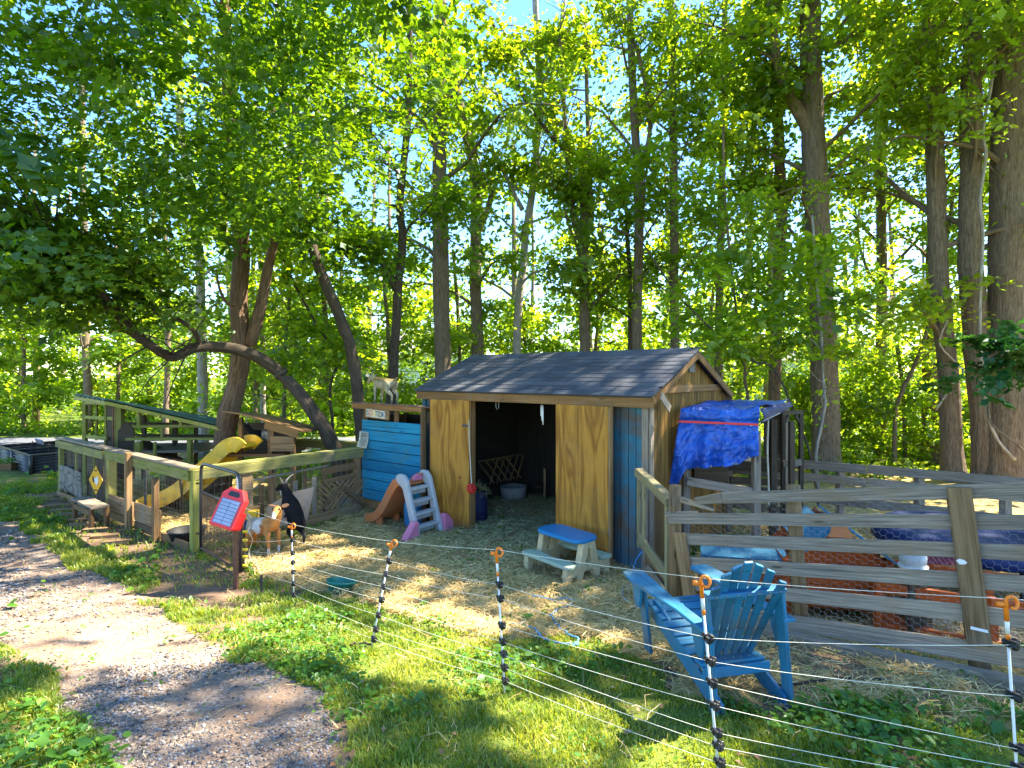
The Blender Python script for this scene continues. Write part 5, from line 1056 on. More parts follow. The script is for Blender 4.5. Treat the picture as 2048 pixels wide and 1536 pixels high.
tag(lw_.build("lead_wire", 'rope', None), "loose pale lead wire looping from the charger to the ground rod", "wire")
yb = thing("toy_bucket", "yellow and blue plastic toy crate behind the brown goat", "toy crate", G(500, 1092)); q = P(503, 1030, 8.1)
MB().beam(q - V3(.05, 0, 0), q + V3(.09, .03, 0), .12, .13).build("upper_crate", 'yellowslide', yb, False, .01); MB().beam(q - V3(.09, 0, .16), q + V3(.05, .02, -.16), .13, .17).build("middle_crate", 'navy', yb, False, .01); MB().beam(q - V3(.08, 0, .36), q + V3(.06, .03, -.36), .13, .22).build("lower_crate", 'orange', yb, False, .01)
# yellow wave slide in the pen
ys = thing("wave_slide", "long yellow wavy slide coming down from the goat house", "slide", P(400, 990, 10.3))
sp_ = smoothpath([P(500, 893, 10.25), P(490, 886, 10.25), P(470, 890, 10.4), P(440, 918, 10.35), P(405, 950, 10.3), P(375, 975, 10.25), P(345, 992, 10.2), P(315, 1000, 10.15), P(303, 1006, 10.1)], 5)
mbs = MB(); cs_ = [(-.25, .13), (-.22, .13), (-.21, .0), (.21, .0), (.22, .13), (.25, .13), (.26, -.14), (.24, -.14), (.22, -.02), (-.22, -.02), (-.24, -.14), (-.26, -.14)]; side = V3(.2, .98, 0); n = len(cs_); vs = []
for i, p in enumerate(sp_):
    d = Vector(sp_[min(i + 1, len(sp_) - 1)] - sp_[max(0, i - 1)]).normalized(); nn = side.cross(d).normalized(); nn = nn if nn.z > 0 else -nn
    vs += [Vector(p) + side * a + nn * b for a, b in cs_]
mbs.add(vs, [(i * n + k, i * n + (k + 1) % n, (i + 1) * n + (k + 1) % n, (i + 1) * n + k) for i in range(len(sp_) - 1) for k in range(n)]); mbs.build("chute", 'yellowslide', ys, False)
tb_ = thing("feed_tub", "black rubber feed tub on the straw inside the pen corner", "tub", G(372, 1092)); c = P(374, 1085, 8.35); c.z = .02
MB().lathe([(.20, 0), (.25, .16), (.265, .165), (.265, .18), (.245, .18), (.195, .03), (0, .03)], c, 28).build("body", 'black', tb_, True)

# ---------------------------------------------------------------- right fence: boards, posts, chicken wire
F0, F1 = V3(2.26, 4.96, 0), V3(3.60, 3.90, 0); fd = (F1 - F0).normalized(); fn = V3(fd.y, -fd.x, 0); fn = fn if fn.y < 0 else -fn
def FLs(px):
    """distance along the fence line that shows at this column"""
    k = (px - CX) / FPX; return (k * F0.y - F0.x) / (fd.x - k * fd.y)
def FP(px, py, off=0.0):
    s = FLs(px); p = F0 + fd * s; d = p.y; z = CAMZ - (py - HY) * d / FPX; return V3(p.x, p.y, z) + fn * off
fen = thing("paddock_fence", "weathered grey plank fence with chicken wire round the coop yard", "fence", FP(1700, 1300))
def fboard(segs, mat='greywood', th=.024, off=.02, nm="plank"):
    for (xa, ta, ba), (xb, tb, bb) in zip(segs, segs[1:]):
        a0, a1, b0, b1 = FP(xa, ta, off), FP(xa, ba, off), FP(xb, tb, off), FP(xb, bb, off)
        beam(nm, mat, fen, (a0 + a1) / 2, (b0 + b1) / 2, th, (a0 - a1).length, up=UP, w1=th, t1=(b0 - b1).length, bevel=.004)
XR = 2230
fboard([(1392, 995, 1008), (1446, 984, 1006), (2230, 958, 991)]); fboard([(1337, 1025, 1046), (1920, 1028, 1057), (2230, 1029, 1060)]); fboard([(1369, 1066, 1088), (1930, 1084, 1114), (2230, 1096, 1130)])
fboard([(1373, 1112, 1135), (1930, 1143, 1175), (2230, 1162, 1196)]); fboard([(1378, 1156, 1178), (1940, 1208, 1242), (2230, 1240, 1278)]); fboard([(1385, 1200, 1228), (2230, 1322, 1364)])
fboard([(1330, 1024, 1034), (1395, 1022, 1034)], off=-.01)
a, b = FP(1480, 1248, .07), FP(2230, 1398, .07); beam("base_rail", 'greywood', fen, a, b, .09, .085, bevel=.006)
def fpost(px, top, bot, w, th, off, mat='postwood', rnd=False, px2=None):
    a, b = FP(px2 or px, bot, off), FP(px, top, off)
    if rnd: MB().tube([a - UP * .1, lerp(a, b, .5), b], [w * .52, w * .5, w * .48], 12).build("post", mat, fen, True)
    else: beam("post", mat, fen, a, b, w, th, up=fn, bevel=.006)
fpost(1346, 972, 1215, .125, .1, -.05, rnd=True); fpost(1583, 972, 1262, .125, .1, -.05, rnd=True, px2=1600); fpost(1912, 990, 1372, .13, .1, -.05, rnd=True, px2=1968)
fpost(1918, 972, 1284, .145, .035, .055, px2=1958); fpost(1362, 1063, 1238, .12, .03, .05, 'postwood', px2=1392)
fpost(2215, 950, 1400, .14, .1, -.05)
a = P(1334, 990, 5.62); b = FP(1432, 1018, .06); beam("broken_board", 'greywood', fen, a, b, .03, .075, up=UP, t1=.02, bevel=.003)
mb = MB(); q = FP(1955, 1116, .085); mb.prism([(-.03, .005), (-.01, .02), (.02, .015), (.035, 0), (.02, -.015), (-.01, -.02)], FP(1922, 1118, .08), fd, UP, .004); mb.build("paper_scrap", 'white', fen)
MB().prism([(-.05, -.008), (.05, -.01), (.045, .010), (-.05, .012)], FP(1958, 1252, .078), fd, UP, .003).build("paint_mark", 'white', fen)
def hexwire(F, U, V, c, r, name, parent):
    """hexagonal netting: F(x, y) in metres -> point"""
    mb = MB(); hx, hy = c * 1.5, c * math.sqrt(3); nx, ny = int(U / hx), int(V / hy)
    def seg(a, b):
        A, B = Vector(F(*a)), Vector(F(*b)); mb.tube([A, B], r, 3, False)
    for i in range(nx + 1):
        for j in range(ny + 1):
            x = i * hx; y = j * hy + (hy / 2 if i % 2 else 0); jx = (RNG.normal() * .06 + 1) * c
            p = [(x + jx * math.cos(R(a)), y + c * math.sin(R(a)) + RNG.normal() * .001) for a in (0, 60, 120, 180)]
            seg(p[0], p[1]); seg(p[1], p[2]); seg(p[2], p[3])
    return mb.build(name, 'galv', parent)
s0 = FLs(1385); s1 = FLs(2230)
hexwire(lambda x, y: F0 + fd * (s0 + x) + UP * (gz((F0 + fd * (s0 + x)).y) + .06 + y * (1 + .12 * x / (s1 - s0))) - fn * (.004 + .008 * math.sin(x * 5 + y * 3)), s1 - s0, 1.12, .0285, .0009, "chicken_wire", fen)
# screened gate frame by the shed corner
sg_ = thing("screen_gate", "greenish timber gate frame with fine wire screen at the shed corner", "gate", P(1310, 1150, 6.0))
ga, gb = P(1277, 1000, 6.72), P(1341, 1000, 5.62); gv = gb - ga; gN = gv.cross(UP).normalized()
def GF(u, z): return V3(ga.x + gv.x * u, ga.y + gv.y * u, z)
zt0, zt1 = CAMZ - (944 - HY) * ga.y / FPX, CAMZ - (1003 - HY) * gb.y / FPX; zb0, zb1 = CAMZ - (1093 - HY) * ga.y / FPX, CAMZ - (1180 - HY) * gb.y / FPX
beam("top_rail", 'greendark', sg_, GF(0, zt0), GF(1.0, zt1), .10, .10, bevel=.005); beam("bottom_rail", 'greendark', sg_, GF(0, zb0 + .12), GF(1, zb1 + .10), .04, .12, bevel=.005)
beam("stile", 'greendark', sg_, GF(.02, zb0), GF(.02, zt0 - .05), .07, .04, up=gN, bevel=.004); beam("stile", 'greendark', sg_, GF(.98, zb1), GF(.98, zt1 - .05), .06, .09, up=gN, bevel=.004); beam("stile", 'greendark', sg_, GF(.20, zb0 + .1), GF(.20, zt0 - .07), .07, .03, up=gN, bevel=.004)
wiremesh(lambda u, v: GF(.05 + .9 * u, lerp(lerp(zb0, zb1, u) + .14, lerp(zt0, zt1, u) - .05, v)), 46, 40, .0009, "wire_screen", 'blacksteel', sg_)
tag(beam("base_board", 'postwood', None, P(1292, 1118, 6.75), P(1372, 1218, 5.42), .04, .16, bevel=.005), "plank on the ground slanting from the shed corner to the fence post", "plank")
tag(beam("base_board", 'greywood', None, P(1296, 1138, 6.5), P(1366, 1236, 5.3), .035, .10, bevel=.005), "second lower plank lying outside the slanting one by the screen gate", "plank")
# back fence
bk = thing("back_fence", "weathered rail fence along the woods behind the coop yard", "fence", V3(5.5, 7.9, 0))
bA, bB = V3(3.2, 9.65, 0), V3(7.2, 6.58, 0); bd = (bB - bA); blen_ = bd.length; bd.normalize(); bnr = V3(bd.y, -bd.x, 0)
for z, h in ((1.12, .13), (.93, .12), (.62, .14), (.36, .13)):
    for q in range(2): beam("rail", 'greywood', bk, bA + bd * (blen_ * .5 * q) + UP * (z + .02 * q), bA + bd * (blen_ * .5 * (q + 1) - .01) + UP * (z + .01), .025, h, bevel=.004)
for q in (.02, .25, .43, .62, .80, .98): beam("post", 'greywood', bk, bA + bd * blen_ * q + bnr * -.06, bA + bd * blen_ * q + bnr * -.06 + UP * 1.17, .11, .09, bevel=.005)
wiremesh(lambda u, v: bA + bd * blen_ * u + UP * (.03 + v * 1.05) + bnr * .02, 60, 14, .0012, "wire_mesh", 'galv', bk)
# ---------------------------------------------------------------- tarp shelter
tr = thing("tarp_shelter", "timber pen shelter draped in a wrinkled blue tarp with a red strap", "shelter", V3(3.0, 7.6, 0))
A, B, Cc, Dd = P(1362, 816, 7.35), P(1520, 832, 7.05), P(1577, 803, 8.6), P(1450, 800, 8.9)     # top corners: front left, front right, back right, back left
B = P(1518, 818, 7.05)
def tarpf(u, v):
    wob = lambda a, b: .030 * math.sin(a * 21 + 3 * mnoise.noise(Vector((a * 2, b * 1.5, 7)))) * b + .055 * mnoise.noise(Vector((a * 3.4, b * 3.1, 2.2))) + .035 * abs(mnoise.noise(Vector((a * 7 + b * 4, b * 6 - a * 3, 5.2)))) + .02 * abs(mnoise.noise(Vector((a * 15, b * 13, 8.2))))
    fr = lerp(A, B, u); ba = lerp(Dd, Cc, u); side = (B - A).normalized(); nrm = V3(side.y, -side.x, 0)
    if v < .36:
        k = v / .36; p = lerp(ba, fr, k) + UP * (wob(u, k) * .7 - .05 * math.sin(k * 3.1) * math.sin(u * 3.1)); return p
    k = (v - .36) / .64; cut = 1.0
    bottom = [(0.0, 1.03), (.10, 1.0), (.18, .80), (.4, .76), (.75, .70), (.80, .70), (.84, .66), (.90, .60), (1.0, .56)]; L = np.interp(u, [b[0] for b in bottom], [b[1] for b in bottom]) * 1.0
    out = .05 + .10 * k + wob(u, k) * (1 + k) - (.045 * math.exp(-((k * L - .17) / .04) ** 2)); sl_ = -.12 * k * (1 - u) - .03 * k
    return fr - UP * (k * L) + nrm * out + side * sl_
MB().grid(tarpf, 64, 56, .004).build("tarp", 'tarp', tr, True)
for k in range(7):
    e_ = tarpf(.06 + k * .14, .985); MB().lathe([(.006, -.004), (.014, -.004), (.014, .008), (.006, .008)], e_ + V3(0, -.008, 0), 10, ax=(0, -1, 0), close=False).build("eyelet", 'galv', tr)
sd_ = (B - A).normalized(); sn_ = V3(sd_.y, -sd_.x, 0)
MB().grid(lambda u, v: lerp(A, B, u) - UP * (.155 + .02 * u + .028 * v) + sn_ * (.125 + .012 * math.sin(u * 20)) + sd_ * (-.02), 30, 2, .004).build("strap", 'red', tr)
MB().tube([B - UP * .17 + sn_ * .05, P(1560, 826, 7.7)], .009, 6).build("strap_cord", 'galv', tr); MB().beam(P(1502, 847, 7.0), P(1505, 877, 7.0), .03, .008, up=(0, -1, 0)).build("strap_tag", 'white', tr)
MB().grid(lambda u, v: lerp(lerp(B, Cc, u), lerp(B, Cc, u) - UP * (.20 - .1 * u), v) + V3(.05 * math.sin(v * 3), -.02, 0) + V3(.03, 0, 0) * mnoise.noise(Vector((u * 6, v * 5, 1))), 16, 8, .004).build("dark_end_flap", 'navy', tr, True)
def post(px, d, y0, w=.09, m_='greywood', y1=None): beam("post", m_, tr, P(px, y1 or (752 + 2.5 * FPX / d), d), P(px, y0, d), w, w, up=(0, 1, 0), bevel=.004)
post(1512, 7.1, 862); post(1372, 7.4, 820); post(1458, 8.9, 805); post(1570, 8.5, 806); post(1546, 7.9, 838, .085, 'darkwood'); post(1583, 7.9, 842, .07, 'darkwood')
MB().beam(P(1528, 860, 8.6), P(1576, 860, 8.6), .03, .75).build("side_board", 'darkwood', tr)
MB().tube(smoothpath([P(1537, 832, 7.35), P(1535, 900, 7.35), P(1537, 960, 7.33), P(1538, 1010, 7.3)], 4), .012, 6).build("hanging_rope", 'rope', tr)
beam("rail", 'greywood', tr, P(1374, 962, 7.3), P(1512, 985, 7.1), .04, .11); beam("rail", 'darkwood', tr, P(1376, 930, 8.4), P(1570, 935, 8.4), .04, .14); beam("rail", 'darkwood', tr, P(1460, 960, 8.4), P(1570, 966, 8.4), .04, .10)
MB().beam(P(1382, 925, 8.0), P(1448, 925, 8.0), .3, .5).build("hutch_box", 'darkwood', tr); MB().grid(lambda u, v: lerp(lerp(P(1488, 868, 7.3), P(1512, 868, 7.3), u), lerp(P(1480, 918, 7.3), P(1512, 925, 7.3), u), v) + V3(0, .03 * mnoise.noise(Vector((u * 4, v * 6, 3))), 0), 6, 8, .03).build("straw_bale_end", 'rope', tr)
fr_ = thing("ladder_frame", "slim dark timber frame standing right of the tarp shelter", "frame", P(1585, 1060, 8.1))
for px in (1566, 1602): beam("upright", 'darkwood', fr_, P(px, 752 + 2.5 * FPX / 8.1, 8.1), P(px, 828, 8.1), .055, .055, up=(0, 1, 0), bevel=.003)
beam("top_bar", 'darkwood', fr_, P(1563, 826, 8.1), P(1605, 824, 8.1), .06, .05); beam("cross_bar", 'greywood', fr_, P(1566, 928, 8.05), P(1602, 924, 8.05), .04, .09); beam("knee_brace", 'darkwood', fr_, P(1566, 848, 8.1), P(1578, 830, 8.1), .04, .04); beam("knee_brace", 'darkwood', fr_, P(1602, 848, 8.1), P(1590, 830, 8.1), .04, .04)
# ---------------------------------------------------------------- coops
cp = thing("chicken_coop", "orange chicken coop with a blue felt gable roof behind the fence", "coop", P(1690, 1260, 5.4)); cd = V3(.97, -.24, 0); ce = V3(.24, .97, 0); co = P(1566, 1180, 5.45); co.z = gz(5.35)
def CO(u, w, z): return co + cd * u + ce * w + UP * z
cw, chh, cpk = .93, .58, .97
MB().add([CO(0, 0, .12), CO(cw, 0, .12), CO(cw, 0, chh), CO(cw / 2, 0, cpk - .03), CO(0, 0, chh), CO(0, .7, .12), CO(cw, .7, .12), CO(cw, .7, chh), CO(cw / 2, .7, cpk - .03), CO(0, .7, chh)], [(0, 1, 2, 3, 4), (9, 8, 7, 6, 5), (1, 6, 7, 2), (5, 0, 4, 9), (0, 5, 6, 1)]).build("body", 'orangewood', cp)
for k in range(6): beam("board", 'orangewood', cp, CO(.0, -.012, .17 + k * .072), CO(cw, -.012, .17 + k * .072), .016, .066, bevel=.003)
for u in (.02, cw - .02): beam("leg", 'orangewood', cp, CO(u, -.03, 0), CO(u, -.03, chh), .06, .035, up=ce, bevel=.003)
for a, b in ((.16, cw / 2 - .06), (cw + .16, cw / 2 + .06)):
    zz = chh - .08 if a > .3 else chh + .12; pa, pb = CO(a, -.14, zz), CO(b, -.14, cpk - .04); MB().grid(lambda u, v: lerp(pa, pb, u) + ce * (v * .95), 2, 2, .02).build("roof_panel", 'coopblue', cp)
MB().add([CO(cw / 2 - .11, -.15, cpk - .12), CO(cw / 2 + .11, -.15, cpk - .12), CO(cw / 2 + .04, -.15, cpk + .02), CO(cw / 2 - .04, -.15, cpk + .02), CO(cw / 2 - .11, -.10, cpk - .12), CO(cw / 2 + .11, -.10, cpk - .12), CO(cw / 2 + .04, -.10, cpk + .02), CO(cw / 2 - .04, -.10, cpk + .02)], [(0, 1, 2, 3), (7, 6, 5, 4), (0, 3, 7, 4), (1, 5, 6, 2), (3, 2, 6, 7), (0, 4, 5, 1)]).build("ridge_piece", 'orangepale', cp)
lb = thing("nest_box", "low coop box with a flat blue felt lid, left of the gable coop", "coop", P(1490, 1230, 5.75)); o_ = P(1402, 1110, 5.85); d_ = P(1578, 1122, 5.45); dd_ = (d_ - o_); bk_ = V3(.3, .95, 0) * .55
MB().grid(lambda u, v: o_ + dd_ * u + bk_ * v + UP * (.06 * v), 2, 2, .025).build("lid", 'coopblue', lb); q0 = V3(o_.x, o_.y, gz(o_.y)); q1 = V3(d_.x, d_.y, gz(d_.y))
MB().add([q0 + dd_ * .03 + UP * .14, V3(*(q1 - dd_ * .03)) + UP * .14, q1 - dd_ * .03 + UP * (d_.z - q1.z - .03), q0 + dd_ * .03 + UP * (o_.z - q0.z - .03)] + [p + bk_ * .9 for p in (q0 + dd_ * .03 + UP * .14, V3(*(q1 - dd_ * .03)) + UP * .14, q1 - dd_ * .03 + UP * (d_.z - q1.z - .0), q0 + dd_ * .03 + UP * (o_.z - q0.z - .0))], [(0, 1, 2, 3), (7, 6, 5, 4), (1, 5, 6, 2), (4, 0, 3, 7)]).build("box", 'orangewood', lb)
for p in (q0, q1): beam("leg", 'orangewood', lb, p, p + UP * .5, .05, .05)
hu = thing("rabbit_run", "orange framed wire run joined to the coop at the right edge", "coop", P(1900, 1290, 4.95)); ha, hb_ = P(1752, 1200, 5.0), P(2260, 1240, 4.25); ha.z = hb_.z = gz(4.8); hv = hb_ - ha; hk_ = V3(.62, .78, 0) * .8
def HF(u, w, z): return ha + hv * u + hk_ * w + UP * z
for z, h in ((.40, .09), (.06, .07)):
    beam("rail", 'orangewood', hu, HF(0, 0, z), HF(1, 0, z), .04, h, bevel=.003); beam("rail", 'orangewood', hu, HF(0, 1, z), HF(1, 1, z), .04, h)
for u in (.01, .5, .99):
    for w in (0, 1): beam("leg", 'orangewood', hu, HF(u, w, -.02), HF(u, w, .45), .07, .05, up=(0, 1, 0), bevel=.003)
beam("end_rail", 'orangewood', hu, HF(0, 0, .40), HF(0, 1, .40), .04, .09); beam("bottom_board", 'orangewood', hu, HF(0, 0.02, .16), HF(.30, .02, .02), .02, .10)
wiremesh(lambda u, v: HF(u, -.02, .05 + .35 * v), 60, 14, .0012, "wire_mesh", 'galv', hu)
hs = MB(); rr_ = random.Random(4)
for i in range(420):
    c = HF(rr_.uniform(.03, .95), rr_.uniform(.05, .95), .05 + rr_.uniform(0, .14)); d = V3(rr_.gauss(0, 1), rr_.gauss(0, 1), rr_.gauss(0, .35)).normalized() * .06; hs.beam(c - d, c + d, .006, .004)
setting(hs.build("bedding", 'rope', hu), 'stuff')
mr = thing("ridged_lid", "maroon ridged plastic lid lying on the wire run", "lid", HF(.2, .3, .47))
ma, mv_ = P(1848, 1128, 5.15), P(1932, 1132, 5.0) - P(1848, 1128, 5.15)
MB().grid(lambda u, v: ma + mv_ * u + V3(.12, .38, .10) * v + UP * (.012 * abs(math.sin(u * math.pi * 8))), 64, 3, .006).build("lid", 'maroon', mr)
wt = thing("poultry_waterer", "cloudy plastic poultry waterer on a white base", "waterer", P(1826, 1136, 5.0)); wc = P(1826, 1137, 4.95); 
MB().lathe([(.11, 0), (.115, .03), (.10, .03)], wc, 20).build("base", 'white', wt, True); MB().lathe([(.085, .02), (.10, .06), (.105, .11), (.10, .115), (.105, .15), (.09, .16), (0, .165)], wc, 20, close=False).build("jar", 'clear', wt, True)
beam("stand", 'darkwood', wt, V3(wc.x, wc.y, gz(wc.y)), wc, .2, .2, up=(0, 1, 0))
tp_ = thing("small_trampoline", "round toddler trampoline with a sagging navy pad behind the fence", "trampoline", P(1925, 1150, 6.2)); tc_ = P(1940, 1060, 6.15); tc_.z = .76
MB().lathe([(.62, .03), (.64, .05), (.86, .04), (.92, -.02), (.93, -.12), (.90, -.14), (.88, -.08), (.62, .0)], tc_, 48).build("pad", 'navy', tp_, True); MB().lathe([(0.0, .015), (.66, .02), (.66, .005), (0, .0)], tc_, 40, close=False).build("mat", 'black', tp_, True)
for k in range(6): a = k * math.pi / 3 + .3; MB().tube([tc_ + V3(.85 * math.cos(a), .85 * math.sin(a), -.05), V3(tc_.x + .87 * math.cos(a), tc_.y + .87 * math.sin(a), 0)], .02, 8).build("leg", 'blacksteel', tp_, True)
pw = MB().tube(smoothpath([V3(-16, 20, 5.4), P(520, 712, 17), P(640, 728, 16.5), P(780, 742, 16), V3(3, 17, 2.6)], 6), .008, 4); tag(pw.build("overhead_cable", 'black', None), "thin black cable slung low through the trees behind the stall", "cable")

# ---------------------------------------------------------------- blue garden chair
cA, cB = G(1418, 1432), G(1588, 1412); crt = (cB - cA); crt.z = 0; crt.normalize(); cfw = V3(-crt.y, crt.x, 0); cfw = (cfw + crt * -.02).normalized(); CO_ = (cA + cB) / 2; cz = CO_.z
def A_(x, y, z): return V3(CO_.x, CO_.y, cz) + crt * (x - .11 * z) + cfw * y + UP * z
hw = .258
adk = thing("garden_chair", "blue slatted garden chair seen from behind, facing the shed", "chair", CO_)
def cb(nm, p0, p1, w, t, up=UP, **k): return beam(nm, 'chairblue', adk, p0, p1, w, t, up, .004, **k)
for x in (-hw + .03, hw - .03):
    MB().prism([(-.02, .0), (.10, .0), (.95, .27), (.99, .36), (.86, .40), (.75, .385), (.38, .22), (.0, .08)], A_(x, -.02, 0), cfw, UP, .028).build("stringer", 'chairblue', adk, False, .004)
for x in (-hw - .02, hw + .02):
    cb("front_leg", A_(x, .86, 0), A_(x, .86, .565), .10, .026, up=crt)
    sgn = 1 if x > 0 else -1
    MB().prism([(-.08, 0), (.10, 0), (.07, -.10), (.015, -.20), (-.045, -.20)], A_(x + sgn * .03, .86, .565), cfw, UP, .024).build("arm_bracket", 'chairblue', adk, False, .003)
    cb("rear_upright", A_(x * .97, .0, .0), A_(x * .95, -.02, .775), .085, .026, up=crt)
    MB().prism([(-.07, 0), (.09, 0), (.06, -.10), (.01, -.20), (-.04, -.2)], A_(x + sgn * .012, .04, .575), cfw, UP, .024).build("arm_bracket", 'chairblue', adk, False, .003)
    o = [(-.06, -.045), (.25, -.045), (.55, -.08), (.82, -.10), (.98, -.085), (1.0, -.05), (1.0, .05), (.97, .085), (.80, .075), (.5, .05), (.2, .045), (-.06, .045)]
    MB().prism([(a, b * sgn * -1) for a, b in o][::(1 if sgn < 0 else -1)], A_(x + sgn * .015, 0, .58), cfw, crt, .024).build("armrest", 'chairblue', adk, False, .005)
cb("rear_crossbar", A_(-hw - .02, -.04, .785), A_(hw + .02, -.04, .785), .085, .028)
cb("lower_crossbar", A_(-hw + .02, .20, .235), A_(hw - .02, .20, .235), .09, .028); cb("stretcher", A_(-hw + .01, .13, .20), A_(hw - .01, .13, .20), .022, .07)
for k in range(7):
    u = (k - 3) / 3; b0 = A_(u * .183, .25, .235); b1 = A_(u * .236, -.115, 1.0 - .13 * abs(u) ** 2.2)
    d = (b1 - b0).normalized(); nn = crt.cross(d)
    L = (b1 - b0).length; w0, w1 = .043, .062; s_ = .0 if k == 3 else (.03 if u < 0 else -.03)
    MB().prism([(-w0 / 2, 0), (w0 / 2, 0), (w1 / 2, L - max(0, -s_) * 0 + (s_ if s_ < 0 else 0)), (-w1 / 2, L - (s_ if s_ > 0 else 0))], b0, (crt + d * (u * .10)).normalized() if False else crt, d, .02).build("back_slat", 'chairblue', adk, False, .004)
screw_me = MB().lathe([(.0045, 0), (.0045, .003), (0, .0035)], V3(0, 0, 0), 8, ax=(0, -1, 0), close=False).mesh('screw', 'galv')
for k in range(7):
    for zz, yy in ((.775, -.086), (.262, .155)): u = (k - 3) / 3; p_ = A_(u * (.225 if zz > .5 else .185), yy, zz + .01); link('screw', screw_me, p_, adk)
for k in range(7):
    y = .33 + k * .088; z = .255 + (y - .33) * .24 if y < .84 else .375; cb("seat_slat", A_(-hw + .01, y, z), A_(hw - .01, y, z), .072, .02, up=(UP - cfw * .24).normalized())
# ---------------------------------------------------------------- child's picnic table
tA, tB = P(1052, 1150, 7.06), P(1134, 1174, 6.5); tA.z = tB.z = 0; tu = (tB - tA); tu.z = 0; tl = tu.length; tu.normalize(); tv = V3(-tu.y, tu.x, 0)
def TT(u, v, z): return V3(tA.x, tA.y, .015) + tu * u + tv * v + UP * z
pt = thing("picnic_table", "child's plastic picnic table with blue top, sage benches and cream legs", "picnic table", TT(tl / 2, .4, 0))
def rrect(a, b, r, n=5):
    o = []
    for cx_, cy_, a0 in ((a - r, b - r, 0), (-a + r, b - r, 90), (-a + r, -b + r, 180), (a - r, -b + r, 270)):
        for k in range(n + 1): t = R(a0 + 90 * k / n); o.append((cx_ + r * math.cos(t), cy_ + r * math.sin(t)))
    return o
MB().prism(rrect(tl / 2 + .03, .21, .14), TT(tl / 2 + .0, .36, .495), tu, tv, .05).build("table_top", 'bluetop', pt, False, .012)
for v, s in ((.06, 1), (.66, -1)):
    pl = [(-tl / 2 - .04, -.10), (tl / 2 + .04, -.10), (tl / 2 + .06, -.04), (tl / 2 + .03, .07), (tl / 2 - .12, .09), (0, .055), (-tl / 2 + .12, .09), (-tl / 2 - .03, .07), (-tl / 2 - .06, -.04)]
    MB().prism([(a, b * s) for a, b in pl][::s], TT(tl / 2, v, .235), tu, tv, .045).build("bench_seat", 'sage', pt, False, .009)
for u in (.02, tl - .02):
    for q in (1, -1):
        sh = [(-.13, .47), (-.02, .47), (-.02, .36), (-.07, .22), (-.02, .20), (-.02, .15), (-.10, .13), (-.16, .0), (-.23, .0), (-.25, .22), (-.20, .22)]
        MB().prism([(a * q * .83, b) for a, b in sh][::q], TT(u, .36, 0), tv, UP, .09).build("leg", 'cream', pt, False, .008)
        MB().prism([(a * q * .83, b) for a, b in [(-.24, .21), (-.46, .21), (-.46, 0), (-.36, 0), (-.35, .09), (-.24, .12)]][::q], TT(u, .36, 0), tv, UP, .08).build("bench_leg", 'cream', pt, False, .008)
        MB().beam(TT(u, .36 - .34 * q, .115), TT(u, .36 - .34 * q, .13), .105, .088, up=tu).build("leg_band", 'cream', pt)
    MB().prism([(-.12, .40), (.12, .40), (.12, .47), (-.12, .47)], TT(u, .36, 0), tv, UP, .07).build("leg_bridge", 'cream', pt, False, .006); MB().prism([(-.16, .13), (.16, .13), (.12, .20), (-.12, .20)], TT(u, .36, 0), tv, UP, .06).build("leg_bridge", 'cream', pt, False, .006)
# ---------------------------------------------------------------- toddler slide
sA, sB = G(838, 1080), G(893, 1062); sv = (sB - sA).normalized(); sw = .50; sf = V3(-sv.y, sv.x, 0); sf = sf if sf.x < 0 else -sf
def SS(f, v, z): return V3(sA.x, sA.y, 0) + sf * f + sv * v + UP * z
sl_ = thing("toddler_slide", "toddler slide with grey ladder, pink feet and faded orange chute", "slide", SS(.4, sw / 2, 0))
for v in (0, sw):
    pl = [(-.02, .02), (.10, .02), (.33, .74), (.47, .84), (.50, .90), (.44, .965), (.32, .96), (.24, .87)]
    MB().prism(pl, SS(0, v, 0), sf, UP, .085).build("side_rail", 'greyplastic', sl_, False, .018)
for k in range(4):
    f, z = .03 + k * .068, .17 + k * .185
    MB().beam(SS(f + .05, .03, z), SS(f + .05, sw - .03, z), .13, .04).build("step", 'greyplastic', sl_, False, .008); MB().beam(SS(f + .11, .03, z - .055), SS(f + .11, sw - .03, z - .055), .025, .11).build("step_riser", 'greyplastic', sl_, False, .004)
for v, s in ((-.03, -1), (sw + .03, 1)):
    MB().prism([(0, 0), (.30, 0), (.30, .05), (.08, .30), (.0, .30)][::s], SS(.02, v, -.01), sv * s, UP, .12).build("foot", 'pink', sl_, False, .012)
pth = smoothpath([(.40, .80), (.50, .79), (.62, .66), (.80, .38), (.98, .16), (1.14, .10), (1.28, .09)], 4) if False else [(.38, .80), (.46, .80), (.54, .76), (.64, .64), (.76, .46), (.88, .30), (1.0, .18), (1.12, .12), (1.28, .10)]
cs_ = [(-.235, .11), (-.195, .12), (-.185, .0), (.185, .0), (.195, .12), (.235, .11), (.235, -.03), (-.235, -.03)]; vs = []; n = 8
for i, (f, z) in enumerate(pth):
    a, b = pth[max(0, i - 1)], pth[min(len(pth) - 1, i + 1)]; d = (sf * (b[0] - a[0]) + UP * (b[1] - a[1])).normalized(); nn = sv.cross(d); nn = nn if nn.z > 0 else -nn
    vs += [SS(f, sw / 2, z) + sv * p + nn * q for p, q in cs_]
m_ = MB().add(vs, [(i * n + k, i * n + (k + 1) % n, (i + 1) * n + (k + 1) % n, (i + 1) * n + k) for i in range(len(pth) - 1) for k in range(n)] + [tuple(range(n)), tuple(reversed(range((len(pth) - 1) * n, len(pth) * n)))])
m_.build("chute", 'orangeslide', sl_, False, .006)
for v in (.07, sw - .07): MB().prism([(-.1, 0), (.1, 0), (.05, .2), (-.05, .3)], SS(1.0, v, -.02), sf, UP, .04).build("chute_leg", 'orangeslide', sl_)
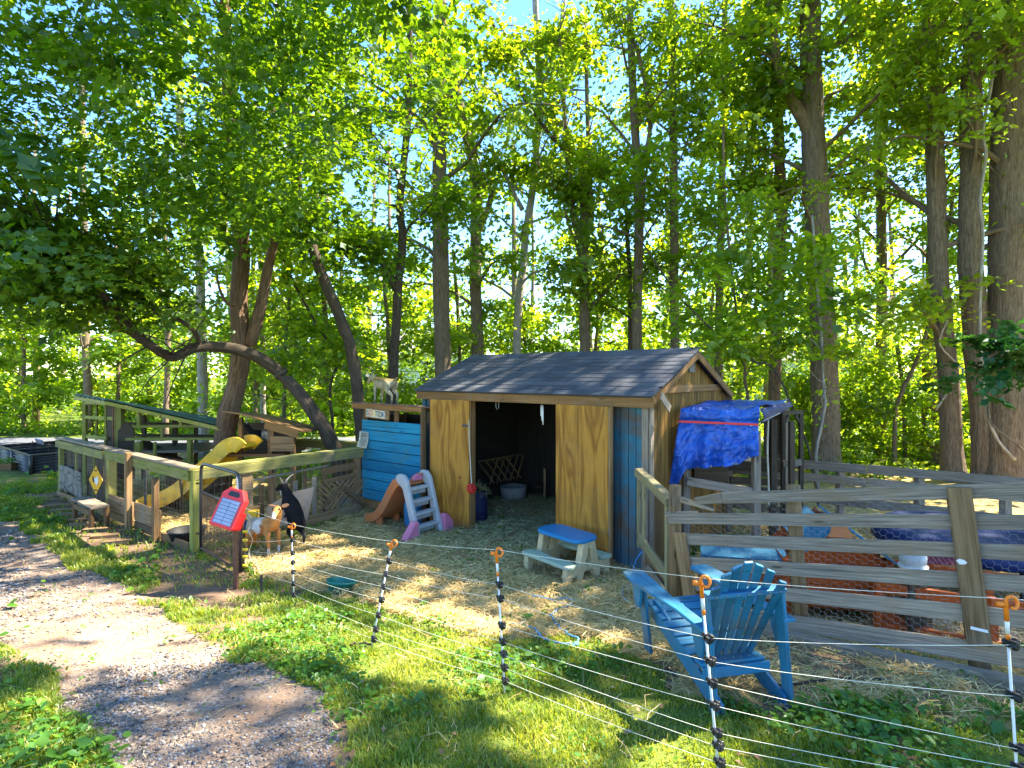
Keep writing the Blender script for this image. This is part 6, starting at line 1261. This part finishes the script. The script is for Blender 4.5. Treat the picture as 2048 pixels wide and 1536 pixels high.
MB().prism([(.11 * math.cos(a), .10 * math.sin(a)) for a in [math.pi * k / 8 for k in range(9)]], SS(.36, sw * .62, .83), sv, UP, .05).build("head_guard", 'pink', sl_, False, .008)
tag(MB().beam(SS(.55, .34, .22), SS(.62, .62, .24), .25, .4).build("blue_crate", 'bluetop', None, False, .01), "blue plastic crate tucked behind the toddler slide ladder", "crate")
# ---------------------------------------------------------------- bucket, ropes, cords
bq = G(679, 1190); bk_t = thing("rubber_pan", "dark green rubber feed pan tilted in the grass", "pan", bq)
MB().lathe([(.115, -.02), (.145, .13), (.165, .135), (.17, .15), (.165, .165), (.15, .16), (.14, .14), (.11, .01), (0, .005)], bq, 32, ax=(.10, .16, 1), close=False).build("body", 'green', bk_t, True)
def ground_line(pts, r, k=6, wig=.012):
    q = smoothpath([G(x, y) for x, y in pts], k); o = []
    for i, p in enumerate(q): o.append(V3(p[0] + RNG.normal() * wig, p[1] + RNG.normal() * wig, float(ground_z(np.array([p[0]]), np.array([p[1]]))[0]) + r + .030 + abs(RNG.normal()) * .008))
    return o
tag(MB().tube(ground_line([(1062, 1203), (1120, 1206), (1148, 1213), (1135, 1225), (1110, 1234), (1108, 1252), (1125, 1272), (1150, 1288), (1152, 1300), (1100, 1292), (1075, 1276), (1048, 1262), (1020, 1258)], .008), .0075, 5).build("frayed_rope", 'bluerope', None, True), "frayed pale blue rope lying in loops on the straw", "rope")
tag(MB().tube([P(1285, 1102, 6.7)] + smoothpath([P(1285, 1102, 6.7), P(1272, 1120, 6.65), P(1266, 1150, 6.6)], 4)[1:] + ground_line([(1266, 1165), (1262, 1180), (1245, 1192), (1246, 1205), (1262, 1218), (1280, 1222), (1262, 1228)], .006, 6, .006), .006, 5).build("cord", 'bluecord', None, True), "thin blue cord trailing from the screen gate to the straw", "cord")
tag(MB().tube(ground_line([(912, 1118), (925, 1120), (938, 1136), (944, 1155), (943, 1170)], .006, 6, .01), .007, 5).build("twine", 'redtwine', None, True), "short piece of red twine on the straw left of the orange looped post", "twine")
tag(MB().tube(ground_line([(968, 1105), (985, 1094), (1015, 1080), (1035, 1068)], .006, 6, .01), .006, 5).build("twine", 'redtwine', None, True), "faint red twine half buried in hay before the shed door", "twine")
# ---------------------------------------------------------------- electric fence posts and strands
POSTS = [((583, 1045), (588, 1205), 'a', [1078, 1105, 1124, 1143, 1165, 1188, 1203], "farthest looped post, just right of the brown goat"),
         ((785, 1078), (742, 1300), 'b', [1120, 1148, 1172, 1197, 1228, 1256, 1276], "looped post leaning right, beside the green pan"),
         ((992, 1093), (1010, 1390), 'c', [1167, 1195, 1248, 1281, 1307, 1333, 1359], "middle looped post between straw and clover"),
         ((1400, 1148), (1438, 1553), 'd', [1271, 1318, 1360, 1406, 1460, 1488, 1521], "looped post standing before the blue chair"),
         ((2010, 1188), (2040, 1640), 'e', [1284, 1386, 1492, 1530, 1568, 1596, 1618], "nearest looped post at the right edge")]
KN = []
for (tx, ty), (bx_, by_), _, ys_, lb in POSTS:
    b = G(bx_, by_); d = b.y; t = P(tx, ty, d - (.04 if by_ > 1400 else 0)); up_ = (t - b); L = up_.length; up_.normalize()
    po = thing("electric_fence_post", "white " + lb, "fence post", b, "step-in electric fence posts with orange loops")
    sd = V3(1, 0, 0); fw = V3(0, -1, 0)
    MB().tube([b - up_ * .1, b + up_ * L * .82], .0065, 8).build("rod", 'white', po, True)
    s0 = b + up_ * (L * .80)
    MB().tube([s0, s0 + up_ * .035], .0085, 8).build("collar", 'orange', po, True)
    MB().tube([s0 + up_ * .03, s0 + up_ * .10], .0095, 8).build("sleeve", 'white', po, True)
    hk = [s0 + up_ * .09, t - up_ * .055] + [t - up_ * .035 + sd * (.024 * (1 - math.cos(a)) * .9 - .0) + up_ * (.026 * math.sin(a)) + fw * .004 * a for a in [math.pi * q / 8 for q in range(1, 15)]]
    MB().tube(hk, [.0105] * 2 + [.008] * (len(hk) - 2), 8).build("pigtail", 'orange', po, True)
    MB().tube([t - up_ * .05 - sd * .008, t - up_ * .055 - sd * .04 + up_ * .01], .012, 8).build("spur", 'orange', po, True)
    row = [t - up_ * .022 + sd * .012]
    for q, y in enumerate(ys_):
        k = (y - ty) / (by_ - ty); c = t + (b - t) * k; row.append(c + fw * .022 + sd * .01)
        cl = MB(); ax = (fw * .82 + sd * .45 + UP * RNG.normal() * .12).normalized(); e1 = ax.orthogonal().normalized(); e2 = ax.cross(e1)
        rr2 = [.029 if i % 2 else .0215 for i in range(14)]
        cl.prism([(rr2[i] * math.cos(2 * math.pi * i / 14), rr2[i] * math.sin(2 * math.pi * i / 14)) for i in range(14)], c + ax * .026, e1, e2, .022); cl.tube([c - ax * .02, c + ax * .018], .015, 8); cl.tube([c + ax * .036, c + ax * .040], .013, 10)
        cl.beam(c - up_ * .016, c + up_ * .016, .03, .03, up=fw)
        cl.build("clip", 'black', po, False, .0025)
    KN.append(row)
first = [P(596, 1000, 6.0)] * 8
names = ["top strand, through the orange loops", "second strand from the top", "third strand from the top", "fourth strand from the top", "fifth strand from the top", "sixth strand from the top", "seventh strand from the top", "lowest strand, in the grass"]
for q in range(8):
    pts = ([TBINS[min(q, 4)] if q else ec + V3(.16, .0, .02)] if q < 6 else []) + [r[q] for r in KN]; pts.append(pts[-1] + (pts[-1] - pts[-2]) * .6); path = []
    for a, b in zip(pts, pts[1:]):
        for k in range(8): t = k / 8; path.append(lerp(a, b, t) - UP * (.012 * (b - a).length * 4 * t * (1 - t) * (.5 + .5 * math.sin(q * 2.1) ** 2)))
    path.append(pts[-1]); tag(MB().tube(path, .0014, 5).build("electric_wire", 'wire', None, True), "cream electric fence wire, " + names[q], "wire", "strands of the electric fence")
# ---------------------------------------------------------------- goats
def goat(label, at, az, J, Rr, colf, headdir, s=1.0, horns=None, earcol='earpink', wethers=None, tail=True, group=None):
    """J: joints in metres (x forward, y to its left, z up); grown with a skin so that limbs join smoothly"""
    names_ = list(J); idx = {k: i for i, k in enumerate(names_)}
    E = [("pelvis", "belly"), ("belly", "chest"), ("chest", "neck0"), ("neck0", "neck1"), ("neck1", "poll"), ("poll", "brow"), ("brow", "muz"), ("muz", "nose"), ("pelvis", "tail0"), ("tail0", "tail1")]
    for sd in "lr":
        E += [("chest", "sh" + sd), ("sh" + sd, "el" + sd), ("el" + sd, "kn" + sd), ("kn" + sd, "pa" + sd), ("pa" + sd, "ho" + sd), ("pelvis", "hi" + sd), ("hi" + sd, "st" + sd), ("st" + sd, "hk" + sd), ("hk" + sd, "hp" + sd), ("hp" + sd, "hh" + sd)]
    me = bpy.data.meshes.new("goat"); me.from_pydata([Vector(J[k]) * s for k in names_], [(idx[a], idx[b]) for a, b in E], []); ob = bpy.data.objects.new("goat_tmp", me); COL.objects.link(ob)
    sk = ob.modifiers.new("skin", 'SKIN'); sk.use_smooth_shade = True; sk.branch_smoothing = .6
    for k, i in idx.items():
        r = Rr.get(k.rstrip("lr") if k[:2] in ("sh", "el", "kn", "pa", "ho", "hi", "st", "hk", "hp", "hh") else k, .03)
        r = r if isinstance(r, tuple) else (r, r); me.skin_vertices[0].data[i].radius = (r[0] * s, r[1] * s); me.skin_vertices[0].data[i].use_root = (k == "pelvis")
    sb = ob.modifiers.new("sub", 'SUBSURF'); sb.levels = sb.render_levels = 2
    dg = bpy.context.evaluated_depsgraph_get(); sb.show_viewport = False; dg.update(); b0_ = bpy.data.meshes.new_from_object(ob.evaluated_get(dg)); bpy.data.objects.remove(ob); bmm = bmesh.new(); bmm.from_mesh(b0_); bmesh.ops.holes_fill(bmm, edges=[e for e in bmm.edges if e.is_boundary], sides=0); bmesh.ops.triangulate(bmm, faces=[f for f in bmm.faces if len(f.verts) > 4]); bmm.to_mesh(b0_); bmm.free()
    ob = bpy.data.objects.new("goat_tmp", b0_); COL.objects.link(ob); s2 = ob.modifiers.new("sub", 'SUBSURF'); s2.levels = s2.render_levels = 2; dg = bpy.context.evaluated_depsgraph_get(); bm_ = bpy.data.meshes.new_from_object(ob.evaluated_get(dg)); bpy.data.objects.remove(ob)
    nv = len(bm_.vertices); co = np.zeros(nv * 3, np.float32); bm_.vertices.foreach_get("co", co); co = co.reshape(-1, 3) / s
    hair = (vnoise(co[:, 0] * 60 + co[:, 1] * 40, co[:, 2] * 22, 1.0, 4) - .5) * .010 * (co[:, 2] > .16)
    col = np.array([colf(*c) for c in co]) * (1 + (vnoise(co[:, 0] * 30, co[:, 2] * 12 + co[:, 1] * 20, 1.0, 9)[:, None] - .5) * .5)
    no = np.zeros(nv * 3, np.float32); bm_.vertices.foreach_get("normal", no); co2 = (co + no.reshape(-1, 3) * hair[:, None]) * s; bm_.vertices.foreach_set("co", co2.astype(np.float32).ravel())
    at_ = bm_.attributes.new("col", 'FLOAT_COLOR', 'POINT'); cc = np.ones((nv, 4), np.float32); cc[:, :3] = np.clip(col, 0, 1); at_.data.foreach_set("color", cc.ravel()); bm_.materials.clear(); bm_.materials.append(M['fur'])
    bm_.polygons.foreach_set("use_smooth", [True] * len(bm_.polygons)); bm_.name = "body"
    g = thing("goat", label, "goat", at, group); rot = Matrix.Rotation(az, 4, 'Z'); MW = Matrix.Translation(at) @ rot
    link("body", bm_, at, g, 0, MW)
    W = lambda v: MW @ (Vector(v) * s)
    po, mz = Vector(J["poll"]), Vector(J["muz"]); hd = (Vector(J["nose"]) - po).normalized(); hs = Vector(headdir).normalized(); hu_ = hs.cross(hd); hu_ = hu_.normalized(); hu_ = hu_ if hu_.dot(po - Vector(J["neck0"])) > 0 else -hu_
    for q in (1, -1):
        e0 = po + hs * (.045 * q) + hu_ * .012 - hd * .015; e1 = e0 + hs * (.105 * q) + hu_ * .012 - hd * .015
        d = (e1 - e0); u = d.normalized(); v = hu_.cross(u).normalized()
        L = d.length; MB().prism([(0, -.014), (L * .35, -.030), (L * .75, -.022), (L, 0), (L * .75, .022), (L * .35, .028), (0, .014)], W(e0), (rot @ u.to_4d().to_3d()) * s, (rot.to_3x3() @ (v + hu_ * .5).normalized()) * s, .009 * s).build("ear", earcol, g, False, .002)
        MB().lathe([(.0, .015), (.011, .010), (.015, 0), (.011, -.010), (0, -.015)], W(Vector(J["brow"]) + hs * (.044 * q) + hu_ * .022), 10, close=False).build("eye", 'eye', g, True)
        if horns:
            h0 = po + hs * (.022 * q) + hu_ * .03 - hd * .02; L = horns
            MB().tube([W(h0), W(h0 + hu_ * L * .35 - hd * L * .2 + hs * q * L * .25), W(h0 + hu_ * L * .6 - hd * L * .5 + hs * q * L * .6), W(h0 + hu_ * L * .7 - hd * L * .75 + hs * q * L * 1.0)], [.013 * s, .011 * s, .007 * s, .002 * s], 8).build("horn", 'horn', g, True)
    for k in ("hol", "hor", "hhl", "hhr"):
        p = W(J[k]); MB().lathe([(.020 * s, -.016 * s), (.017 * s, .018 * s), (.0, .022 * s)], p, 10).build("hoof", 'hoof', g)
    if wethers:
        for q in wethers: MB().tube([W(q[0]), W(q[1])], [.012 * s, .004 * s], 6).build("beard", 'rope', g, True)
    return g, W
RAD = dict(pelvis=(.098, .118), belly=(.135, .150), chest=(.108, .140), neck0=.082, neck1=.062, poll=(.054, .056), brow=(.050, .052), muz=(.036, .038), nose=(.027, .028), tail0=.026, tail1=.014, sh=.05, el=.04, kn=.024, pa=.017, ho=.018, hi=.080, st=.056, hk=.026, hp=.017, hh=.018)
BASE = dict(pelvis=(-.22, 0, .42), belly=(-.045, 0, .385), chest=(.15, 0, .41), neck0=(.245, 0, .49), neck1=(.295, 0, .58), poll=(.325, 0, .675), brow=(.365, 0, .652), muz=(.425, 0, .610), nose=(.465, 0, .582), tail0=(-.31, 0, .47), tail1=(-.35, 0, .52),
            shl=(.17, .085, .36), ell=(.16, .09, .255), knl=(.175, .088, .155), pal=(.17, .086, .05), hol=(.18, .086, .015), shr=(.17, -.085, .36), elr=(.16, -.09, .255), knr=(.175, -.088, .155), par=(.17, -.086, .05), hor=(.18, -.086, .015),
            hil=(-.21, .085, .36), stl=(-.15, .092, .27), hkl=(-.27, .09, .175), hpl=(-.25, .088, .05), hhl=(-.24, .088, .015), hir=(-.21, -.085, .36), str=(-.15, -.092, .27), hkr=(-.27, -.09, .175), hpr=(-.25, -.088, .05), hhr=(-.24, -.088, .015))
tan, cream_, wht, blk, rus = (.50, .24, .075), (.46, .37, .26), (.68, .64, .58), (.010, .010, .012), (.36, .13, .03)
def brown_c(x, y, z):
    if z > .55 and x > .3: return wht if (y < -.165 or (abs(y + .06) < .03 and z > .725)) else (tuple(a * .55 for a in tan) if y > -.05 and z > .7 else tan)
    if x > .12: return tan if z > .12 else wht
    if z < .22: return tan
    if -.10 < x < .03 and z > .30: return wht
    if x < -.1: return tuple(a * .8 for a in cream_) if z > .3 else tan
    return rus if z < .42 else tan
bj = dict(BASE); bj.update(neck0=(.24, -.01, .49), neck1=(.285, -.03, .585), poll=(.31, -.045, .685), brow=(.335, -.095, .665), muz=(.370, -.165, .605), nose=(.388, -.205, .572))
goat("tan and white goat with pricked ears looking towards the camera", V3(*P(530, 1107, 7.75).xy, 0.02), R(-26), bj, RAD, brown_c, V3(.91, .41, 0), 1.0, earcol='earpink')
def black_c(x, y, z):
    if z > .86 and x > -.02: return blk
    if z < .10: return blk
    if z < .20 and abs(y) > .05: return (.03, .03, .032)
    return blk if not (x > .05 and z < .55) else (.03, .028, .027)
kj = dict(pelvis=(-.10, 0, .36), belly=(-.01, 0, .50), chest=(.09, 0, .64), neck0=(.135, .01, .74), neck1=(.17, .02, .81), poll=(.20, .03, .87), brow=(.235, .04, .858), muz=(.295, .055, .825), nose=(.335, .064, .80), tail0=(-.18, 0, .345), tail1=(-.215, 0, .37),
          shl=(.13, .08, .60), ell=(.20, .085, .53), knl=(.28, .085, .50), pal=(.33, .085, .42), hol=(.35, .085, .395), shr=(.13, -.08, .60), elr=(.20, -.085, .53), knr=(.28, -.085, .48), par=(.33, -.085, .40), hor=(.35, -.085, .375),
          hil=(-.08, .085, .32), stl=(-.01, .092, .25), hkl=(-.12, .09, .16), hpl=(-.10, .088, .05), hhl=(-.085, .088, .015), hir=(-.08, -.085, .32), str=(-.01, -.092, .25), hkr=(-.12, -.09, .16), hpr=(-.10, -.088, .05), hhr=(-.085, -.088, .015))
rk = dict(RAD); rk.update(pelvis=(.10, .105), belly=(.122, .125), chest=(.105, .112))
goat("black horned goat rearing up on its hind legs behind the tan goat", V3(*P(588, 1100, 8.05).xy, 0.02), R(146), kj, rk, black_c, V3(-.2, .97, 0), 1.0, horns=.12, earcol='black', wethers=[((.27, .04, .80), (.25, .04, .71))])
def white_c(x, y, z): return (.26, .19, .075) if z > .44 and x < .25 else ((.36, .31, .20) if z > .08 else (.16, .14, .10))
wj = dict(BASE); wj.update(neck0=(.25, 0, .47), neck1=(.315, 0, .50), poll=(.375, 0, .525), brow=(.405, 0, .49), muz=(.44, 0, .43), nose=(.46, 0, .39), hkl=(-.30, .09, .175), hhl=(-.29, .088, .015), hpl=(-.29, .088, .05))
wg = Lp(.38, .20, 1.99); goat("pale cream goat standing on the stall roof, head lowered to the left", wg, math.atan2(-ld.y, -ld.x) + R(4), wj, RAD, white_c, V3(0, 1, 0), .94, horns=.09, earcol='rope')
def hut_c(x, y, z): return (.55, .48, .36) if -.16 < x < -.02 else blk
goat("black goat with a pale belt standing inside the goat house", V3(*P(522, 900, 10.75).xy, P(522, 901, 10.75).z), R(205), BASE, RAD, hut_c, V3(0, 1, 0), .78, horns=.16, earcol='rope')

# ---------------------------------------------------------------- what covers the ground
def scatter(n, xr, yr, rng, falloff=4.5, pw=1.5):
    x = rng.uniform(*xr, n); y = rng.uniform(*yr, n); k = rng.uniform(size=n) < np.minimum(1, (falloff / y) ** pw); x, y = x[k], y[k]
    z = ground_z(x, y); px, py = pix(x, y, z); vis = (px > -260) & (px < 2300) & (py < 1900); return x[vis], y[vis], z[vis]
r6 = np.random.default_rng(66)
# grass blades: tufts of bent blades
x, y, z = scatter(2500000, (-12, 5.5), (2.2, 13.5), r6, 4.2, 1.35); g, s, v, px, py = masks(x, y, GZ(y))
tuft = vnoise(x, y, 6, 41); k = r6.uniform(size=len(x)) < g * np.clip(tuft * 1.7 - .1, .06, 1.1); x, y, z = x[k], y[k], z[k]; tf = tuft[k]; py = py[k]
N = len(x); h = r6.uniform(.022, .058, N) * (.6 + .9 * tf) * np.clip(y / 6, .85, 1.25); w = r6.uniform(.0024, .0050, N) * np.clip(y / 4, 1, 2.2); a = r6.uniform(0, 6.283, N); ln_ = r6.uniform(.2, 1.0, N) * h; b = a + r6.normal(0, .5, N)
dx, dy = np.cos(a), np.sin(a); lx, ly = np.cos(b + 1.57), np.sin(b + 1.57)
Pt = np.stack([x, y, z - .004], 1); V = np.zeros((N, 5, 3))
V[:, 0] = Pt - np.stack([dx * w, dy * w, 0 * w], 1); V[:, 1] = Pt + np.stack([dx * w, dy * w, 0 * w], 1)
md = Pt + np.stack([lx * ln_ * .35, ly * ln_ * .35, h * .62], 1); V[:, 2] = md - np.stack([dx * w * .75, dy * w * .75, 0 * w], 1); V[:, 3] = md + np.stack([dx * w * .75, dy * w * .75, 0 * w], 1); V[:, 4] = Pt + np.stack([lx * ln_, ly * ln_, h], 1)
F = (np.array([[0, 1, 3], [0, 3, 2], [2, 3, 4]])[None] + (np.arange(N) * 5)[:, None, None]).reshape(-1, 3)
tint = np.clip(r6.normal(.42, .24, N) + (vnoise(x, y, 1.1, 43) - .5) * .9 + (vnoise(x, y, 4.5, 44) - .5) * .5, 0, 1)
setting(link("grass", fast_mesh("grass", V.reshape(-1, 3), F, 'grass', {"tint": np.repeat(tint, 5)}), (0, 0, 0)), 'stuff')
print("grass", N)
# broad weeds and clover among the grass
x, y, z = scatter(190000, (-12, 5.5), (2.2, 13.5), r6, 4.5, 1.2); g, s, v, px, py = masks(x, y, GZ(y)); cl = vnoise(x, y, 1.7, 51); edge = vnoise(x, y, 3.1, 52)
wd_ = in_poly(px, py, [(1620, 1405), (2100, 1420), (2200, 1700), (1500, 1700), (1560, 1450)]) | in_poly(px, py, [(860, 1275), (1010, 1265), (1180, 1295), (1290, 1340), (1200, 1360), (900, 1320)]) | in_poly(px, py, [(-200, 1380), (90, 1400), (210, 1560), (100, 1800), (-300, 1800)])
pr = np.where(wd_, .8, g) * np.clip((cl - .42) * 3.0 + wd_ * .8, 0, 1) + .02 * (s > .2) + .008 * v; k = r6.uniform(size=len(x)) < pr * .55; x, y, z = x[k], y[k], z[k]; N0 = len(x); per = 4
C = np.repeat(np.stack([x, y, z], 1), per, 0) + r6.normal(size=(N0 * per, 3)) * np.array([.045, .045, .0]); C[:, 2] += r6.uniform(.02, .075, len(C)); nr = np.array([0, 0, 1.]) + r6.normal(size=C.shape) * .38
sz = np.repeat(np.where(r6.uniform(size=N0) < .08 + .25 * wd_[k], r6.uniform(.05, .095, N0), r6.uniform(.022, .045, N0)), per) * r6.uniform(.7, 1.2, len(C)) * np.clip(np.repeat(y, per) / 5, .9, 1.5)
setting(link("ground_weeds", leaves("ground_weeds", C, sz, nr, np.clip(r6.normal(.45, .25, len(C)), 0, 1), 'weed', LEAF_O, r6), (0, 0, 0)), 'stuff'); print("weeds", len(C))
# straw
def strands(x, y, z, L, W, colr, name, lift=.03, tilt=.22):
    N = len(x); a = r6.uniform(0, 6.283, N); e = r6.normal(0, tilt, N); d = np.stack([np.cos(a) * np.cos(e), np.sin(a) * np.cos(e), np.sin(e)], 1); p = np.stack([-np.sin(a), np.cos(a), r6.normal(0, .4, N)], 1); c = np.stack([x, y, z + r6.uniform(.002, lift, N)], 1)
    bow = np.stack([r6.normal(0, .18, N), r6.normal(0, .18, N), r6.normal(.08, .15, N)], 1) * L[:, None]
    V = np.zeros((N, 6, 3))
    for i, (t, bb) in enumerate(((-.5, 0), (0, 1), (.5, 0))):
        q = c + d * (L * t)[:, None] + bow * bb * .5; V[:, 2 * i] = q - p * W[:, None]; V[:, 2 * i + 1] = q + p * W[:, None]
    F = (np.array([[0, 1, 3], [0, 3, 2], [2, 3, 5], [2, 5, 4]])[None] + (np.arange(N) * 6)[:, None, None]).reshape(-1, 3)
    return setting(link(name, fast_mesh(name, V.reshape(-1, 3), F, 'straw', None, np.repeat(colr, 6, 0)), (0, 0, 0)), 'stuff')
x, y, z = scatter(400000, (-8, 6), (2.3, 11.5), r6, 6.5, 1.2); g, s, v, px, py = masks(x, y, GZ(y)); k = r6.uniform(size=len(x)) < s * np.clip(.35 + vnoise(x, y, 2.3, 61), 0, 1) * np.where(s > .9, 1.3, .75); x, y, z = x[k], y[k], z[k]; px, py = px[k], py[k]
N = len(x); hay = np.clip(1.1 - np.hypot((px - 1030) / 330, (py - 1060) / 95), 0, 1) * r6.uniform(.3, 1, N); hay = np.clip(hay * 1.7, 0, 1)[:, None]; t_ = r6.uniform(0, 1, N)[:, None]
gold = np.array([.42, .28, .08]) * (1 - t_) + np.array([.74, .57, .27]) * t_; grey = np.array([.27, .26, .11]) * (1 - t_) + np.array([.54, .52, .28]) * t_; cr = gold * (1 - hay) + grey * hay
strands(x, y, z, r6.uniform(.05, .19, N) * np.where(hay[:, 0] > .5, .7, 1), r6.uniform(.0013, .0028, N) * np.clip(y / 5, .9, 1.5), cr, "straw", .055); print("straw", N)
x, y, z = scatter(26000, (-8, 6), (2.3, 10), r6, 5, 1.0); k = r6.uniform(size=len(x)) < .10; x, y, z = x[k], y[k], z[k]; t_ = r6.uniform(0, 1, len(x))[:, None]
strands(x, y, z, r6.uniform(.06, .2, len(x)), r6.uniform(.0014, .0026, len(x)), np.array([.36, .25, .10]) * (1 - t_) + np.array([.58, .46, .24]) * t_, "loose_straw", .03)
# gravel
OC = np.array([(1, 0, 0), (-1, 0, 0), (0, 1, 0), (0, -1, 0), (0, 0, .55), (0, 0, -.4)], float); OF = np.array([(0, 2, 4), (2, 1, 4), (1, 3, 4), (3, 0, 4), (2, 0, 5), (1, 2, 5), (3, 1, 5), (0, 3, 5)])
x, y, z = scatter(1900000, (-12, 1.5), (2.2, 9), r6, 4.2, 1.7); g, s, v, px, py = masks(x, y, GZ(y)); pat = vnoise(x, y, 1.6, 71); k = r6.uniform(size=len(x)) < v * np.clip((pat - .25) * 1.25, .05, .8) * np.where(py > 1330, .8, np.where(px < 60, .4, .10)); x, y, z = x[k], y[k], z[k]
N = len(x); sz = r6.gamma(3.0, .0026, N).clip(.003, .022) * np.clip(y / 4, .9, 1.6); a = r6.uniform(0, 6.283, N); rot = np.stack([np.cos(a), -np.sin(a), 0 * a, np.sin(a), np.cos(a), 0 * a, 0 * a, 0 * a, 1 + 0 * a], 1).reshape(-1, 3, 3)
jt = OC[None] * r6.uniform(.55, 1.3, (N, 6, 1)); V = np.einsum('nij,nkj->nki', rot, jt) * sz[:, None, None] + np.stack([x, y, z + sz * .12], 1)[:, None, :]
F = (OF[None] + (np.arange(N) * 6)[:, None, None]).reshape(-1, 3); b = r6.uniform(.25, 1.75, N)[:, None]; cl = np.where(r6.uniform(size=(N, 1)) < .3, np.array([[.27, .19, .13]]), np.array([[.23, .205, .185]])) * b
setting(link("gravel", fast_mesh("gravel", V.reshape(-1, 3), F, 'gravelstone', None, np.repeat(cl, 6, 0)), (0, 0, 0)), 'stuff'); print("gravel", N)
# fallen leaves and small chips
x, y, z = scatter(9000, (-12, 6), (2.2, 12), r6, 4.5, 1.2); k = r6.uniform(size=len(x)) < .22; x, y, z = x[k], y[k], z[k]; N = len(x); C = np.stack([x, y, z + .022], 1); nr = np.array([0, 0, 1.]) + r6.normal(size=C.shape) * .35
L, T_ = LEAF_S; aa, bb, nn = frames(nr, r6); sz = r6.uniform(.02, .06, N); V = C[:, None] + sz[:, None, None] * (L[None, :, 0:1] * aa[:, None] + L[None, :, 1:2] * bb[:, None] + L[None, :, 2:3] * nn[:, None]); F = (T_[None] + (np.arange(N) * 4)[:, None, None]).reshape(-1, 3)
pal = np.array([[.26, .13, .06], [.36, .20, .11], [.16, .10, .06], [.42, .28, .17]])[r6.integers(0, 4, N)]
setting(link("fallen_leaves", fast_mesh("fallen_leaves", V.reshape(-1, 3), F, 'deadleaf', None, np.repeat(pal, 4, 0)), (0, 0, 0)), 'stuff')
# leaf litter plants and grasses along the wood's edge
x = r6.uniform(-30, 26, 5200); y = r6.uniform(13, 27, 5200); k = ~((np.abs(y - 20.3) < 2.9) & (x < 3)) & ~((x < -8.5) & (y < 18.5)); x, y = x[k], y[k]; N = len(x); per = 7
C = np.repeat(np.stack([x, y, np.zeros(N)], 1), per, 0) + r6.normal(size=(N * per, 3)) * np.array([.25, .25, 0]); C[:, 2] = np.abs(r6.normal(0, .16, len(C))) + .03
setting(link("woodland_plants", leaves("woodland_plants", C, r6.uniform(.10, .24, len(C)), np.array([0, 0, 1.]) + r6.normal(size=C.shape) * .6, np.clip(r6.normal(.5, .25, len(C)), 0, 1), 'leafunder', LEAF_S, r6), (0, 0, 0)), 'stuff')
# a stick, and a short dark strip at a post's foot
for pts, lb in (([(1530, 1388), (1600, 1382), (1690, 1372), (1780, 1370)], "thin dark stick lying on the soil behind the blue chair"), ([(700, 1299), (722, 1297), (742, 1300)], "short dark strip at the foot of the leaning looped post")):
    tag(MB().tube(ground_line(pts, .008, 4, .004), .009, 6).build("stick", 'barkdark', None, True), lb, "stick")
# leafy clump by the raised bed
for at_, n_, lb in ((G(112, 962), 40, "broad leafed clump growing at the corner of the raised bed"), (G(330, 1000), 0, "")):
    if n_:
        C = r6.normal(size=(n_, 3)) * np.array([.20, .14, .06]) + np.array([0, 0, .16]); t = thing("leafy_plant", lb, "plant", at_); link("foliage", leaves("foliage", C, r6.uniform(.12, .24, n_), np.array([0, 0, 1.]) + r6.normal(size=C.shape) * .5, r6.uniform(.2, .8, n_), 'weed', LEAF_S, r6), at_, t)
